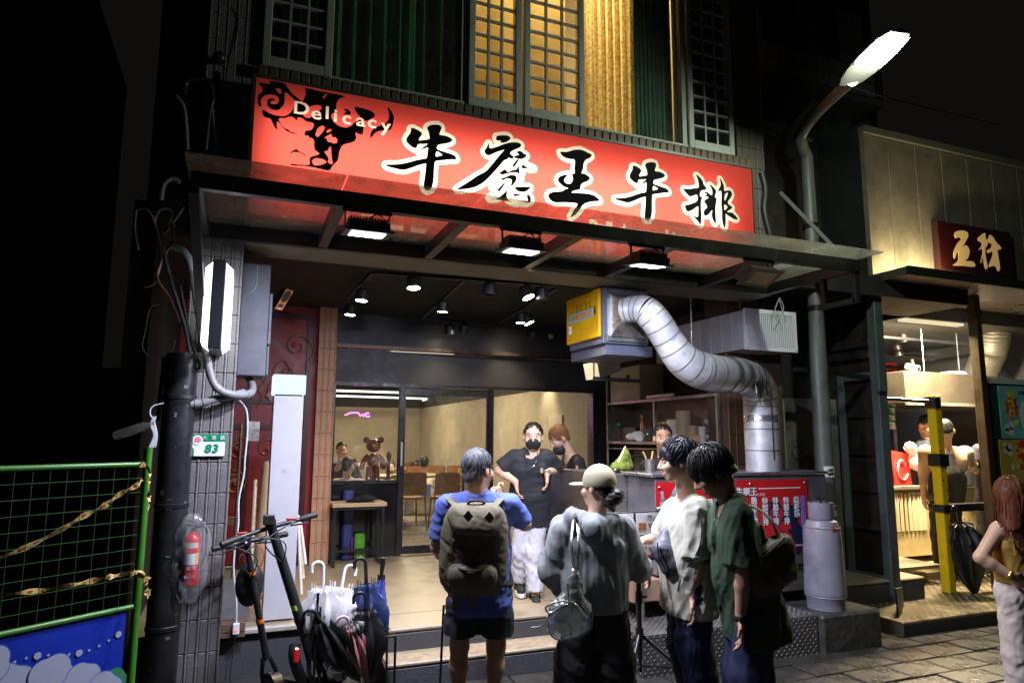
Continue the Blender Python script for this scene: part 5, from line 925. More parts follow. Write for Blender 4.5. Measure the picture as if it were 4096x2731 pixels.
def item(name, lb, px_, prof, m, cat, n=14, base=None): p = onsh(px_, 1770) if base is None else V(base); return MB().lathe(p, prof, n).one(name, m, lb, cat)
bx_m = mat('kraft', (.45, .30, .17), .7, var=.12, vscale=10)
p = onsh(2478, 1770); t = thing('bottle', 'clear bottle with a green cap at the left end of the kitchen shelf', 'bottle', p); MB().lathe(p, [(.045, 0), (.045, .13), (.02, .17), (.02, .19)], 14).build('flask', glassmat('jar', (.8, .8, .78), .12, .05, dirt=.15), t); MB().lathe(p+V((0, 0, .191)), [(.028, 0), (.028, .035), (.0, .036)], 12).build('cap', mat('cap_green', (.02, .35, .12), .4), t)
p = onsh(2528, 1770); MB().bbox(p+V((-.05, -.16, 0)), p+V((.1, .14, .17)), .005).one('film_box', mat('box_black', (.02, .018, .016), .4, var=.9, vscale=14), 'black printed box of film on the kitchen shelf', 'box')
p = onsh(2545, 1770); MB().ball(p+V((-.06, .0, .05)), (.05, .12, .05), 12, 8).one('plastic_bag', mat('bag_white', (.7, .7, .72), .35, bump=.6, bscale=40), 'crumpled white plastic bag in front of the black box', 'bag')
p = onsh(2566, 1770); MB().lathe(p+V((-.09, -.1, .06)), [(.02, 0), (.06, 0), (.06, .18), (.02, .18)], 18, axis=(.35, 1, 0)).one('paper_roll', mat('paper_white', (.72, .72, .72), .7), 'white paper roll lying end-on on the kitchen shelf', 'roll')
item('jar', 'clear plastic jar behind the paper roll on the kitchen shelf', 2590, [(.06, 0), (.065, .15), (.06, .16)], glassmat('jar', (.8, .8, .78)), 'jar'); item('sauce_bottle', 'squeeze bottle with an orange cap above the paper roll', 2572, [(.03, .0), (.03, .2), (.012, .24), (.012, .26), (.03, .26), (.028, .31), (.0, .31)], mat('sauce', (.5, .12, .04), .3), 'bottle')
for i, (px_, r, h, c, lb) in enumerate(((2740, .09, .33, (.45, .30, .18), 'tall stack of round kraft tubs on the kitchen shelf'), (2775, .07, .17, (.42, .26, .15), 'short stack of kraft tubs beside the tall stack'), (2700, .08, .24, (.6, .55, .45), 'pale stack of lids in the middle of the kitchen shelf'), (2812, .042, .16, (.62, .58, .56), 'tall pale paper cup near the end of the shelf'))): item('tub_stack' if i < 3 else 'paper_cup', lb, px_, [(r*.9, 0), (r, h*.3), (r*.97, h*.31), (r, h*.6), (r*.97, h*.61), (r, h), (0, h)], mat('tub%d' % i, c, .6, var=.1), 'tubs' if i < 3 else 'cup', 20)
p = onsh(2790, 1775); MB().bbox(p+V((-.06, -.1, 0)), p+V((.04, .1, .07)), .012).one('food_tray', mat('peach_tray', (.6, .36, .24), .5), 'peach coloured food tray at the front of the shelf', 'tray')
p = onsh(2850, 1770); g = MB(); rg3 = random.Random(1)
for i in range(9): g.ball(p+V((rg3.uniform(-.03, .03), rg3.uniform(-.05, .05), .05+.02*i)), (.035, .04, .03), 10, 6)
g.one('work_gloves', mat('knit_grey', (.42, .36, .34), .9, bump=.8, bscale=60), 'pair of grey knitted gloves stuffed upright at the shelf end', 'gloves')
p = onsh(2660, 1770); MB().bbox(p+V((-.02, -.08, 0)), p+V((.1, .1, .22)), .004).one('carton', bx_m, 'brown carton in the middle of the kitchen shelf', 'box')
q = AX(2505, 1605, SXf+.05); t = thing('beige_cabinet', 'beige metal cabinet with a round hole on top of the kitchen shelf', 'cabinet', (q.x, q.y, St)); bg_ = mat('beige_metal', (.5, .42, .3), .5, dirt=.25); ya, yb = AX(2560, 1600, SXf+.04).y, Sy1-.03
MB().bbox((SXf+.04, ya, St+.002), (SXf+.38, yb, St+.42), .008).build('case', bg_, t); MB().box((SXf+.034, ya+.03, St+.05), (SXf+.0395, yb-.04, St+.38)).build('door', bg_, t); MB().lathe((SXf+.033, (ya+yb)/2-.1, St+.28), [(.045, 0), (.045, .003)], 18, axis=(-1, 0, 0)).build('hole', black, t)
q = AX(2600, 1590, SXf+.1); MB().bbox((SXf+.02, 6.2, St+.002), (SXf+.3, 6.75, St+.05), .01).one('foil_tray', mat('foil', (.6, .56, .5), .25, .9), 'shallow foil tray on top of the kitchen shelf', 'tray')
# counter with banner
stl2 = mat('brushed_steel', (.40, .36, .34), .36, .85, var=.15, vscale=5, bump=.08, bscale=120, stretch=(1, 1, 12)); lil = mat('steel_cool', (.38, .38, .44), .34, .8, var=.15, vscale=4)
CTX0, CTX1, CTY, CTT, CTB = 3.10, 4.88, 4.70, 1.40, .62
t = thing('serving_counter', 'long stainless serving counter behind the red menu banner', 'counter', (4, 4.8, .31))
MB().bbox((CTX0, CTY, CTB), (CTX1, 5.12, CTT-.03), .006).build('body', lil, t); MB().bbox((CTX0-.04, CTY-.015, CTT-.029), (CTX1+.02, 5.16, CTT), .006).build('worktop', lil, t)
MB().bbox((2.98, 5.13, .50), (3.3, 6.15, CTT-.02), .006).build('side_wing', stl2, t)
for z, y in ((1.25, 5.4), (.98, 5.4), (1.25, 5.9), (.98, 5.9)): MB().ball((2.976, y, z), .009).build('rivet', stl2, t)
for x, y in ((2.93, 4.66), (3.9, 4.75), (4.7, 4.75), (3.0, 5.05)): MB().tube([(x, y, .31), (x, y, CTB)], .02, 10).build('leg', stl2, t)
MB().bbox((2.86, 4.68, .44), (3.14, 5.3, .60), .004).build('lower_shelf', mat('old_board', (.32, .2, .13), .6, var=.2, vscale=8), t); MB().bbox((3.16, 4.73, .40), (4.86, 5.1, .61), .004).build('undershelf', stl2, t)
q = [AY(2622, 1925, CTY-.004), AY(3226, 1916, CTY-.004), AY(3246, 2196, CTY-.004), AY(2622, 2235, CTY-.004)]; bx0, bx1, bz1, bz0 = q[0].x, q[1].x, 1.335, q[2].z
t = thing('menu_banner', 'red menu banner with white lettering fixed to the counter front', 'banner', (4, CTY, bz0)); MB().box((bx0, CTY-.007, bz0), (bx1, CTY-.003, bz1)).build('sheet', mat('banner_red', (.55, .012, .016), .4, var=.08, vscale=2), t)
yb_ = CTY-.007; bwh = mat('banner_white', (.82, .82, .85), .5); bbl = mat('banner_outline', (.01, .012, .05), .5)
def two(body, size, px_, py_, lines=.92, col=bwh): p = AY(px_, py_, yb_); text(body, size, bbl, t, p, bold=.0028, off=.0012, lines=lines); text(body, size, col, t, p, bold=.0012, off=.0035, lines=lines)
def bc3(x, y): return 2300+x*.638, 1731+y*.638
two('牛魔王', .075, *bc3(1075, 372)); text('士林店', .032, mat('banner_pink', (.8, .4, .4), .5), t, AY(*bc3(1165, 388), yb_), off=.003)
for body, x, y in (('特\n製\n豬\n排', 1192, 495), ('特\n製\n牛\n排', 1258, 492), ('特\n製\n牛\n排', 1325, 490), ('鐵\n板\n麵', 1388, 465), ('帶\n骨\n牛\n小\n排', 848, 530), ('脆\n皮\n雞\n排', 1125, 490)): two(body, .062, *bc3(x, y))
text('冰\n淇\n淋\n無\n限\n享\n用', .056, mat('banner_lilac', (.2, .2, .62), .5), t, AY(3196+28*.638, 1731+527*.638, yb_), off=.003, bold=.002, lines=.92)
text('「可口可樂」及圖樣為可口可樂公司的註冊商標', .017, mat('banner_pink', (.8, .4, .4), .5), t, AY(3150, 2183, yb_), off=.003)
MB().box((AY(*bc3(1150, 352), yb_).x, yb_-.003, AY(*bc3(1150, 352), yb_).z), (bx1-.08, yb_-.001, AY(*bc3(1150, 352), yb_).z+.008)).build('rule', bwh, t)
S_ = AY(*bc3(1350, 590), yb_); emb = [[(S_.x+(x-1550)*.00038, S_.z-(z-740)*.00044) for x, z in l] for l in BULL[:1]]; filled('emblem', [sm(l) for l in emb], bbl, t, yb_-.0015)
for cx2, a, s in ((2690, .35, 1), (2655, -.1, .8)):
    p = AY(cx2, 2010 if s == 1 else 2040, yb_); prof = [(.026, -.16), (.03, -.1), (.022, -.05), (.03, .0), (.024, .05), (.011, .11), (.012, .14)]; poly = [(w, h) for w, h in prof]+[(-w, h) for w, h in reversed(prof)]
    filled('bottle_picture', [sm([(p.x+(w*math.cos(a)+h*math.sin(a))*1.3*s, p.z+(h*math.cos(a)-w*math.sin(a))*1.3*s) for w, h in poly])], mat('bottle_print', (.3, .3, .36), .4, var=.7, vscale=30), t, yb_-.0015-.001*s)
for x, z in ((bx0+.03, bz1-.04), (bx1-.03, bz1-.03), (bx0+.03, bz0+.03), (bx1-.03, bz0+.03), ((bx0+bx1)/2+.15, bz1-.03), (AY(2860, 2200, yb_).x, bz0+.02)): MB().ball((x, yb_-.004, z), .011).build('stud', mat('stud', (.7, .7, .7), .2, .9), t)
# staff cabinet
c0, c1 = AY(2247, 1878, 6.15), AY(2318, 2055, 6.15)
t = thing('steel_cabinet', 'dark steel cabinet the masked person leans on', 'cabinet', (3.1, 6.3, Z2)); MB().bbox((c0.x-.12, 6.15, Z2), (c1.x+.06, 6.75, c0.z-.004), .006).build('case', mat('dark_steel', (.11, .10, .12), .4, .7, var=.15), t); MB().bbox((c0.x, 6.135, c1.z), (c1.x, 6.149, c0.z-.01), .004).build('door', mat('dark_steel2', (.16, .15, .2), .38, .7), t)
MB().bbox((c0.x-.14, 6.12, c0.z-.003), (c1.x+.3, 6.8, c0.z+.012), .004).build('top', mat('dark_steel', (.11, .10, .12)), t)
p = V((c0.x+.05, 6.25, c0.z+.013)); MB().bbox(p+V((-.1, -.07, 0)), p+V((.12, .09, .02)), .008).one('folded_towel', mat('towel_brown', (.14, .05, .03), .9), 'brown folded towel on the steel cabinet', 'towel'); p = V((c1.x+.02, 6.2, c0.z+.013)); MB().bbox(p, p+V((.06, .05, .012)), .002).one('receipt', wl, 'curled white receipt on the steel cabinet corner', 'paper')
p = V((AY(2480, 1870, 5.3).x, 5.25, CTT)); CLOTH_P = p.copy()
MB().tube([p+V((-.1, -.03, .0)), p+V((.03, 0, .2))], .012, 8).one('tongs', mat('tong_grey', (.5, .5, .55), .3, .6), 'grey tongs propped on the lime cloth', 'tongs'); MB().tube(spline([p+V((.05, 0, .11)), p+V((.18, 0, .12)), p+V((.28, 0, .09)), p+V((.3, 0, .03))], 4), .013, 8).one('spatula', bkp, 'black handled spatula beside the lime cloth', 'spatula')
p = AY(2600, 1880, 4.95); p.z = CTT; t = thing('utensil_cup', 'steel cup holding two wooden spoons on the counter', 'cup', p); MB().lathe(p, [(.042, 0), (.042, .105), (.038, .105), (.038, .02)], 16).build('cup', stl2, t)
for a in (-.05, .045): MB().tube([p+V((0, 0, .03)), p+V((a, .02, .17))], [.005, .008], 8).build('spoon', mat('spoon_wood', (.5, .3, .12), .6), t)
# diamond plate platform
dp = mat('tread_plate', (.15, .14, .145), .5, .6, var=.3, vscale=5, dirt=.55, dscale=3)
def lozenges(name, o, ux, uy, nx, ny, step, m, parent, nrm, sz=.5):
    b = MB(); ux, uy, nrm = V(ux), V(uy), V(nrm)
    for i in range(nx):
        for j in range(ny):
            c = V(o)+ux*step*(i+.5)+uy*step*(j+.5); d1, d2 = ((ux+uy), (ux-uy)) if (i+j) % 2 else ((ux-uy), (ux+uy)); d1 = d1.normalized()*step*sz; d2 = d2.normalized()*step*sz*.24
            b.add([c-d1, c-d2, c+d1, c+d2, c-d1*.6+nrm*.003, c-d2*.5+nrm*.003, c+d1*.6+nrm*.003, c+d2*.5+nrm*.003], [(0, 1, 5, 4), (1, 2, 6, 5), (2, 3, 7, 6), (3, 0, 4, 7), (4, 5, 6, 7)])
    q = b.build(name, m, parent); q['kind'] = 'stuff'; return q
t = thing('metal_platform', 'low chequer plate platform under the serving counter', 'platform', (3.8, 4.7, 0)); MB().bbox((2.72, 4.34, 0), (4.34, 5.05, .31), .008).build('box', dp, t)
lozenges('front_tread', (2.73, 4.3395, .01), (1, 0, 0), (0, 0, 1), 60, 11, .0265, dp, t, (0, -1, 0), .42); lozenges('top_tread', (2.73, 4.35, .3105), (1, 0, 0), (0, 1, 0), 60, 25, .0265, dp, t, (0, 0, 1), .42); lozenges('side_tread', (2.7195, 4.35, .01), (0, 1, 0), (0, 0, 1), 25, 11, .0265, dp, t, (-1, 0, 0), .42)
MB().bbox((4.345, 4.30, 0), (4.98, 5.0, .305), .02).one('stone_block', mat('wet_stone', (.045, .042, .04), .4, bump=.8, bscale=25, var=.5, vscale=8), 'rough dark stone block carrying the gas cylinder', 'block')
# gas cylinder
p = V((4.575, 4.48, .305)); t = thing('gas_cylinder', 'white gas cylinder standing at the right end of the platform', 'gas cylinder', p); gw = mat('cylinder_white', (.21, .205, .26), .4, var=.12, vscale=7, dirt=.45, dscale=5)
MB().lathe(p, [(.142, 0), (.147, .004), (.147, .075), (.158, .10), (.164, .13), (.162, .15), (.155, .35), (.15, .55), (.144, .64), (.12, .70), (.05, .725), (.0, .73)], 28).build('tank', gw, t); MB().lathe(p+V((0, 0, .715)), [(.095, 0), (.1, .02), (.1, .135), (.093, .135), (.093, .02)], 24).build('collar', gw, t)
for z in (.10, .645): MB().lathe(p+V((0, 0, z)), [(.1435 if z > .5 else .1575, 0), (.1475 if z > .5 else .1625, .006), (.1425 if z > .5 else .1585, .012)], 28).build('weld_bead', gw, t)
MB().lathe(p+V((0, 0, .72)), [(.02, 0), (.02, .09), (.012, .1), (.012, .15)], 12).bar(p+V((-.04, 0, .885)), p+V((.04, 0, .885)), .016).bar(p+V((0, -.04, .885)), p+V((0, .04, .885)), .016).build('valve', black, t); text('28.10', .05, mat('faded_red', (.4, .06, .05), .6), t, p+V((0, -.146, .655)), bold=.001)
# menu stand
tp0 = AZ(2590, 2790, 0.); tp0 = AY(2562, 2731, 3.98); P0 = V((tp0.x, 3.98, 0)); t = thing('menu_stand', 'black tripod stand holding a two page menu board in front of the counter', 'menu stand', P0)
zc = AY(2562, 2390, 3.98).z; MB().tube([P0+V((0, 0, .28)), P0+V((0, 0, 1.05))], .017, 12).build('pole', blacks, t); MB().tube([P0+V((0, 0, .62)), P0+V((0, 0, .70))], .024, 12).build('clamp', blacks, t); MB().tube([P0+V((.02, 0, .66)), P0+V((.055, -.01, .66))], .009, 8).build('clamp_knob', blacks, t); MB().tube([P0+V((0, 0, .40)), P0+V((0, 0, .47))], .026, 12).build('hub', blacks, t)
for a in (-2.4, -.35, 1.6): MB().tube([P0+V((0, 0, .44)), P0+V((.5*math.cos(a), .5*math.sin(a), .012))], .012, 10).build('leg', blacks, t); MB().tube([P0+V((0, 0, .24)), P0+V((.25*math.cos(a), .25*math.sin(a), .225))], .007, 8).build('brace', blacks, t)
MB().tube([P0+V((0, 0, .2)), P0+V((0, 0, .4))], .012, 8).build('lower_tube', blacks, t)
b0, b1 = AY(2470, 2250, 3.93), AY(2655, 2040, 3.93); MB().bbox((b0.x-.09, 3.935, b0.z), (b1.x, 3.95, b1.z), .004).build('board', blacks, t)
pw_ = (b1.x-b0.x)/1.62
for k, x0 in enumerate((b0.x-.08, b0.x-.08+(b1.x-b0.x+.08)*.515)):
    x1 = x0+(b1.x-b0.x+.08)*.47; pg = MB().box((x0, 3.932, b0.z+.02), (x1, 3.9345, b1.z-.012)).build('page', mat('page_white', (.72, .72, .78), .5), t); hz = b1.z-b0.z
    MB().box((x0+.002, 3.9305, b0.z+.021), (x1-.002, 3.9315, b0.z+.038)).build('footer', mat('footer_red', (.45, .03, .08), .5), pg); text('— 套餐 —' if k else '— 單點 —', .018, black, pg, ((x0+x1)/2, 3.932, b1.z-.035))
    for j in range(3):
        z = b1.z-.075-.075*j; MB().box((x0+.018, 3.9305, z-.045), (x0+.075, 3.9318, z)).build('dish_photo', mat('dish%d' % j, (.3, .14, .05), .5, var=.9, vscale=60+j*9), pg); text('鐵板牛排\nsteak set', .011, black, pg, (x0+.11, 3.932, z-.015)); 
bc2 = V((b1.x-.02, 3.925, b1.z+.01)); MB().bbox(bc2+V((-.035, -.01, -.01)), bc2+V((.035, .02, .01)), .003).tube([bc2+V((0, 0, .01)), bc2+V((0, .004, .04))], .01, 8).build('clip', galv, t)
# ================================================================ right side: street lamp, alley, neighbouring eatery
pg = mat('pole_grey', (.13, .14, .135), .5, .3, var=.25, vscale=6, dirt=.3)
q = AY(3300, 1900, 4.95); LX = q.x
t = thing('street_lamp', 'tall grey street lamp with its bright head over the street', 'street lamp', (LX, 4.95, 0)); MB().tube([(LX, 4.95, 0), (LX, 4.95, 2.5), (LX, 4.95, AY(3195, 620, 4.95).z)], [.092, .075, .058], 18).build('post', pg, t)
arm = spline([V((LX, 4.95, AY(3195, 620, 4.95).z)), AY(3205, 570, 4.9), AY(3225, 510, 4.75), AY(3290, 430, 4.3), AY(3360, 365, 3.8), AY(3410, 320, 3.45)], 6); MB().tube(arm, [.058]*8+[.045]*(len(arm)-8), 16).build('arm', pg, t)
h0, h1 = AY(3385, 345, 3.5), AY(3602, 130, 2.95); d = (h1-h0).normalized(); s_v = d.cross(V((0, 0, 1))).normalized(); u_v = s_v.cross(d).normalized(); HL = (h1-h0).length
def HP(a, b, c): return h0+d*a*HL+s_v*b+u_v*c
prof = [(0, .055, .03), (.12, .09, .045), (.3, .112, .055), (.55, .122, .05), (.85, .112, .042), (1, .075, .026)]; b = MB(); k = 0
for a, w_, h in prof: b.v += [HP(a, w_*math.cos(i*math.pi/6), h*max(-.05, math.sin(i*math.pi/6))) for i in range(12)]
for r_ in range(len(prof)-1):
    for i in range(12): b.f.append((r_*12+i, r_*12+(i+1) % 12, r_*12+12+(i+1) % 12, r_*12+12+i))
b.f += [tuple(range(11, -1, -1)), tuple(60+i for i in range(12))]; b.sm = True; b.build('head', mat('lamp_head', (.045, .042, .038), .6), t)
MB().add([HP(a, w_, -.012) for a, w_ in ((.42, -.1), (.42, .1), (.7, .105), (.96, .085), (.96, -.085), (.7, -.105))], [(0, 1, 2, 3, 4, 5)]).build('lens', emat('street_led', (.86, 1.0, .80), 60), t)
lamp('POINT', 'street_light', HP(.66, 0, -.075), (.88, 1.0, .80), 125, t, radius=.06)
MB().tube([AY(3205, 560, 4.9)+V((0, -.07, 0)), AY(3225, 575, 4.9)+V((0, -.07, 0))], .02, 8).build('cable_gland', black, t)
for k in (2.9, 3.72): MB().lathe((LX, 4.95, k), [(.074, 0), (.078, .004), (.078, .05), (.072, .054)], 18).build('band', blacks, t)
for (z, tx_) in ((1.33, '1104\nLeach'), (.98, 'LEACH\n3A')): MB().grid(lambda u, v: (LX+.0885*math.sin(-.9+1.2*u), 4.95-.0885*math.cos(-.9+1.2*u), z+.1*v), 8, 1).build('sticker', mat('sticker_white', (.62, .62, .64), .5), t); text(tx_, .034 if z > 1 else .042, black, t, (LX-.03, 4.95-.09, z+.05), bold=.0015, lines=.9)
MB().bar(AY(3120, 770, 4.72), AY(3345, 1000, 4.4), .032).one('diagonal_strut', mat('strut_grey', (.05, .055, .052), .6), 'grey diagonal strut crossing the street lamp pole above the canopy', 'strut')
MB().tube(spline([AY(x, y, 4.75) for x, y in ((3045, 690), (3060, 760), (3055, 840), (3075, 930), (3085, 960))], 5), .03, 10).one('cable', mat('thick_cable', (.02, .02, .02), .5), 'thick black cable bundle hanging right of the red sign', 'cable', 'cables on the pillar')
cement = mat('stained_cement', (.19, .18, .17), .7, bump=.3, bscale=18, var=.5, vscale=4, dirt=.85, dscale=2.2)
MB().box((4.95, 5.55, 0), (5.97, 5.8, 2.1)).one('alley_wall', cement, 'stained cement wall with faded scribbles behind the street lamp', 'wall')
MB().box((4.95, 5.6, 2.1), (5.97, 5.85, 5.0)).one('alley_boarding', mat('dark_boarding', (.025, .022, .022), .6, var=.4, vscale=5), 'dark boarding above the stained alley wall', 'boarding')
gr = thing('graffiti', 'looping dark scribbles sprayed on the alley wall', 'graffiti', (5.4, 5.545, 1)); rz_ = random.Random(12)
for i in range(7): c = V((5.25+rz_.uniform(0, .5), 5.545, .9+rz_.uniform(0, .8))); MB().tube([c+V((.05*(1+j*.12)*math.cos(j*1.1), 0, .05*(1+j*.12)*math.sin(j*1.1))) for j in range(8)], .004, 5).build('scribble', mat('scribble', (.05, .05, .06), .7), gr)
MB().tube([(5.12, 5.45, 0), (5.12, 5.45, 3.0)], .03, 10).one('downpipe', mat('pale_pipe', (.42, .40, .36), .5, dirt=.4), 'thin pale downpipe against the alley wall by the duct', 'pipe')
MB().bar((4.98, 5.1, 2.35), (5.95, 5.1, 2.30), .05, .04).one('cross_bar', blacks, 'dark steel bar bridging the alley behind the lamp pole', 'bar')

# ---------------------------------------------------------------- steel clad side and sign box
SXW = 5.97; YB = 4.99
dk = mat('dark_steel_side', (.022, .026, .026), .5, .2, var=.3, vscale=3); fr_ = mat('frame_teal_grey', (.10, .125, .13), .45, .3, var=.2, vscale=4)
t = thing('sign_housing', 'tan panel clad box over the neighbouring eatery, dark on its side', 'cladding', (7.5, YB, 3.36)); zt2, zb2 = AY(3430, 500, YB).z, AY(3492, 1108, YB).z
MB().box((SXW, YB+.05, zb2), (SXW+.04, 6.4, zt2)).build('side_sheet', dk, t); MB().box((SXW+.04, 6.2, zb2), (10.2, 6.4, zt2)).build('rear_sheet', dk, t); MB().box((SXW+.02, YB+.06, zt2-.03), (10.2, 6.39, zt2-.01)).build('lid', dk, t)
tanp = mat('tan_cladding', (.21, .19, .15), .42, .25, var=.2, vscale=3, dirt=.4, dscale=2.5); sx_ = [SXW+.12]+[AY(x, 600, YB).x for x in (3553, 3660, 3763, 3862, 3960, 4060)]; sx_ += [sx_[-1]+.42*i for i in range(1, 4)]
for a, b_ in zip(sx_[:-1], sx_[1:]): MB().bbox((a+.004, YB+.01, zb2), (b_-.004, YB+.04, zt2-.08), .006).build('panel', tanp, t)
MB().box((SXW-.004, YB-.01, zb2), (SXW+.118, YB+.045, zt2-.075)).build('corner_trim', tanp, t); MB().box((SXW-.01, YB-.03, zt2-.075), (10.2, YB+.05, zt2)).build('top_trim', mat('trim_green_grey', (.16, .17, .13), .4, .3), t)
q = [AY(3745, 888, YB-.06), AY(4040, 925, YB-.06), AY(4052, 1108, YB-.06), AY(3765, 1083, YB-.06)]; wx0, wx1, wz1, wz0 = (q[0].x+q[3].x)/2, (q[1].x+q[2].x)/2, (q[0].z+q[1].z)/2, (q[2].z+q[3].z)/2
t = thing('gold_letter_sign', 'glossy dark maroon board with two gold brush characters', 'sign', ((wx0+wx1)/2, YB-.05, wz0)); MB().bbox((wx0, YB-.07, wz0), (wx1, YB+.008, wz1), .004).build('board', mat('maroon_gloss', (.03, .006, .006), .08, coat=.5), t)
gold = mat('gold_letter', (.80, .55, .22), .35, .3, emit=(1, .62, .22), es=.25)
def brush(strokes, ox, oz, s, nm):
    lp = []
    for st in strokes: lp.append([V((ox+x*s, YB-.078, oz-y*s)) for x, y in st])
    g = MB()
    for l in lp: g.prism([p for p in loop2(l, 3)], (0, .006, 0))
    g.build(nm, gold, t)
def kq(x, y): return AY(3296+.574*x, 900+.574*y, YB-.075)
def bstroke(polys, nm):
    for l in polys: MB().prism(loop2([kq(x, y) for x, y in l], 3), (0, .006, 0)).build(nm, gold, t)
bstroke([[(915,50),(960,38),(1000,50),(1005,80),(985,120),(965,160),(990,140),(1015,175),(1005,230),(985,250),(1040,255),(1052,290),(980,285),(910,282),(905,275),(935,250),(940,210),(932,180),(912,235),(905,190),(930,130),(960,95),(940,85),(918,90)]], 'character')
bstroke([[(1075,90),(1110,60),(1125,60),(1130,105),(1145,95),(1140,140),(1125,165),(1128,220),(1142,290),(1130,308),(1118,270),(1110,190),(1095,265),(1108,215),(1105,160),(1082,175),(1105,130),(1080,110)], [(1155,70),(1180,85),(1195,110),(1205,125),(1230,150),(1235,168),(1210,175),(1215,210),(1228,300),(1215,322),(1200,290),(1170,285),(1168,290),(1150,285),(1175,220),(1178,185),(1145,195),(1140,175),(1165,160),(1172,130),(1150,120)]], 'character')
# awning
t = thing('awning', 'flat black awning over the neighbouring eatery', 'awning', (7, 4.7, 3.3)); MB().box((SXW-.0, 4.6, 3.27), (10.2, 5.6, 3.335)).build('slab', mat('awning_under', (.20, .19, .19), .35, .2, var=.15), t); MB().box((SXW-.02, 4.57, 3.26), (10.2, 4.599, 3.35)).build('front_lip', black, t); MB().box((SXW-.02, 4.6, 3.262), (SXW-.002, YB, 3.345)).build('side_lip', mat('lip_brown', (.05, .045, .04), .6), t)
wt_ = thing('washer_lamp', 'warm strip lamp on the awning washing the tan panels from below', 'lamp', (7, 4.80, 3.34)); MB().box((6.1, 4.79, 3.337), (7.0, 4.83, 3.36)).build('strip', mat('strip_case', (.3, .3, .3), .5), wt_); lamp('AREA', 'wash', (6.45, 4.80, 3.375), (1, .80, .42), 22, wt_, size=.9, size_y=.05, aim=(0, .35, 1))
# side wall of dark rusty steel with a framed door panel
t = thing('steel_side_wall', 'dark rusty steel door panels on the side of the neighbouring eatery', 'wall', (SXW, 5.2, .1)); rust = mat('rusty_black_steel', (.028, .02, .017), .55, .2, var=.6, vscale=5, dirt=.3)
MB().box((SXW+.005, 5.0, .05), (SXW+.06, 8.6, 3.26)).build('sheet', rust, t)
MB().bbox((SXW-.05, YB-.02, .12), (SXW+.07, YB+.07, 3.26), .006).build('front_post', fr_, t); MB().bbox((SXW-.03, 5.42, .12), (SXW+.0, 5.50, 2.35), .004).build('inner_post', fr_, t); MB().bbox((SXW-.032, YB+.07, 2.28), (SXW, 5.42, 2.36), .004).build('door_head', fr_, t); MB().bbox((SXW-.032, YB+.07, .30), (SXW, 5.42, .36), .004).build('door_foot', fr_, t)
for z in (.78, 1.15, 1.52, 1.9): MB().bbox((SXW-.02, YB+.08, z), (SXW+.004, 5.41, z+.022), .003).build('rib', rust, t)
for z in (2.5, 2.62): MB().bbox((SXW-.04, YB+.08, z), (SXW+.004, 6.3, z+.09), .004).build('ledge', rust, t)
MB().bbox((SXW-.08, YB-.06, 2.15), (SXW+.03, YB-.021, 3.2), .004).build('outer_flange', fr_, t); MB().tube([(SXW-.06, YB-.03, .10), (SXW-.06, YB-.03, .62)], .014, 8).build('door_bolt', fr_, t)
MB().prism([(5.42, 4.5, .0), (SXW-.06, 4.85, .0), (SXW-.06, 4.85, .30), (5.55, 4.62, .36)], (0, .02, 0)).one('kick_board', mat('kick_black', (.008, .008, .01), .5), 'black board leaning at the foot of the steel wall', 'board')

# ---------------------------------------------------------------- eatery inside
R2 = .135; dp2 = mat('warm_tread_plate', (.26, .22, .15), .36, .8, var=.25, vscale=5, dirt=.35)
t = thing('tread_step', 'chequer plate entrance step of the neighbouring eatery', 'step', (7, 5, 0)); MB().bbox((5.36, 4.42, 0), (10.2, 5.62, R2), .008).build('box', dp2, t); lozenges('top_tread', (5.4, 4.44, R2+.0005), (1, 0, 0), (0, 1, 0), 72, 26, .044, dp2, t, (0, 0, 1), .46); MB().box((5.36, 4.415, .004), (10.2, 4.419, R2-.02)).build('dark_skirt', mat('skirt', (.015, .017, .018), .5), t)
R3 = .22; MB().bbox((6.03, 5.6, 0), (10.2, 9.2, R3), .008).struct('floor_eatery', mat('eatery_floor', (.42, .34, .2), .45, var=.15, dirt=.3))
MB().box((6.03, 9.0, .2), (10.4, 9.2, 3.4)).struct('wall_eatery_back', mat('eatery_grey', (.16, .16, .17), .6, var=.2)); MB().box((10.2, 4.6, 0), (10.4, 9.2, 3.4)).struct('wall_eatery_right', mat('eatery_dark', (.03, .03, .03), .7)); MB().box((6.03, 5.6, 3.1), (10.4, 9.2, 3.26)).struct('ceiling_eatery', mat('eatery_dark', (.03, .03, .03), .7))
bw = thing('block_wall', 'pale concrete block wall at the left inside the eatery', 'wall', (6.6, 8.7, R3)); blk = MB().bbox((0, 0, 0), (.385, .1, .185), .006).mesh('block'); bm_ = mat('pale_block', (.42, .40, .36), .8, bump=.3, bscale=40, var=.15)
copies('block', blk, bm_, bw, [(6.2+.395*i-(.19 if j % 2 else 0), 8.75, R3+.195*j) for i in range(4) for j in range(12)])
def Q(x, y, Y): return AY(3400+x*.4464, 1300+y*.4464, Y)
t = thing('extractor_hood', 'long stainless extractor hood hanging in the eatery', 'hood', Q(850, 560, 7)); a, b_ = Q(585, 500, 6.6), Q(1430, 650, 6.6); hz1 = 2.52; hz0 = 2.13
hx0, hx1 = Q(580, 500, 7.0).x, Q(1440, 400, 6.0).x
MB().bbox((7.6, 6.0, hz0), (9.3, 7.6, hz1), .01).build('canopy', mat('hood_steel', (.20, .17, .13), .3, .8, var=.12, vscale=3), t); MB().box((7.6, 5.98, hz0-.03), (9.3, 6.02, hz0+.01)).build('gutter', stn, t)
fx = spline([V((8.05, 6.3, 2.50)), V((8.1, 6.28, 2.62)), V((8.3, 6.1, 2.80)), V((8.46, 5.95, 2.98)), V((8.5, 5.9, 3.2))], 7)
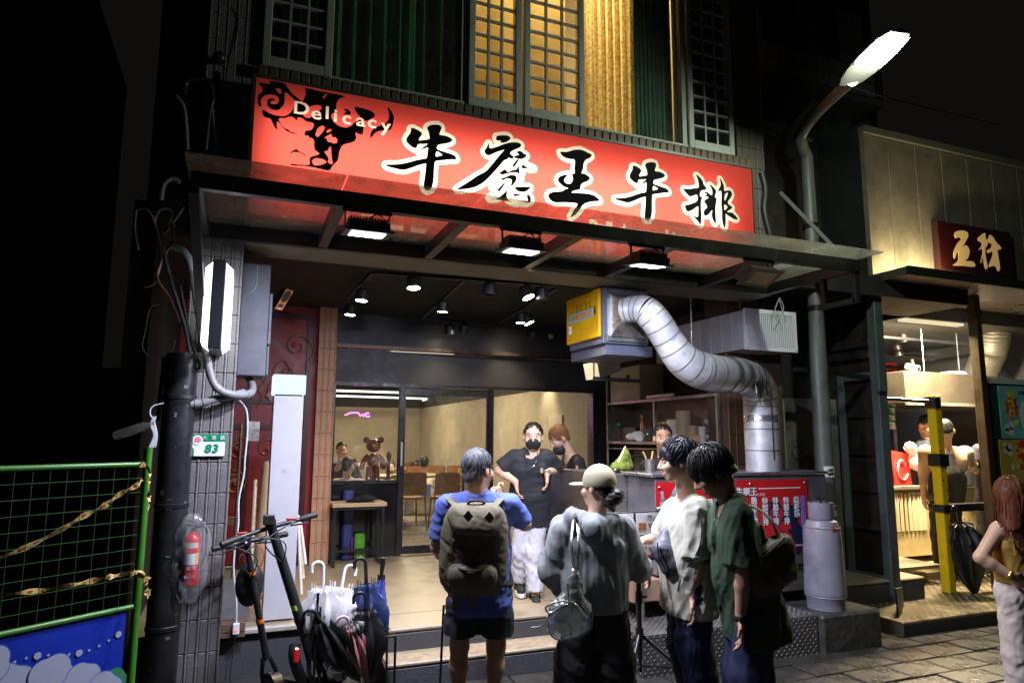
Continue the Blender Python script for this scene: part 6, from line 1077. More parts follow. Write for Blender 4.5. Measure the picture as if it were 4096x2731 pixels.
fx = spline([Q(1180, 430, 6.4), Q(1215, 330, 6.3), Q(1265, 220, 6.2), Q(1285, 100, 6.1), Q(1290, -60, 6.1)], 10)
t = thing('flexible_duct', 'ribbed silver flexible duct rising from the extractor hood', 'duct', fx[0]); b = MB(); pts = []; rr = []
for i in range(len(fx)*2-2): p = fx[i//2] if i % 2 == 0 else (fx[i//2]+fx[i//2+1])/2; pts.append(p); rr.append(.205 if i % 2 else .183)
b.tube(pts, rr, 24, cap=False); b.build('hose', mat('flex_alu', (.7, .68, .62), .28, .9), t)
for i, (x0, y0, x1, y1, lb) in enumerate(((840, 340, 1060, 310, 'lowest'), (830, 365, 1040, 345, 'second'), (845, 385, 1030, 370, 'third'), (1340, 215, 1559, 190, 'uppermost'))): pass
t = thing('red_pipework', 'bank of red fire pipes on the eatery ceiling', 'pipes', Q(900, 320, 8.2)); rp = mat('pipe_red', (.5, .03, .02), .35)
for k in range(4): z = 2.62+.085*k; MB().tube(spline([V((7.25+.05*k, 8.2, 1.9)), V((7.25+.05*k, 8.2, z-.1)), V((7.33+.05*k, 8.2, z)), V((10.2, 8.2, z+.05))], 5), .022, 8).build('pipe', rp, t)
MB().bbox((8.0, 8.1, 2.86), (8.3, 8.15, 2.97), .005).build('junction_box', mat('ivory', (.5, .48, .44)), t); MB().bbox((9.3, 8.1, 2.95), (9.6, 8.15, 3.06), .005).build('junction_box', mat('ivory', (.5, .48, .44)), t)
for i, (x, y, Y, lb) in enumerate(((575, 385, 7.2, 'white security camera at the left under the eatery ceiling'), (800, 370, 7.6, 'white security camera beside the red pipes'))):
    p = Q(x, y, Y); t = thing('security_camera', lb, 'camera', p, 'security cameras in the eatery'); dv = V((.2, -1, -.35)).normalized(); MB().lathe(p, [(.05, -.12), (.06, -.1), (.06, .06), (.05, .07), (.0, .07)], 16, axis=dv).build('body', wl, t); MB().lathe(p+dv*.071, [(.035, 0), (.0, .002)], 14, axis=dv).build('lens', black, t); MB().tube([p, p+V((.1, .1, .14))], .02, 8).build('mount', wl, t)
for i, (x, y, Y, c, pw, lb) in enumerate(((490, 150, 6.6, (1, .82, .52), 150, 'warm lit spotlight at the left of the eatery'), (850, 160, 6.9, (.85, .92, 1), 120, 'cool lit spotlight in the middle of the eatery'), (445, 275, 7.0, (1, .85, .6), 60, 'lower warm spotlight at the left of the eatery'), (650, 235, 7.6, (1, .85, .6), 0, 'small spotlight hanging behind the thin rods'))):
    p = Q(x, y, Y); t = thing('ceiling_spotlight', lb, 'spotlight', p, 'spotlights in the eatery'); d = V((.15, -.1 if i != 1 else .1, -1)).normalized(); MB().lathe(p, [(.003, -.16), (.055, -.15), (.058, 0), (.05, 0), (.045, -.01)], 16, axis=d).build('can', trk, t); MB().lathe(p-d*.008, [(0, 0), (.048, 0)], 14, axis=d).build('lens', emat('eat_led%d' % i, c, 30), t)
    MB().tube([p-d*.15, V((p.x, p.y, 3.1))], .008, 8).build('stem', trk, t)
    if pw: lamp('SPOT', 'beam', p+d*.03, c, pw, t, aim=d, angle=120, blend=.8, radius=.05)
hl = thing('added_strip_lamp', 'added warm strip under the eatery ceiling, put in to brighten the people below', 'lamp', (7.6, 5.9, 3.05)); MB().box((7.2, 5.62, 3.06), (8.2, 5.72, 3.09)).build('strip', emat('added_strip_glow', (1, .82, .5), .9), hl); lamp('AREA', 'added_fill_light', (7.6, 5.5, 3.03), (1, .82, .52), 650, hl, size=1.2, size_y=.12, aim=(0, .45, -1))  # added strip and area light, no real fixture; brightens the people in the eatery
for i, (x, lb) in enumerate(((648, 'left thin hanging rod in the eatery'), (962, 'right thin hanging rod in the eatery'))): a = Q(x, 200, 6.2); MB().tube([(a.x, 6.2, 2.52 if i else 2.45), (a.x, 6.2, 3.1)], .007, 6).one('hanging_rod', galv, lb, 'rod', 'rods in the eatery')
for i, (y0, y1, x0, x1) in enumerate(((6.3, 6.3, 6.1, 9.6), (7.2, 7.2, 6.1, 9.8))): MB().bar((x0, y0, 2.98-.06*i), (x1, y1, 2.98-.06*i), .04, .03).one('ceiling_track', trk, ('front black ceiling track in the eatery', 'rear black ceiling track in the eatery')[i], 'track')
MB().lathe(Q(920, 440, 7.0)+V((0, 0, -.06)), [(.2, 0), (.2, .05), (.16, .09), (.0, .1)], 20).one('fan_cowl', mat('cowl_white', (.6, .58, .52), .5), 'round white fan cowl on top of the extractor hood', 'cowl')
for k in range(4):
    p = Q(365, 700+64*k, 6.5); t = thing('price_card', ('topmost', 'second', 'third', 'lowest')[k]+' of the four green and white cards numbered 85', 'card', p, 'number cards in the eatery'); MB().box(p+V((-.08, 0, -.055)), p+V((.08, .006, .06))).build('card', wl, t); MB().box(p+V((-.08, -.002, .03)), p+V((.08, -.0005, .06))).build('green_strip', grn, t); text('85', .07, grn, t, p+V((-.02, 0, -.012)), bold=.002, shear=.15)
MB().box((6.25, 6.52, .9), (6.65, 6.56, 2.4)).one('dark_door', mat('brown_door', (.035, .025, .02), .5), 'dark door leaf carrying the number cards', 'door')
# back shelf with egg boxes
t = thing('storage_rack', 'steel rack holding egg tubs at the back of the eatery', 'rack', (8.4, 7.9, R3))
for z in (1.05, 1.4): MB().box((7.5, 7.6, z), (9.4, 8.1, z+.03)).build('shelf', stn, t)
for x in (7.52, 9.36): MB().box((x, 7.62, R3), (x+.03, 7.65, 1.9)).build('post', stn, t)
egg = mat('egg_white', (.75, .66, .5), .5); tubm = glassmat('clear_tub', (.85, .86, .85), .1, .1, dirt=.2, dcol=(.6, .58, .52))
for k in range(3):
    p = V((Q(1040, 1000, 7.3).x, 7.45, 1.435+.175*k)); t = thing('egg_box', ('bottom', 'middle', 'top')[k]+' one of three stacked clear tubs of eggs', 'tub', p, 'egg tubs on the rack'); MB().bbox(p+V((-.22, -.14, 0)), p+V((.22, .14, .15)), .01).build('tub', tubm, t); MB().bbox(p+V((-.235, -.155, .15)), p+V((.235, .155, .168)), .004).build('lid', mat('tub_lid', (.6, .58, .52), .4), t); g = MB(); re = random.Random(k)
    for i in range(14): MB().ball(p+V((re.uniform(-.17, .17), re.uniform(-.1, .1), re.uniform(.04, .11))), (.028, .028, .034), 10, 6).build('egg', egg, t)
MB().bbox((7.75, 7.66, 1.432), (8.12, 8.0, 1.93), .006).one('carton', bx_m, 'large brown carton on the eatery rack beside the egg tubs', 'box')
# counter with red bag and pots
t = thing('prep_counter', 'steel prep counter with towels hung on its front in the eatery', 'counter', (7, 6.4, R3)); cxa, cxb = Q(380, 1450, 6.0).x, Q(1200, 1480, 6.0).x; cz2 = Q(500, 1440, 6.0).z
MB().bbox((cxa-.1, 6.0, cz2-.04), (cxb+.6, 6.6, cz2), .006).build('worktop', stn, t); MB().bbox((cxa-.1, 6.05, R3+.08), (cxb+.6, 6.58, cz2-.041), .004).build('cabinet', mat('counter_cream', (.42, .33, .17), .45, .2, var=.12), t); rt2 = random.Random(4)
for i in range(7): MB().grid(lambda u, v: (cxa+.06+i*.075+.06*u, 6.035-.012*math.sin(u*9+i), cz2-.08-.45*v), 5, 4).build('towel', mat('towel_cream', (.55, .46, .3), .9, var=.15), t)
p = Q(430, 1430, 6.15); p.z = cz2; t = thing('red_bag', 'bright red printed paper bag with a white script letter on the prep counter', 'bag', p); MB().prism([p+V((-.14, -.08, 0)), p+V((.14, -.08, 0)), p+V((.15, -.05, .38)), p+V((-.15, -.05, .42))], (0, .14, 0)).build('bag', mat('bag_red', (.62, .02, .015), .4, bump=.3, bscale=18), t)
MB().tube(spline([p+V((a, -.088+.03*b, b)) for a, b in ((.05, .24), (.03, .29), (-.03, .30), (-.075, .23), (-.08, .15), (-.04, .08), (.03, .08), (.08, .14))], 5), .012, 6, flat=.3).build('script_letter', wl, t)
p = Q(540, 1200, 6.25); MB().bbox(p+V((-.08, 0, -.25)), p+V((.16, .12, .0)), .004).one('red_tray', mat('tray_red', (.6, .06, .03), .5), 'red tray standing behind the red bag', 'tray')
p = Q(545, 1400, 6.2); p.z = cz2; MB().lathe(p, [(.11, 0), (.12, .18), (.115, .19), (.0, .19)], 18).one('black_pot', mat('pot_black', (.02, .02, .02), .35), 'black pot on the prep counter beside the red bag', 'pot'); p = Q(1040, 1460, 6.0); p.z = cz2; MB().lathe(p, [(.1, 0), (.1, .17), (.0, .17)], 18).one('black_pot', mat('pot_black', (.02, .02, .02), .35), 'second black pot right of the person in the tank top', 'pot')
# yellow rack post, bar, black umbrella
yf = AZ(3802, 2370, R2); yt = AY(3728, 1580, yf.y); t = thing('training_rack', 'yellow upright of a training rack with a chrome bar, in the eatery doorway', 'rack', (yf.x, yf.y, R2)); yp = mat('rack_yellow', (.68, .48, .01), .35, var=.12, vscale=4)
MB().bbox((yf.x-.055, yf.y-.04, R2), (yf.x+.045, yf.y+.06, yt.z), .008).build('upright', yp, t)
for k in range(17): z = R2+.12+k*(yt.z-R2-.3)/17; MB().lathe((yf.x+.03 if k < 10 else yf.x-.03, yf.y-.041, z), [(.011, 0), (.0, .0008)], 10, axis=(0, -1, 0)).build('pin_hole', black, t)
bkt = MB(); bkt.bbox((yf.x-.075, yf.y-.06, yt.z-.14), (yf.x-.0, yf.y+.07, yt.z-.02), .004); bkt.build('bar_bracket', blacks, t); MB().tube([(yf.x-.07, yf.y, yt.z-.07), (SXW+.08, yf.y+.05, yt.z-.05)], .022, 12).build('chrome_bar', mat('chrome', (.8, .8, .8), .12, 1), t)
zb3 = AY(3780, 2040, yf.y).z; MB().bbox((yf.x-.07, yf.y-.055, zb3-.02), (yf.x+.06, yf.y+.075, zb3+.06), .004).build('sleeve', blacks, t); MB().bbox((yf.x-.075, yf.y-.06, zb3+.45), (yf.x+.065, yf.y+.08, zb3+.58), .004).build('sleeve', blacks, t); MB().bbox((yf.x+.06, yf.y-.02, zb3-.02), (yf.x+1.2, yf.y+.05, zb3+.06), .004).build('cross_arm', blacks, t)
umbrella('black umbrella hanging from the rack arm in the eatery doorway', (3835, 2020), (3838, 2090), (3902, 2385), yf.y-.1, yf.y-.1, bc_, bkp, .17, group='umbrellas of the neighbour')
# right post, panel with posters
px0 = AY(3945, 1800, YB).x; t = thing('steel_post', 'tall bronze steel post in front of the eatery posters', 'post', (px0, YB, R2)); MB().bbox((px0-.045, YB-.05, R2), (px0+.045, YB+.05, 3.26), .006).build('shaft', mat('bronze_steel', (.07, .05, .03), .4, .4, var=.3, vscale=6), t); MB().box((px0+.046, YB-.03, 2.05), (px0+.06, YB+.05, 3.26)).build('edge_strip', fr_, t)
t = thing('poster_board', 'dark teal board with two bright cartoon posters at the right edge', 'board', (px0+.4, YB+.1, .6)); zt3 = AY(4000, 1535, YB+.06).z; MB().box((px0+.07, YB+.06, .75), (px0+1.6, YB+.10, zt3)).build('board', mat('teal_board', (.018, .04, .045), .45), t); MB().box((px0+.06, YB+.04, zt3), (px0+1.6, YB+.10, zt3+.06)).build('light_rail', mat('rail_white', (.6, .62, .62), .4), t)
for z in (1.25, 1.75): MB().box((px0+.07, YB+.0585, z), (px0+1.6, YB+.0595, z+.006)).build('joint', black, t)
def PB(x, y): return Q(x, y, YB+.055)
a, b_ = PB(1320, 540), PB(1390, 1015); xq = PB(1345, 800).x; ps = MB().box((xq, YB+.05, b_.z), (xq+.6, YB+.058, a.z)).build('poster', mat('poster_cyan', (.15, .55, .58), .5, var=.1), t)
def star(c, r1, r2, n, m, y, nm, par, sx=1., sz=1.): MB().prism([V((c.x+(r1 if i % 2 else r2)*sx*math.cos(i*math.pi/n), y, c.z+(r1 if i % 2 else r2)*sz*math.sin(i*math.pi/n))) for i in range(2*n)], (0, .0012, 0)).build(nm, m, par)
yl2 = mat('poster_yellow', (.75, .62, .05), .5); star(PB(1445, 735), .085, .13, 9, mat('poster_red', (.6, .03, .03), .5), YB+.0485, 'burst', ps, 1, 1.25); text('呷\n粗\n飽', .11, yl2, ps, PB(1437, 715), bold=.003, off=.012, lines=.95); text('!!!', .09, yl2, ps, PB(1490, 880), bold=.003, off=.012); text('A+B', .06, black, ps, PB(1525, 605), off=.012)
cl2 = mat('poster_white', (.75, .76, .78), .5)
for (x, y, r) in ((1400, 915, .04), (1440, 900, .045), (1440, 950, .045), (1405, 950, .035)): star(PB(x, y), r, r*1.06, 10, cl2, YB+.0475, 'puff', ps)
star(PB(1556, 800), .09, .1, 12, cl2, YB+.0476, 'figure', ps, .7, 1.6)
a, b_ = PB(1320, 1025), PB(1380, 1440); xq = PB(1348, 1200).x; ps = MB().box((xq, YB+.05, b_.z), (xq+.6, YB+.058, a.z)).build('poster', mat('poster_amber', (.55, .40, .07), .5, var=.15, vscale=3), t); star(PB(1556, 1120), .10, .15, 10, mat('poster_red', (.6, .03, .03)), YB+.0485, 'burst', ps); text('HO', .09, yl2, ps, PB(1545, 1125), bold=.004, off=.012)
for (x, y, r) in ((1390, 1080, .035), (1420, 1095, .045), (1430, 1140, .04), (1395, 1120, .04)): star(PB(x, y), r, r*1.06, 10, cl2, YB+.0475, 'puff', ps)
text('+', .07, wl, ps, PB(1497, 1270), bold=.003, off=.012); star(PB(1455, 1268), .026, .03, 8, cl2, YB+.0475, 'figure', ps, 1, 1.2); star(PB(1537, 1268), .022, .024, 10, mat('poster_brown', (.2, .07, .02), .5), YB+.0475, 'figure', ps, 1, 1.6)
# ---------------------------------------------------------------- tiled house with balconies further right
YH = 6.9; t = thing('tiled_house', 'dim tiled house with balconies rising behind the sign box', 'building', (7, YH, 0)); MB().box((4.5, YH+.02, 3.3), (8.6, YH+.6, 14)).build('wall', mat('house_joint', (.03, .03, .03), .8), t)
htile = mat('house_tile', (.20, .19, .185), .5, var=.15, vscale=5); ht = MB().bbox((0, 0, 0), (.20, .02, .20), .004).mesh('tile')
copies('tile', ht, htile, t, [(4.55+.215*i, YH, 5.0+.215*j) for i in range(18) for j in range(14) if not (1.9 < .215*i < 2.9 and 1.7 < .215*j)])
for zz, x1 in ((AY(3072, 313, YH-.9).z, AY(3535, 400, YH-.9).x), (AY(3080, 720, YH-.9).z-.1, AY(3480, 600, YH-.9).x)):
    MB().box((4.5, YH-.9, zz), (x1, YH, zz+.08)).build('balcony_slab', mat('house_conc', (.12, .115, .11), .8), t); bt_ = MB().bbox((0, -.018, 0), (.18, 0, .18), .004).mesh('tile')
    bf = MB().box((4.5, YH-.9, zz+.08), (x1, YH-.82, zz+.5)).build('balcony_wall', mat('house_joint', (.03, .03, .03)), t); n_ = int((x1-4.5)/.195)
    copies('tile', bt_, htile, bf, [(4.52+.195*i, YH-.902, zz+.09+.195*j) for i in range(n_) for j in range(2)])
    for xx in (5.6, 6.6): MB().tube(spline([V((xx, YH-.05, zz-.7)), V((xx, YH-.25, zz-.3)), V((xx, YH-.75, zz-.01))], 5), .06, 10).build('bracket', mat('house_conc', (.12, .115, .11)), t)
wq0, wq1 = AY(3185, 245, YH-.01), AY(3290, 70, YH-.01); wn = MB().box((wq0.x, YH-.01, wq0.z), (wq1.x+.3, YH+.01, wq1.z+1.5)).build('window', mat('house_window', (.01, .012, .012), .2), t); MB().grid(lambda u, v: (wq0.x+.05+.4*u, YH-.03+.012*math.sin(u*24), wq0.z+.05+1.6*v), 24, 2).build('window_curtain', mat('house_curtain', (.09, .12, .11), .8), wn)
dc = AY(3275, 545, 6.0); MB().lathe(dc, [(.22, 0), (.24, .03), (.24, .3), (.2, .3), (.18, .05)], 20, axis=(0, -1, .2)).one('fan_housing', mat('fan_dark', (.04, .05, .045), .5), 'dark round fan housing above the sign box corner', 'fan')
MB().tube([AY(3400, 345, 3.6), AY(3560, 395, 5.2), AY(4000, 500, 7.5)], .006, 6).one('overhead_wire', black, 'thin overhead wire running off to the right from the street lamp', 'wire')
# ================================================================ people: smooth bodies grown from blended volumes
def npv(p): return np.array(p, np.float32)
def cap(a, b, ra, rb=None, k=.03, flat=False, neg=False): return ('c', npv(a), npv(b), ra, ra if rb is None else rb, k, flat, neg)
def ell(c, r, axes=None, k=.03, neg=False):
    A = np.eye(3, dtype=np.float32) if axes is None else np.array([list(a) for a in axes], np.float32); return ('e', npv(c), npv(r), A, k, neg)
def nets(F, o, vx):
    """surface nets: one vertex in each crossed cell, one quad for each crossed grid edge"""
    S = F < 0; n = np.array(F.shape)-1; c = np.zeros(n, np.int8)
    off = [(i, j, k) for i in (0, 1) for j in (0, 1) for k in (0, 1)]
    for i, j, k in off: c += S[i:i+n[0], j:j+n[1], k:k+n[2]]
    cell = np.argwhere((c > 0) & (c < 8)); idx = -np.ones(n, np.int32); idx[tuple(cell.T)] = np.arange(len(cell))
    val = np.stack([F[cell[:, 0]+i, cell[:, 1]+j, cell[:, 2]+k] for i, j, k in off], 1); P = np.zeros((len(cell), 3)); W = np.zeros(len(cell)); O = np.array(off, float)
    for a in range(8):
        for b in range(a+1, 8):
            if np.abs(O[a]-O[b]).sum() != 1: continue
            va, vb = val[:, a], val[:, b]; m = (va < 0) != (vb < 0); t = np.where(m, va/np.where(m, va-vb, 1), 0)[:, None]; P += m[:, None]*(O[a]+(O[b]-O[a])*t); W += m
    V_ = (cell+P/W[:, None])*vx+o; Fc = []
    for ax in range(3):
        sl0 = [slice(1, -1)]*3; sl1 = [slice(1, -1)]*3; sl0[ax] = slice(0, -1); sl1[ax] = slice(1, None)
        a, b = S[tuple(sl0)], S[tuple(sl1)]; e = np.argwhere(a != b); fl = a[tuple(e.T)]; e = e+1; e[:, ax] -= 1
        u, v = [(1, 2), (2, 0), (0, 1)][ax]; q = []
        for du, dv in ((0, 0), (-1, 0), (-1, -1), (0, -1)): z = e.copy(); z[:, u] += du; z[:, v] += dv; q.append(idx[z[:, 0], z[:, 1], z[:, 2]])
        q = np.stack(q, 1); q[~fl] = q[~fl][:, ::-1]; Fc.append(q)
    return V_, np.concatenate(Fc)
def folds(X, Y, Z, amp, fr, seed):
    r = np.random.RandomState(seed); out = 0
    for i in range(4):
        d = r.normal(size=3); d[2] *= .6; d /= np.linalg.norm(d); e = r.normal(size=3); e /= np.linalg.norm(e); f = fr*1.25*(1+.55*i)
        w0 = np.sin((X*d[0]+Y*d[1]+Z*d[2])*f+r.uniform(0, 6)+1.7*np.sin((X*e[0]+Y*e[1]+Z*e[2])*f*.4+r.uniform(0, 6))); out = out+amp*.75/(1+.5*i)*(.45*w0+(np.abs(w0)-.55))
    return out
def grow(name, prims, vx, m, parent, amp=0., fr=40., seed=0, cuts=(), label=None):
    lo = np.min([np.minimum(p[1], p[2])-max(p[3], p[4]) if p[0] == 'c' else p[1]-p[2].max() for p in prims if not p[-1]], 0)-3*vx-amp
    hi = np.max([np.maximum(p[1], p[2])+max(p[3], p[4]) if p[0] == 'c' else p[1]+p[2].max() for p in prims if not p[-1]], 0)+3*vx+amp
    n = np.ceil((hi-lo)/vx).astype(int)+1; F = np.full(n, .2, np.float32); G = [lo[i]+vx*np.arange(n[i], dtype=np.float32) for i in range(3)]
    for p in prims:
        if p[0] == 'c': _, a, b, ra, rb, k, flat, neg = p; l, h = np.minimum(a, b)-max(ra, rb), np.maximum(a, b)+max(ra, rb)
        else: _, c, r, A, k, neg = p; l, h = c-r.max(), c+r.max()
        mg = max(k, .01)*1.3+2*vx; i0 = np.clip(((l-mg-lo)/vx).astype(int), 0, n-2); i1 = np.clip(((h+mg-lo)/vx).astype(int)+2, i0+1, n); s = tuple(slice(i0[q], i1[q]) for q in range(3))
        X, Y, Z = G[0][s[0]][:, None, None], G[1][s[1]][None, :, None], G[2][s[2]][None, None, :]
        if p[0] == 'c':
            ba = b-a; L2 = float(ba @ ba)+1e-9; x, y, z = X-a[0], Y-a[1], Z-a[2]; t0 = (x*ba[0]+y*ba[1]+z*ba[2])/L2; t = np.clip(t0, 0, 1)
            d = np.sqrt((x-t*ba[0])**2+(y-t*ba[1])**2+(z-t*ba[2])**2)-(ra+(rb-ra)*t)
            if flat: d = np.maximum(d, (t0-1)*math.sqrt(L2))
        else:
            x, y, z = X-c[0], Y-c[1], Z-c[2]; q = [x*A[j][0]+y*A[j][1]+z*A[j][2] for j in range(3)]
            k0 = np.sqrt(sum((q[j]/r[j])**2 for j in range(3))); k1 = np.sqrt(sum((q[j]/r[j]**2)**2 for j in range(3)))+1e-9; d = k0*(k0-1)/k1
        f = F[s]
        if neg: F[s] = np.maximum(f, -d)
        else:
            hh = np.clip(.5+.5*(f-d)/k, 0, 1); F[s] = f*(1-hh)+d*hh-k*hh*(1-hh)
    X, Y, Z = G[0][:, None, None], G[1][None, :, None], G[2][None, None, :]
    if amp: F = F+folds(X, Y, Z, amp, fr, seed).astype(np.float32)
    for pt, nr in cuts: F = np.maximum(F, (X-pt[0])*nr[0]+(Y-pt[1])*nr[1]+(Z-pt[2])*nr[2])
    vs, fs = nets(F, lo, vx); o = np.array(org(parent)) if parent else np.zeros(3); me = bpy.data.meshes.new(name)
    me.from_pydata((vs-o).tolist(), [], fs.tolist()); me.polygons.foreach_set('use_smooth', [True]*len(me.polygons)); me.update()
    ob = link(name, me, m, parent)
    if label: ob['label'] = label
    return ob
RH = V((CX.x, CX.y, 0)).normalized(); FH = V((fwd.x, fwd.y, 0)).normalized(); UP = V((0, 0, 1))
def face_dir(a, pitch=0): h = FH*math.cos(R(a))+RH*math.sin(R(a)); return (h*math.cos(R(pitch))+UP*math.sin(R(pitch))).normalized()
def basis(f): r = f.cross(UP).normalized(); return r, f, r.cross(f).normalized()
def loc(c, B, x, y, z): return c+B[0]*x+B[1]*y+B[2]*z
skin = mat('skin_light', (.60, .36, .25), .5, sub=.12, var=.06, vscale=12); skin2 = mat('skin_tan', (.44, .24, .15), .5, sub=.12, var=.06, vscale=12)
def head_prims(c, B, s=1.):
    q = lambda x, y, z: loc(c, B, x*s, y*s, z*s); e = lambda x, y, z, r, k=.02, neg=False: ell(q(x, y, z), [v*s for v in r], B, k, neg)
    return [e(0, -.012, .032, (.077, .096, .092)), e(0, .026, -.03, (.062, .068, .085)), e(0, .058, -.093, (.030, .026, .024)), e(0, .085, .026, (.05, .012, .011), .015), cap(q(0, .094, .008), q(0, .112, -.03), .008*s, .0125*s, .012), e(.012, .10, -.036, (.010, .009, .008), .01), e(-.012, .10, -.036, (.010, .009, .008), .01),
            e(0, .09, -.064, (.024, .010, .007), .008), e(0, .088, -.075, (.021, .010, .007), .008), e(.032, .099, .004, (.018, .010, .010), .01, True), e(-.032, .099, .004, (.018, .010, .010), .01, True), e(.045, .06, -.03, (.024, .03, .025)), e(-.045, .06, -.03, (.024, .03, .025)),
            e(.080, -.012, -.012, (.010, .021, .032), .008), e(-.080, -.012, -.012, (.010, .021, .032), .008)]
def hand_prims(w_, d, n, th=1, curl=.5, s=1.):
    d = V(d).normalized(); n = V(n); n = (n-d*n.dot(d)).normalized(); x = d.cross(n)*th; out = []; w_ = V(w_)
    for i, o in enumerate((-.030, -.011, .009, .028)): out.append(cap(w_+x*o*.5*s, w_+(d*.082+x*o)*s, .015*s, .0125*s, .018))
    for i, (o, L) in enumerate(((-.031, .055), (-.011, .072), (.010, .078), (.030, .068))):
        p = w_+(d*.084+x*o)*s; dd = d.copy(); r = .0092*s
        for j, f in enumerate((.45, .32, .25)):
            a = curl*(.55+.35*j+.06*i); dd = (dd*math.cos(a)+n*math.sin(a)).normalized(); nn = (n-dd*n.dot(dd)); q = p+dd*L*f*s*1.15; out.append(cap(p, q, r, r*.9, .005)); p = q; r *= .93; n = nn.normalized() if nn.length > .05 else n
    p = w_+(d*.025+x*.030)*s; n0 = V(n); q = p+(d*.6+x*.65+n0*.3).normalized()*.042*s; out += [cap(w_+d*.02*s, p, .016*s, .014*s, .015), cap(p, q, .013*s, .0105*s, .008), cap(q, q+(d*.85+x*.15+n0*.4).normalized()*.034*s, .0105*s, .009*s, .005)]; return out
def mid(a, b, t=.5): return a+(b-a)*t
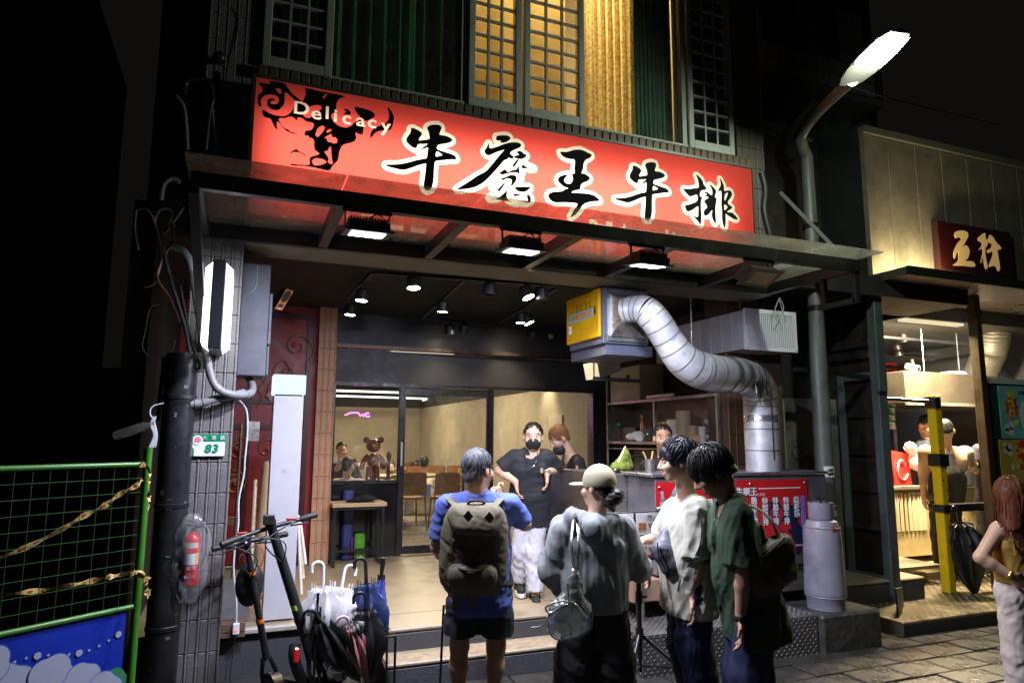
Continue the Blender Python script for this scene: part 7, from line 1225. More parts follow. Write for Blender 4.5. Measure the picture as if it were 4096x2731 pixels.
class Person:
    def __init__(s, label, d, J, face, head_face=None, head_pitch=0, skin_m=None, vx=.009, group='people', hs=1.):
        s.vx = vx; s.sk = skin_m or skin; s.f = face_dir(face); s.B = basis(s.f); s.d = d; s.hs = hs
        s.J = {k: AD(v[0], v[1], d+(v[2] if len(v) > 2 else 0)) for k, v in J.items()}; j = s.J; s.hB = basis(face_dir(face if head_face is None else head_face, head_pitch)); s.up = (mid(j['sl'], j['sr'])-mid(j['hl'], j['hr'])).normalized()
        if 'al' in j: zf = min(j['al'].z, j['ar'].z)-.08
        else: zf = 0
        b = mid(j['hl'], j['hr']); s.t = thing('person', label, 'person', (b.x, b.y, max(0, zf)), group)
    def trunk(s, dr=0., wr=0., hr=0., low=0., k=.06):
        j = s.J; out = []; sw = (j['sr']-j['sl']); nb = mid(j['sl'], j['sr']); hb = mid(j['hl'], j['hr']); ax = sw.normalized(); W = max(.33, min(.42, sw.length))
        for q in (-1, 1):
            a = nb+ax*q*W*.20-s.up*.10; b = mid(nb, hb, .62)+ax*q*W*.165; c = hb+ax*q*W*.18-s.up*low
            out += [cap(a, b, .096+dr, .088+wr, k), cap(b, c, .088+wr, .094+hr, k)]
        out.append(cap(j['sl']+ax*.02, j['sr']-ax*.02, .054+dr*.5, .054+dr*.5, .05)); out += [cap(nb+s.up*.045-s.f*.012, mid(nb, q_, .72)+s.up*.012, .048+dr*.4, .044+dr*.4, .04) for q_ in (j['sl'], j['sr'])]; return out
    def arm(s, S, E, W, dr=0., r=(.048, .040, .027), ext=0.):
        S, E, W = s.J[S], s.J[E], s.J[W]; return [cap(S, E, r[0]+dr, r[1]+dr, .025), cap(E, mid(E, W, .3), r[1]+dr*.9, r[1]*.98+dr*.9, .02), cap(mid(E, W, .3), W, r[1]*.98+dr*.9, r[2]+dr*.8, .02)]
    def leg(s, H, K, A, dr=0., r=(.085, .056, .036)):
        H, K, A = s.J[H], s.J[K], s.J[A]; return [cap(H, K, r[0]+dr, r[1]+dr, .03), cap(K, mid(K, A, .33)-s.f*.012, r[1]+dr*.9, r[1]*.98+dr*.8, .03), cap(mid(K, A, .33)-s.f*.012, A, r[1]*.98+dr*.8, r[2]+dr*.6, .03)]
    def body(s, hands={}, legs=True, arms=('l', 'r'), extra=[]):
        j = s.J; nb = mid(j['sl'], j['sr']); p = head_prims(j['head'], s.hB, s.hs); p.append(cap(loc(j['head'], s.hB, 0, -.025*s.hs, -.07*s.hs), nb+s.up*.02-s.f*.01, .052, .060, .03)); p.append(cap(nb+s.up*.0, mid(j['sl'], j['sr'], .25), .06, .05, .05)); p.append(cap(nb, mid(j['sl'], j['sr'], .75), .06, .05, .05)); p += s.trunk(-.015, -.015, -.02)
        for a in arms: p += s.arm('s'+a, 'e'+a, 'w'+a)
        if legs:
            p += s.leg('hl', 'kl', 'al')+s.leg('hr', 'kr', 'ar')
            for a in 'lr': A = j['a'+a]; p.append(cap(A-UP*.045-s.f*.03, A-UP*.055+s.f*.13, .032, .028, .03))
        for a, (d, n, th, cu) in hands.items(): p += hand_prims(j['w'+a], d, n, th, cu, .98)
        s.bd = grow('body', p+list(extra), s.vx, s.sk, s.t); return s
    def hair(s, m, style='short', seed=1, amp=.0035):
        c, B, k = s.J['head'], s.hB, s.hs; q = lambda x, y, z: loc(c, B, x*k, y*k, z*k); e = lambda x, y, z, r, kk=.02, neg=False: ell(q(x, y, z), [v*k for v in r], B, kk, neg)
        if style == 'short': p = [e(0, -.018, .04, (.083, .100, .097)), e(0, -.07, -.02, (.066, .04, .06))]; cuts = [(q(0, .052, .05), (B[1]*.9-B[2]*.62).normalized()), (q(0, -.02, -.055), (B[1]*.35-B[2]).normalized())]
        elif style == 'crop': p = [e(0, -.016, .036, (.0795, .097, .092)), e(0, -.07, -.015, (.062, .035, .05))]; cuts = [(q(0, .066, .045), (B[1]*.9-B[2]*.5).normalized()), (q(0, -.02, -.035), (B[1]*.4-B[2]).normalized())]
        elif style == 'bowl': p = [e(0, -.012, .036, (.092, .108, .104)), e(.06, .02, .01, (.032, .055, .055)), e(-.06, .02, .01, (.032, .055, .055)), e(0, .075, .045, (.062, .026, .045)), e(0, -.075, -.03, (.076, .046, .075))]; cuts = [(q(0, .0, -.045), (-B[2]+B[1]*.15).normalized()), (q(0, .098, .012), (B[1]*.75-B[2]*.7).normalized())]
        elif style == 'fringe': p = [e(0, -.012, .040, (.088, .105, .100)), e(0, .07, .052, (.066, .034, .042)), e(.07, .02, .02, (.018, .05, .04)), e(-.07, .02, .02, (.018, .05, .04)), e(0, -.075, -.02, (.07, .042, .065))]; cuts = [(q(0, -.02, -.05), (B[1]*.2-B[2]).normalized()), (q(0, .09, .022), (B[1]*.6-B[2]*.8).normalized())]
        else: p = [e(0, -.015, .034, (.092, .108, .106)), cap(q(0, -.04, .02), q(0, -.075, -.22), .09*k, .075*k, .04), cap(q(.07, .0, .02), q(.075, -.02, -.2), .04*k, .035*k, .03), cap(q(-.07, .0, .02), q(-.075, -.02, -.2), .04*k, .035*k, .03)]; cuts = [(q(0, .055, .06), (B[1]*.9-B[2]*.62).normalized())]
        s.hr_ = grow('hair', p, min(s.vx, .0075) if s.vx < .015 else s.vx, m, s.t, amp, 150, seed, cuts); return s
    def eyes(s, mask=False):
        c, B, k = s.J['head'], s.hB, s.hs; dk_ = mat('iris_dark', (.012, .008, .006), .2); wh = mat('eye_white', (.62, .58, .55), .3)
        for q in (-1, 1):
            rot = Matrix((B[0], B[1], B[2])).transposed(); e = MB().ball(loc(c, B, q*.032*k, .0835*k, .003*k), (.0155*k, .010*k, .0065*k), 12, 8, rot).build('eye', wh, s.bd); MB().ball(loc(c, B, q*.032*k, .0915*k, .003*k), (.0062*k, .004*k, .0062*k), 10, 6, rot).build('iris', dk_, s.bd)
            MB().tube(spline([loc(c, B, q*.015*k, .093*k, .028*k), loc(c, B, q*.034*k, .090*k, .034*k), loc(c, B, q*.052*k, .078*k, .026*k)], 4), .0042*k, 8, flat=.6).build('eyebrow', mat('brow', (.012, .01, .009), .7), s.bd)
        if not mask: MB().ball(loc(c, B, 0, .0965*k, -.070*k), (.022*k, .004*k, .0035*k), 12, 6, Matrix((B[0], B[1], B[2])).transposed()).build('mouth', mat('lip', (.36, .12, .10), .45), s.bd)
        return s
    def mask(s, dy=0.):
        c, B, k = s.J['head'], s.hB, s.hs; q = lambda x, y, z: loc(c, B, x*k, y*k, z*k); mm = mat('mask_black', (.016, .016, .018), .6, bump=.2, bscale=60)
        grow('face_mask', [ell(q(0, .045, -.052+dy), [v*k for v in (.068, .070, .060)], B, .02), ell(q(0, .105, -.035+dy), [v*k for v in (.018, .016, .022)], B, .02)], .006, mm, s.t, cuts=[(q(0, .02, 0), -B[1]), (q(0, .09, -.012+dy), (B[2]*1.0-B[1]*.15).normalized())])
        for x in (-1, 1): MB().tube([q(x*.062, .03, -.03+dy), q(x*.084, -.015, -.005)], .0022, 6).build('mask_loop', mm, s.t)
        return s
    def top(s, m, sleeve=.75, hem=None, dr=.018, wr=.02, hr=.022, low=.03, amp=.006, fr=38, seed=1, arms=('l', 'r'), sl_r=.018, long=False, extra=(), name='shirt', necut=True, ext_cuts=()):
        p = s.trunk(dr, wr, hr, low); j = s.J
        for a in arms:
            S, E, W = j['s'+a], j['e'+a], j['w'+a]
            if long: p += [cap(S, E, .060+sl_r, .052+sl_r, .04), cap(E, mid(E, W, .88), .052+sl_r, .036+sl_r, .03, True)]
            elif sleeve > 0: p.append(cap(S, mid(S, E, sleeve), .056+sl_r*.7, .056+sl_r*1.3, .035, True))
        nb = mid(j['sl'], j['sr']); p.append(cap(nb+s.up*.02-s.f*.014, nb+s.up*.078-s.f*.016, .07, .064, .03, True)); cuts = list(ext_cuts)
        if hem is not None: cuts.append((hem, -s.up if s.up.z > .95 else -UP))
        s.tp = grow(name, p+list(extra), s.vx, m, s.t, amp, fr, seed, cuts); return s
    def bottom(s, m, short=False, dr=.022, amp=.006, fr=34, seed=2, r=(.088, .06, .05), up=.06, name='trousers', hem=None):
        j = s.J; hb = mid(j['hl'], j['hr']); p = [cap(j['hl']+UP*up, j['hl'], .082+dr*.3, .088+dr*.4, .05), cap(j['hr']+UP*up, j['hr'], .082+dr*.3, .088+dr*.4, .05)]
        for a in 'lr':
            H, K, A = j['h'+a], j['k'+a], j['a'+a]
            if short: p.append(cap(H, mid(H, K, short), r[0]+dr*.4, r[1]+dr*1.5, .03, True))
            else: p += [cap(H, K, r[0]+dr*.4, r[1]+dr, .03), cap(K, A+UP*.0, r[1]+dr, r[2]+dr, .03, True)]
        s.bt = grow(name, p, s.vx, m, s.t, amp, fr, seed, [(hem, -UP)] if hem is not None else ()); return s
    def shoes(s, m, sole=None, L=.20):
        for a in 'lr':
            A = s.J['a'+a]; g = A-UP*.055; sh = grow('shoe', [cap(g-s.f*.05, g+s.f*(L-.06), .042, .036, .03), cap(g-s.f*.03+UP*.05, g-s.f*.03, .045, .045, .03)], s.vx, m, s.t)
            if sole: MB().prism([g-UP*.045+s.f*(.075+.13*math.cos(i*math.pi/8))*1.0+s.B[0]*.048*math.sin(i*math.pi/8) for i in range(16)], (0, 0, .028)).build('sole', sole, sh)
        return s
def strands(P, n, L, m, seed=1, fringe=0., r=.0036, lo=-.35, gap=.35, hang=False, puff=1.0, off=(0, -.015, .034), rad=(.084, .101, .098)):
    """locks laid over the scalp from the crown down, breaking the outline"""
    c, B, k = P.J['head'], P.hB, P.hs; rn = random.Random(seed); b = MB(); ra = V(rad)*k*puff; o = V(off)*k
    for i in range(n):
        az = rn.uniform(-math.pi, math.pi); el = math.asin(rn.uniform(lo, .98)); v = V((math.cos(el)*math.sin(az), math.cos(el)*math.cos(az), math.sin(el)))
        if v.y > .45 and v.z < gap: continue
        fl = V((rn.gauss(0, .35), (fringe if v.y > -.1 else 0)+rn.gauss(0, .3), -1)); Ls = L*rn.uniform(.6, 1.15); pts = []; g = 1+rn.uniform(-.02, .05)
        for q in range(7):
            p = V((v.x*ra.x, v.y*ra.y, v.z*ra.z))*g+o; pts.append(loc(c, B, p.x, p.y, p.z)); t_ = (fl-v*fl.dot(v)); t_ = t_.normalized() if t_.length > .05 else V((v.x, v.y, 0)).normalized()
            if hang and q >= 2:
                e = pts[-1]; rd = B[0]*v.x+B[1]*v.y
                for w_ in range(1, 6): pts.append(e-UP*Ls*w_/5+rd*.012*math.sin(w_*.9+az*3)+B[0]*rn.gauss(0, .004))
                break
            st_ = Ls/6/max(ra); v = (v+t_*st_).normalized(); g += .004 if not hang else .002
        m_ = len(pts); b.tube(pts, [r*k*(1-.75*(x/(m_-1))**2) for x in range(m_)], 5)
    b.build('hair_locks', m, P.t); return P
blk_h = mat('hair_black', (.012, .011, .012), .5, bump=.12, bscale=90, stretch=(1, 1, .2), spec=.3)
navy_d = mat('navy_denim', (.012, .018, .06), .8, var=.25, vscale=20, bump=.2, bscale=200); blk_c = mat('black_cotton', (.011, .011, .013), .75, var=.2, vscale=10, bump=.15, bscale=150)

tag(grow('lime_cloth', [ell(CLOTH_P+V((-.02, 0, .03)), (.10, .06, .05), None, .03), cap(CLOTH_P+V((-.04, 0, .05)), CLOTH_P+V((.03, 0, .15)), .035, .03, .04), cap(CLOTH_P+V((.03, 0, .15)), CLOTH_P+V((.07, .02, .04)), .03, .04, .03)], .008, mat('cloth_lime', (.17, .23, .03), .85, bump=.4, bscale=40), None, .008, 60, 3), 'crumpled lime green cloth on the counter', 'cloth')
# ---------------------------------------------------------------- man with the backpack
A = Person('person in a blue tee and dark shorts wearing an olive backpack, back turned', 4.2, dict(head=(1913, 1880), sl=(1782, 2020), sr=(2048, 2020), el=(1748, 2185, .03), wl=(1800, 2268, .2), er=(2098, 2095, .10), wr=(2008, 2000, .32), hl=(1858, 2330), hr=(1984, 2330), kl=(1838, 2578, .02), kr=(1984, 2582, .02), al=(1832, 2815, .05), ar=(1976, 2815, .05)), 8, 38, skin_m=skin2, vx=.008)
A.body({'r': (CX*-.35+UP*.8+FH*.2, CX*-1., 1, 1.2), 'l': (FH*.6+CX*.5-UP*.3, CX, 1, .8)})
A.hair(mat('hair_grey', (.075, .075, .085), .55, bump=.15, bscale=90, stretch=(1, 1, .2), var=.5, vscale=40, spec=.3), 'short', 3, .003)
strands(A, 420, .055, MATS['hair_grey'], 2, .3); A.top(mat('blue_jersey', (.085, .12, .40), .85, var=.08, vscale=8, bump=.3, bscale=30), .82, AD(1920, 2445, 4.2), .020, .026, .030, .12, .006, 34, 4, sl_r=.008)
A.bottom(mat('dark_shorts', (.02, .02, .024), .8, var=.2, bump=.1, bscale=200), .78, .026, .007, 30, 5, (.088, .075, .06), name='shorts'); A.shoes(blk_c)
for sgn in (1,): g = MB(); B = A.hB; c = A.J['head']; g.tube([loc(c, B, .083, -.01, .008), loc(c, B, .078, .09, .006)], .002, 6).build('glasses_arm', mat('metal_thin', (.3, .3, .32), .3, .9), A.t)
# backpack
olv = mat('olive_canvas', (.115, .095, .055), .75, var=.14, vscale=9, bump=.2, bscale=260); lea = mat('leather_patch', (.15, .075, .065), .6)
bp = lambda x, y, o=0.: AD(x, y, 4.2-.20+o)
t = thing('backpack', 'olive canvas backpack with two brown diamond leather patches', 'backpack', bp(1900, 2350)); wb = []
for (x0, x1, y, r) in ((1838, 1965, 2075, .085), (1828, 1972, 2130, .095), (1826, 1968, 2200, .098), (1822, 1962, 2270, .10), (1830, 1955, 2320, .09)): wb.append(cap(bp(x0, y, .02), bp(x1, y, .02), r, r, .05))
grow('main_bag', wb, .008, olv, t, .0045, 34, 6); grow('top_lid', [cap(bp(1840, 2062, -.03), bp(1962, 2062, -.03), .075, .075, .04), cap(bp(1850, 2100, -.075), bp(1955, 2105, -.075), .055, .055, .04)], .008, olv, t, .004, 36, 8); grow('front_pocket', [cap(bp(1828, 2290, -.075), bp(1950, 2290, -.075), .055, .055, .05), cap(bp(1835, 2330, -.06), bp(1945, 2330, -.06), .055, .055, .05)], .008, olv, t, .003, 40, 9)
for (x, y) in ((1873, 2064), (1958, 2069)):
    c = bp(x, y, -.150 if x < 1900 else -.148); r, u = CX*.030, CY*.034; ptc = MB().prism([c-r, c-u, c+r, c+u], CZ*.008).build('leather_patch', lea, t)
    for q in (-.25, .25): e = c-CZ*.004+CY*q*.03; MB().prism([e-CX*.011-CY*.002, e+CX*.011-CY*.002, e+CX*.011+CY*.002, e-CX*.011+CY*.002], CZ*.002).build('slot', black, ptc)
for (x, y) in ((1808, 2228), (1842, 2220), (1925, 2228)): c = bp(x, y, -.10); MB().prism([c-CX*.02, c-CY*.035, c+CX*.02, c+CY*.035], CZ*.006).build('strap_tab', mat('tab_brown', (.14, .05, .03), .6), t)
q = bp(1930, 2326, -.118); MB().prism([q-CX*.045-CY*.015, q+CX*.045-CY*.01, q+CX*.045+CY*.02, q-CX*.045+CY*.015], CZ*.006).build('label', mat('label_grey', (.33, .32, .28), .7), t)
MB().tube(spline([bp(1800, 2258, -.06), bp(1850, 2278, -.125), bp(1920, 2280, -.125), bp(1990, 2262, -.06)], 5), .006, 8).build('zip', black, t)
for (a, b) in (((1832, 2030), (1790, 1985)), ((1968, 2030), (2010, 1985))): MB().tube(spline([bp(*a, .04), bp(mid(V(a), V(b)).x, mid(V(a), V(b)).y, .10), bp(*b, .20)], 5), .026, 8, flat=.35).build('shoulder_strap', olv, t); MB().bbox(bp(*a, -.02)+V((-.022, -.012, -.015)), bp(*a, -.02)+V((.022, .012, .02)), .004).build('buckle', bkp, t)
MB().tube(spline([bp(1868, 2030, -.03), bp(1880, 2005, -.05), bp(1930, 2005, -.05), bp(1942, 2030, -.03)], 5), .01, 8, flat=.5).build('grab_handle', olv, t); MB().tube(spline([bp(1998, 2150, -.04), bp(2008, 2190, -.05), bp(1990, 2205, -.05), bp(1985, 2170, -.05)], 5), .005, 8).build('carabiner', galv, t)
MB().tube([bp(1825, 2375, -.02), bp(1822, 2440, -.01)], .02, 8, flat=.25).build('loose_strap', olv, t); MB().tube([bp(1890, 2375, -.02), bp(1892, 2430, -.01)], .022, 8, flat=.25).build('loose_strap', olv, t)
MB().tube([AD(1775, 2420, 4.25), AD(1760, 2731, 4.3), AD(1757, 2800, 4.3)], .008, 8).one('walking_stick', bkp, 'thin black walking stick beside the person with the backpack', 'stick')

# ---------------------------------------------------------------- woman in the cap
Bp = Person('person in a pale grey hoodie and khaki cap, seen from behind', 4.02, dict(head=(2390, 1948), sl=(2252, 2118), sr=(2495, 2118), el=(2200, 2280, .03), wl=(2262, 2372, .22), er=(2553, 2275, .05), wr=(2582, 2262, .30), hl=(2322, 2415), hr=(2438, 2415), kl=(2305, 2640), kr=(2452, 2640), al=(2300, 2850), ar=(2462, 2850)), -12, -48, vx=.008, hs=.95)
Bp.body({'r': (CX*.25-UP*.8+FH*.3, CX*-1, 1, .35)})
Bp.hair(mat('hair_brown_black', (.02, .014, .01), .5, bump=.12, bscale=90, spec=.3), 'crop', 4, .003)
hood_m = mat('grey_fleece', (.275, .29, .288), .9, var=.06, vscale=9, bump=.2, bscale=24)
Bd = lambda x, y, o=0.: AD(x, y, 4.02+o)
Bp.top(hood_m, hem=Bd(2380, 2428), dr=.03, wr=.045, hr=.035, low=.03, amp=.009, fr=24, seed=7, long=True, sl_r=.022, name='hoodie', extra=[cap(Bd(2290, 2062, -.05), Bd(2380, 2105, -.12), .045, .06, .04), cap(Bd(2380, 2105, -.12), Bd(2470, 2085, -.06), .06, .045, .04), cap(Bd(2380, 2120, -.12), Bd(2465, 2190, -.11), .06, .05, .05), cap(Bd(2300, 2070, -.05), Bd(2440, 2180, -.12), .04, .05, .05)])
Bp.bottom(mat('black_wide', (.008, .009, .010), .7, var=.2, bump=.1, bscale=120), dr=.04, amp=.009, fr=26, seed=8, r=(.085, .085, .10), name='wide_trousers'); Bp.shoes(blk_c)
c, B = Bp.J['head'], Bp.hB; kh = mat('khaki_twill', (.30, .26, .17), .8, var=.08, bump=.15, bscale=240)
q = lambda x, y, z: loc(c, B, x*.95, y*.95, z*.95)
t = thing('cap', 'khaki baseball cap worn by the person in the grey hoodie', 'cap', q(0, 0, .03)); grow('crown', [ell(q(0, -.015, .036), (.088, .106, .102), B, .02)], .007, kh, t, cuts=[(q(0, 0, .0), (-B[2]-B[1]*.12).normalized())]); grow('brim', [ell(q(0, .115, .012), (.078, .085, .014), B, .01)], .006, kh, t, cuts=[(q(0, .06, 0), -B[1])]); MB().ball(q(0, -.015, .138), .008).build('button', kh, t)
for i in range(3): a = i*math.pi/3; MB().tube([q(.0895*math.cos(a)*math.cos(e_), -.015+.1075*math.sin(a)*math.cos(e_), .036+.1035*math.sin(e_)) for e_ in [x*.2 for x in range(0, 16)]], .0012, 5).build('seam', mat('khaki_seam', (.22, .19, .12), .8), t)
grow('hair_bun', [ell(q(.012, -.135, -.045), (.05, .042, .042), B, .02), ell(q(0, -.1, -.075), (.05, .04, .045), B, .03), cap(q(0, -.09, -.08), q(.02, -.10, -.135), .03, .012, .02)], .006, mat('hair_brown_black', (.02, .014, .01)), Bp.t, .005, 130, 5); MB().lathe(q(.01, -.105, -.045), [(.034, 0), (.04, .006), (.034, .014)], 14, axis=-B[1]).build('hair_tie', black, Bp.t)
# silver shoulder bag
slv = mat('silver_foil', (.66, .70, .66), .25, .9, var=.1, vscale=7, bump=.15, bscale=9); sb = lambda x, y, o=0.: AD(x, y, 4.02-.24+o)
t = thing('shoulder_bag', 'shiny silver gathered shoulder bag hanging on the back of the grey hoodie', 'bag', sb(2270, 2540)); grow('pouch', [cap(sb(2300, 2290), sb(2290, 2400), .03, .07, .05), cap(sb(2250, 2440), sb(2320, 2440), .075, .07, .05), cap(sb(2235, 2490), sb(2330, 2485), .07, .06, .05), cap(sb(2240, 2520), sb(2300, 2515), .05, .05, .04)], .008, slv, t, .0055, 40, 9)
for a in (((2300, 2285), (2285, 2180), (2292, 2085), (2305, 2060)), ((2310, 2285), (2318, 2180), (2312, 2090), (2305, 2062))): MB().tube(spline([sb(x, y, .0 if y > 2100 else .10) for x, y in a], 6), .011, 8, flat=.4).build('strap', slv, t)
bow = MB().tube(spline([sb(*p_, -.08) for p_ in ((2300, 2410), (2240, 2405), (2185, 2425), (2200, 2450), (2260, 2425), (2300, 2415), (2330, 2450), (2350, 2470))], 5), .006, 8); bow.build('bow', slv, t); MB().tube(spline([sb(*p_, -.08) for p_ in ((2280, 2412), (2210, 2450), (2170, 2500), (2125, 2510))], 5), .005, 8).build('bow_tail', slv, t); MB().tube([sb(2270, 2330, -.06), sb(2275, 2400, -.075), sb(2290, 2450, -.085)], .006, 8).build('gather', slv, t)

# ---------------------------------------------------------------- young man in the cream shirt
Cp = Person('person in a loose cream shirt reaching toward the menu stand', 3.98, dict(head=(2712, 1842), sl=(2700, 2045, .17), sr=(2798, 2038, -.12), el=(2655, 2148, .30), wl=(2585, 2158, .30), er=(2790, 2262, -.15), wr=(2768, 2385, -.15), hl=(2738, 2350, .10), hr=(2778, 2350, -.08), kl=(2738, 2565, .10), kr=(2775, 2565, -.09), al=(2790, 2810, .10), ar=(2828, 2815, -.09)), -78, -84, -6, vx=.008)
Cp.body({'r': (-UP+CX*.12, CX*-1+CZ*.3, -1, .45), 'l': (CX*-1-UP*.15, UP*-1, 1, .3)})
Cp.hair(mat('hair_blueblack', (.010, .010, .016), .48, bump=.12, bscale=90, stretch=(1, 1, .2), spec=.35), 'fringe', 6, .003); strands(Cp, 420, .085, MATS['hair_blueblack'], 3, .9, puff=1.05, rad=(.088, .106, .101)); Cp.eyes()
Cp.top(mat('cream_linen', (.60, .57, .47), .88, var=.06, vscale=9, bump=.35, bscale=28), .84, AD(2740, 2438, 3.98), .03, .05, .055, .10, .011, 27, 11, sl_r=.028, name='cream_shirt')
Cp.bottom(navy_d, dr=.028, seed=9, r=(.09, .075, .07)); Cp.shoes(blk_c)
cb = lambda x, y, o=0.: AD(x, y, 3.98+o); gb = mat('grey_nylon', (.12, .12, .15), .5, var=.1, bump=.15, bscale=120)
t = thing('sling_bag', 'grey crescent sling bag across the front of the cream shirt', 'bag', cb(2680, 2280, -.05)); grow('pouch', [cap(cb(2662, 2135, .0), cb(2648, 2200, -.05), .03, .055, .04), cap(cb(2648, 2200, -.05), cb(2685, 2262, -.07), .055, .06, .04), cap(cb(2685, 2262, -.07), cb(2735, 2275, -.1), .05, .03, .04)], .008, gb, t, .004, 40, 3)
MB().tube(spline([cb(2660, 2130, .02), cb(2690, 2030, .12), cb(2745, 1985, .0), cb(2800, 2050, -.2), cb(2800, 2180, -.24), cb(2740, 2275, -.14)], 6), .013, 8, flat=.3).build('strap', mat('strap_dark', (.02, .02, .024), .6), t); MB().tube(spline([cb(2630, 2170, -.10), cb(2638, 2230, -.125), cb(2670, 2280, -.14), cb(2710, 2298, -.14)], 5), .004, 6).build('zip', black, t)
for x in (2664, 2672): MB().tube([cb(x, 2285, -.14), cb(x+4, 2312, -.14)], .005, 6).build('zip_pull', black, t)
t = umbrella('folded black umbrella dangling from the hand of the person in the cream shirt', (2768, 2470), (2785, 2530), (2835, 2760), 3.62, 3.62, mat('folded_nylon', (.008, .012, .011), .5), mat('umb_grey', (.3, .32, .32), .4), .055, 'straight', group='umbrellas in hand'); MB().tube([AY(2764, 2425, 3.6), AY(2768, 2470, 3.62)], .003, 6).build('wrist_loop', wl, t)

# ---------------------------------------------------------------- man in the green shirt
Dp = Person('person in a dark green shirt leaning forward with a bag on the back', 3.62, dict(head=(2848, 1886, .0), sl=(2888, 2072, .15), sr=(2955, 2062, -.13), el=(2868, 2270, .22), wl=(2850, 2400, .25), er=(2975, 2285, -.16), wr=(2962, 2470, -.17), hl=(2985, 2420, .10), hr=(3020, 2425, -.08), kl=(2968, 2690, .10), kr=(3005, 2695, -.08), al=(2985, 2950, .1), ar=(3025, 2950, -.08)), -72, -78, -32, skin_m=skin2, vx=.008, hs=1.02)
Dp.body({'r': (-UP+CX*.03, CX*-1+CZ*.3, -1, .4)})
Dp.hair(mat('hair_black2', (.012, .010, .009), .48, bump=.12, bscale=90, stretch=(1, 1, .2), spec=.35), 'bowl', 8, .0028); strands(Dp, 520, .13, MATS['hair_black2'], 4, .6, puff=1.06, lo=-.1, rad=(.092, .109, .104))
Dd = lambda x, y, o=0.: AD(x, y, 3.62+o)
Dp.top(mat('green_cotton', (.026, .052, .026), .85, var=.12, vscale=9, bump=.35, bscale=28), .88, Dd(2990, 2545), .032, .05, .065, .16, .010, 27, 13, sl_r=.030, name='green_shirt', extra=[cap(Dd(3040, 2300, -.02), Dd(3100, 2520, -.02), .06, .075, .06), cap(Dd(2895, 2005, .05), Dd(2945, 2000, -.05), .05, .05, .03)])
Dp.bottom(navy_d, dr=.03, seed=14, r=(.092, .08, .075)); Dp.shoes(blk_c)
t = thing('wrist_watch', 'black round watch on the wrist of the person in green', 'watch', Dp.J['wr']); W_ = Dp.J['wr']; MB().lathe(W_-UP*.012, [(.0345, 0), (.037, .004), (.037, .022), (.0345, .026)], 18, axis=UP).build('strap', black, t); MB().lathe(W_+V((-.012, -.036, 0)), [(.024, 0), (.024, .012), (.019, .014), (.0, .014)], 18, axis=V((-.3, -1, 0))).build('case', bkp, t)
t = thing('crossbody_bag', 'slouchy olive brown bag slung behind the person in green', 'bag', Dd(3070, 2400)); obm = mat('olive_brown_canvas', (.085, .07, .035), .8, var=.12, vscale=8, bump=.2, bscale=200)
grow('pouch', [cap(Dd(3020, 2250, -.14), Dd(3130, 2190, -.14), .07, .07, .05), cap(Dd(3030, 2310, -.15), Dd(3130, 2270, -.15), .075, .08, .05), cap(Dd(3035, 2350, -.13), Dd(3090, 2340, -.13), .06, .055, .05)], .008, obm, t, .008, 32, 15)
MB().tube(spline([Dd(3120, 2160, -.14), Dd(3085, 2080, -.10), Dd(3020, 2030, .0), Dd(2950, 2030, .18), Dd(2860, 2130, .22)], 6), .022, 8, flat=.3).build('strap', obm, t); MB().tube([Dd(2990, 2250, -.21), Dd(3060, 2225, -.225), Dd(3140, 2150, -.2)], .006, 8).build('seam', obm, t)

# ---------------------------------------------------------------- staff
Ep = Person('person in a black polo and mask leaning an elbow on the steel cabinet', 5.95, dict(head=(2133, 1748), sl=(2052, 1832), sr=(2192, 1830), el=(1998, 1882, -.02), wl=(2062, 1926, -.12), er=(2222, 1874, .06), wr=(2188, 1890, -.12), hl=(2095, 2065), hr=(2152, 2065), kl=(2086, 2200, -.04), kr=(2135, 2208, -.08), al=(2080, 2322, -.02), ar=(2140, 2368, -.18)), 176, 182, vx=.010)
Ep.body({'l': (UP*-1+CX*.2, CX, -1, .5), 'r': (UP*-1, CX*-1, 1, .5)}); Ep.hair(blk_h, 'crop', 2, .002).eyes(True).mask(); strands(Ep, 350, .018, blk_h, 7, .5, gap=.5, r=.003, lo=.0)
Ep.top(mat('black_polo', (.010, .011, .016), .8, var=.15, bump=.3, bscale=30), .85, AD(2120, 2092, 5.95), .022, .03, .035, .14, .005, 26, 21, sl_r=.02, name='polo_shirt'); Ep.bottom(mat('pale_sweatpants', (.50, .49, .54), .88, var=.05, bump=.3, bscale=30), dr=.022, amp=.008, seed=22, r=(.085, .065, .05)); Ep.shoes(blk_c, mat('sole_white', (.7, .68, .64), .6))
nb = mid(Ep.J['sl'], Ep.J['sr']); MB().tube(spline([nb+CX*-.06+UP*.05-FH*.06, nb+CX*-.02-UP*.05-FH*.145, nb+CX*.01-UP*.07-FH*.15, nb+CX*.04-UP*.04-FH*.14, nb+CX*.06+UP*.05-FH*.06], 6), .0035, 6).build('necklace', mat('silver', (.8, .8, .8), .2, 1), Ep.t); W_ = Ep.J['wr']; MB().lathe(W_-UP*.0, [(.03, 0), (.034, .004), (.034, .02), (.03, .024)], 14).build('wristwatch', galv, Ep.t)
for q in ((nb+CX*.09-UP*.10-FH*.142),): MB().box(q-CX*.012-UP*.02, q+CX*.012+UP*.02-FH*.002).build('shirt_emblem', mat('emblem_gold', (.35, .3, .15), .6), Ep.t)
Fp = Person('person with a lowered mask and tan apron looking down behind the cabinet', 6.85, dict(head=(2236, 1752), sl=(2268, 1856, .12), sr=(2312, 1852, -.10), el=(2255, 1925, .14), wl=(2215, 1960, .1), er=(2325, 1940, -.12), wr=(2280, 1985, -.14), hl=(2295, 2060, .1), hr=(2310, 2060, -.08), kl=(2295, 2180, .1), kr=(2310, 2180, -.08), al=(2295, 2300, .1), ar=(2310, 2300, -.08)), -118, -112, -30, vx=.010)
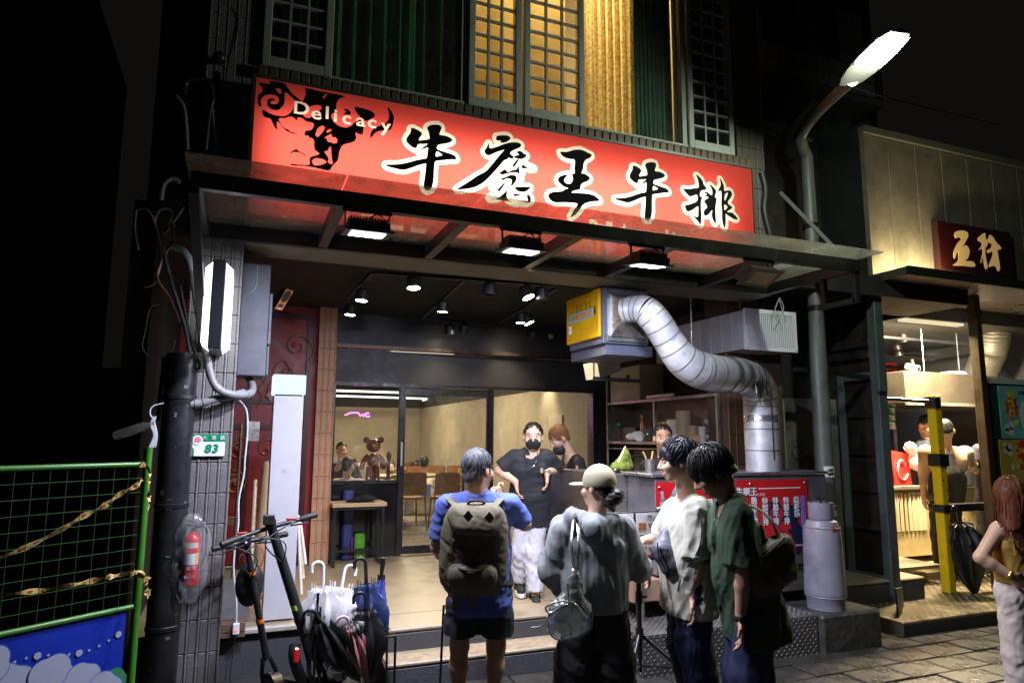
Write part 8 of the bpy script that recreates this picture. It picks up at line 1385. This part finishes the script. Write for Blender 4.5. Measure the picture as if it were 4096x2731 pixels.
Fp.body(); Fp.hair(mat('hair_bronze', (.22, .09, .035), .5, bump=.12, bscale=90, spec=.3), 'short', 9, .003).eyes(True).mask(-.045); strands(Fp, 420, .075, MATS['hair_bronze'], 6, .9, puff=1.0, gap=.25); Fp.top(blk_c, .85, None, .02, .03, .03, .1, .006, 28, 24, name='black_shirt'); Fp.bottom(blk_c, name='trousers')
j = Fp.J; MB().tube(spline([mid(j['sl'], j['sr'])+UP*.07, mid(j['sl'], j['sr'], .85)+UP*.055-CZ*.03, j['sr']-UP*.1-CZ*.10-CX*.02, mid(j['hl'], j['hr'])+UP*.1-CZ*.16], 6), .012, 8, flat=.3).build('apron_strap', mat('apron_tan', (.45, .28, .10), .8), Fp.t); grow('apron', [cap(mid(j['sl'], j['sr'], .3)+Fp.f*.11-UP*.12, mid(j['hl'], j['hr'])+Fp.f*.13, .085, .12, .05)], .010, mat('apron_tan', (.45, .28, .10)), Fp.t, .004, 30, 2)
Gp = Person('person in a black shirt standing behind the serving counter', 6.15, dict(head=(2652, 1752), sl=(2588, 1868), sr=(2735, 1868), el=(2575, 1960, .05), wl=(2610, 2000, -.15), er=(2755, 1960, .05), wr=(2730, 2000, -.15), hl=(2625, 2090), hr=(2690, 2090), kl=(2625, 2240), kr=(2690, 2240), al=(2625, 2370), ar=(2690, 2370)), 176, 184, skin_m=skin2, vx=.010)
Gp.body(); Gp.hair(blk_h, 'crop', 5, .0025).eyes(); strands(Gp, 350, .022, blk_h, 8, .5, gap=.5, r=.003, lo=.0); Gp.top(blk_c, .85, None, .02, .03, .03, .1, .006, 28, 25, name='black_shirt'); Gp.bottom(blk_c, name='trousers')

# ---------------------------------------------------------------- people of the neighbouring eatery
md = (AZ(3770, 2272, R3)-V((0, 0, CAM_H))).dot(CZ)
Mp = Person('person in a dark tank top seen from behind in the eatery', md, dict(head=(3782, 1722), sl=(3702, 1808), sr=(3862, 1812), el=(3692, 1905, .0), wl=(3696, 1985, .0), er=(3892, 1868, .12), wr=(3930, 1905, .3), hl=(3752, 2010), hr=(3812, 2010), kl=(3755, 2140), kr=(3812, 2140), al=(3762, 2258), ar=(3822, 2264)), 5, 30, -18, vx=.011, skin_m=skin, hs=1.05)
sh = Mp.J; ax = (sh['sr']-sh['sl']).normalized(); Mp.body({'l': (UP*-1, CX, 1, .5), 'r': (CX*.9-UP*.2, UP*-1, 1, .5)}, extra=[ell(sh['sl'], (.085, .085, .085), None, .04), ell(sh['sr'], (.085, .085, .085), None, .04), ell(mid(sh['sl'], sh['sr'], .25)-UP*.1-Mp.f*.03, (.11, .1, .14), None, .05), ell(mid(sh['sl'], sh['sr'], .75)-UP*.1-Mp.f*.03, (.11, .1, .14), None, .05), cap(mid(sh['sl'], sh['el'], .3), mid(sh['sl'], sh['el'], .8), .062, .055, .04), cap(mid(sh['sr'], sh['er'], .3), mid(sh['sr'], sh['er'], .8), .062, .055, .04)])
Mp.hair(blk_h, 'crop', 5, .0015); tk_ = mat('tank_grey', (.03, .03, .028), .8, var=.15); nb = mid(sh['sl'], sh['sr'])
Mp.top(tk_, 0, None, -.02, .012, .015, .05, .004, 26, 31, name='tank_top', extra=[cap(nb-UP*.10-Mp.f*.075, nb-UP*.28-Mp.f*.07, .05, .11, .05)], ext_cuts=[(nb-UP*.16, (UP+ax*.9).normalized()), (nb-UP*.16, (UP-ax*.9).normalized())] ) if False else grow('tank_top', [cap(nb-UP*.02-Mp.f*.085, nb-UP*.22-Mp.f*.085, .045, .09, .04)]+[cap(nb+ax*q_*.075-UP*.30, mid(sh['hl'], sh['hr'])+ax*q_*.075-UP*.02, .128, .115, .06) for q_ in (-1, 1)], .011, tk_, Mp.t, .003, 26, 31)
Mp.bottom(blk_c, dr=.02, seed=33, r=(.085, .065, .05)); grow('waist_jacket', [cap(sh['hl']+UP*.07, sh['hr']+UP*.07, .125, .125, .05)], .011, mat('jacket_grey', (.16, .15, .11), .8), Mp.t, .008, 40, 3); Mp.shoes(mat('sandal', (.45, .4, .34), .6))
Np = Person('person in a navy tee holding a white bag behind the yellow post', md+.9, dict(head=(3706, 1700), sl=(3665, 1778), sr=(3770, 1778), el=(3648, 1840, -.05), wl=(3665, 1850, -.25), er=(3780, 1850), wr=(3740, 1870, -.2), hl=(3690, 1980), hr=(3745, 1980), kl=(3690, 2090), kr=(3745, 2090), al=(3690, 2190), ar=(3745, 2190)), 170, 165, -25, vx=.012, hs=1.05)
Np.body({'l': (CX*.6-UP*.3, UP, 1, .6)}); Np.hair(blk_h, 'crop', 6, .002).eyes(); Np.top(mat('navy_tee', (.015, .018, .035), .8, var=.1), .85, None, .02, .03, .03, .1, .005, 28, 35, name='navy_tee'); Np.bottom(blk_c)
c = AD(3675, 1845, md+.55); grow('plastic_bag', [ell(c, (.14, .1, .12), None, .03), cap(c+V((-.05, 0, .1)), c+V((-.13, 0, .17)), .05, .07, .04)], .012, lucent('bag_film', (.75, .72, .70), .6, gloss=.1), None, .010, 60, 4)
tag(bpy.context.scene.objects[-1] if False else [o for o in COL.objects if o.name.startswith('plastic_bag')][-1], 'white plastic bag held by the person in the navy tee', 'bag')
Op = Person('person mostly hidden behind the bronze post, navy sleeve showing', md+.2, dict(head=(3985, 1720), sl=(3912, 1800), sr=(4030, 1800), el=(3898, 1850), wl=(3890, 1880, -.2), er=(4045, 1860), wr=(4000, 1890, -.2), hl=(3940, 1990), hr=(4000, 1990), kl=(3940, 2110), kr=(4000, 2110), al=(3940, 2230), ar=(4000, 2230)), 185, vx=.014)
Op.body(); Op.hair(blk_h, 'crop', 7, .002); Op.top(mat('navy_tee', (.015, .018, .035)), .9, None, .02, .03, .03, .1, .005, 28, 36, name='navy_tee'); Op.bottom(blk_c)
Wp = Person('person in a mustard camisole and white trousers at the right edge', 4.62, dict(head=(4045, 1985), sl=(3990, 2118), sr=(4150, 2118), el=(3922, 2228, -.03), wl=(4042, 2300, -.10), er=(4200, 2240), wr=(4210, 2330, .2), hl=(4048, 2372), hr=(4130, 2372), kl=(4072, 2600), kr=(4160, 2600), al=(4090, 2800), ar=(4180, 2800)), 18, 40, vx=.008, skin_m=skin, hs=.95)
Wp.body({'l': (CX*.6-UP*.55, CZ, 1, .7)}); Wp.hair(mat('hair_auburn', (.13, .035, .015), .5, bump=.12, bscale=80, stretch=(1, 1, .15), var=.35, vscale=30, spec=.3), 'long', 11, .0022); strands(Wp, 460, .24, MATS['hair_auburn'], 5, .0, r=.0045, hang=True, puff=1.07, lo=-.2, rad=(.09, .106, .104))
nb = mid(Wp.J['sl'], Wp.J['sr']); grow('camisole', Wp.trunk(.006, .008, .0, .0)[:4], .008, mat('mustard_knit', (.34, .19, .03), .75, var=.08), Wp.t, .004, 50, 41, [(nb-UP*.06, UP), (mid(Wp.J['hl'], Wp.J['hr'])+UP*.07, -UP)]); Wp.bottom(mat('white_cotton', (.66, .58, .52), .8, var=.05, bump=.1, bscale=150), dr=.018, amp=.007, fr=34, seed=42, r=(.088, .075, .075), name='white_trousers', up=.10); Wp.shoes(blk_c)
for x in (.25, .75): MB().tube(spline([mid(Wp.J['sl'], Wp.J['sr'], x)-UP*.15-Wp.f*.105, mid(Wp.J['sl'], Wp.J['sr'], x)+UP*.055-Wp.f*.03, mid(Wp.J['sl'], Wp.J['sr'], x)-UP*.1+Wp.f*.09], 5), .005, 6).build('camisole_strap', mat('mustard_knit', (.34, .19, .03)), Wp.t)
MB().tube(spline([mid(Wp.J['sl'], Wp.J['sr'], .15)+UP*.065-Wp.f*.02, nb-UP*.12-Wp.f*.13, nb-UP*.28-Wp.f*.13+CX*.1, nb-UP*.38+CX*.2-Wp.f*.08], 6), .009, 8, flat=.4).one('bag_strap', mat('strap_brown', (.05, .022, .012), .5), 'thin brown leather bag strap across the back of the camisole', 'strap')
W_ = Wp.J['wl']; dv = (W_-Wp.J['el']).normalized(); MB().lathe(W_-dv*.02, [(.031, 0), (.035, .005), (.035, .018), (.031, .023)], 16, axis=dv).one('bracelet_watch', mat('gold', (.7, .42, .08), .25, .9), 'gold bracelet on the wrist of the person in the camisole', 'bracelet')

# ---------------------------------------------------------------- diners inside
def diner(lb, d, x, y, k, face, top_m, hm, style='crop', hp=0, arms=None, sk=None):
    px_ = 2731/d; J = dict(head=(x, y), sl=(x-.19*px_, y+.26*px_), sr=(x+.19*px_, y+.26*px_), el=(x-.25*px_, y+.5*px_), er=(x+.25*px_, y+.5*px_), wl=(x-.12*px_, y+.62*px_, .2*math.cos(R(face))), wr=(x+.12*px_, y+.62*px_, .2*math.cos(R(face))), hl=(x-.09*px_, y+.72*px_), hr=(x+.09*px_, y+.72*px_))
    if arms: J.update(arms)
    P_ = Person(lb, d, J, face, vx=.017, skin_m=sk, head_pitch=hp, group='diners inside'); P_.body(legs=False); P_.hair(hm, style, int(x), .003); P_.top(top_m, .85, None, .02, .03, .03, .05, .005, 26, int(x), name='shirt'); return P_
wt2 = mat('white_tee', (.62, .58, .5), .85)
H1 = diner('seated person in a white tee with a blue picture on the back', 11.9, 1698, 1852, 1, 0, wt2, blk_h); c = mid(H1.J['sl'], H1.J['sr'])-UP*.2-FH*.14; pq = MB().box((-.13, -.004, -.1), (.13, .004, .1)); o = link('back_print', pq.mesh('back_print'), mat('print_blue', (.05, .12, .4), .6, var=.6, vscale=9), H1.t, c); o.rotation_euler = (0, 0, -YAW)
diner('seated person in a grey top beside the white tee', 12.4, 1664, 1868, 1, 10, mat('grey_top', (.25, .22, .2), .8), blk_h, 'long')
dpx = 2731/10.2; diner('seated person in black holding a hand to the mouth behind the left window', 10.2, 1366, 1802, 1, 160, mat('black_tee', (.02, .02, .022), .8), blk_h, 'short', 0, dict(el=(1340, 1895), wl=(1362, 1840, -.2)))
diner('seated person in pale clothes bent low in the left window corner', 9.9, 1392, 1862, 1, 20, mat('white_tee2', (.6, .5, .4), .85), blk_h, 'short'); diner('seated person in black seen past the bear figurine in the left window', 10.4, 1424, 1868, 1, 150, mat('black_tee', (.02, .02, .022)), blk_h, 'short')
diner('seated person mostly hidden behind the pepper mill', 11.2, 1560, 1872, 1, 170, mat('tan_tee', (.5, .36, .22), .85), blk_h, 'short')
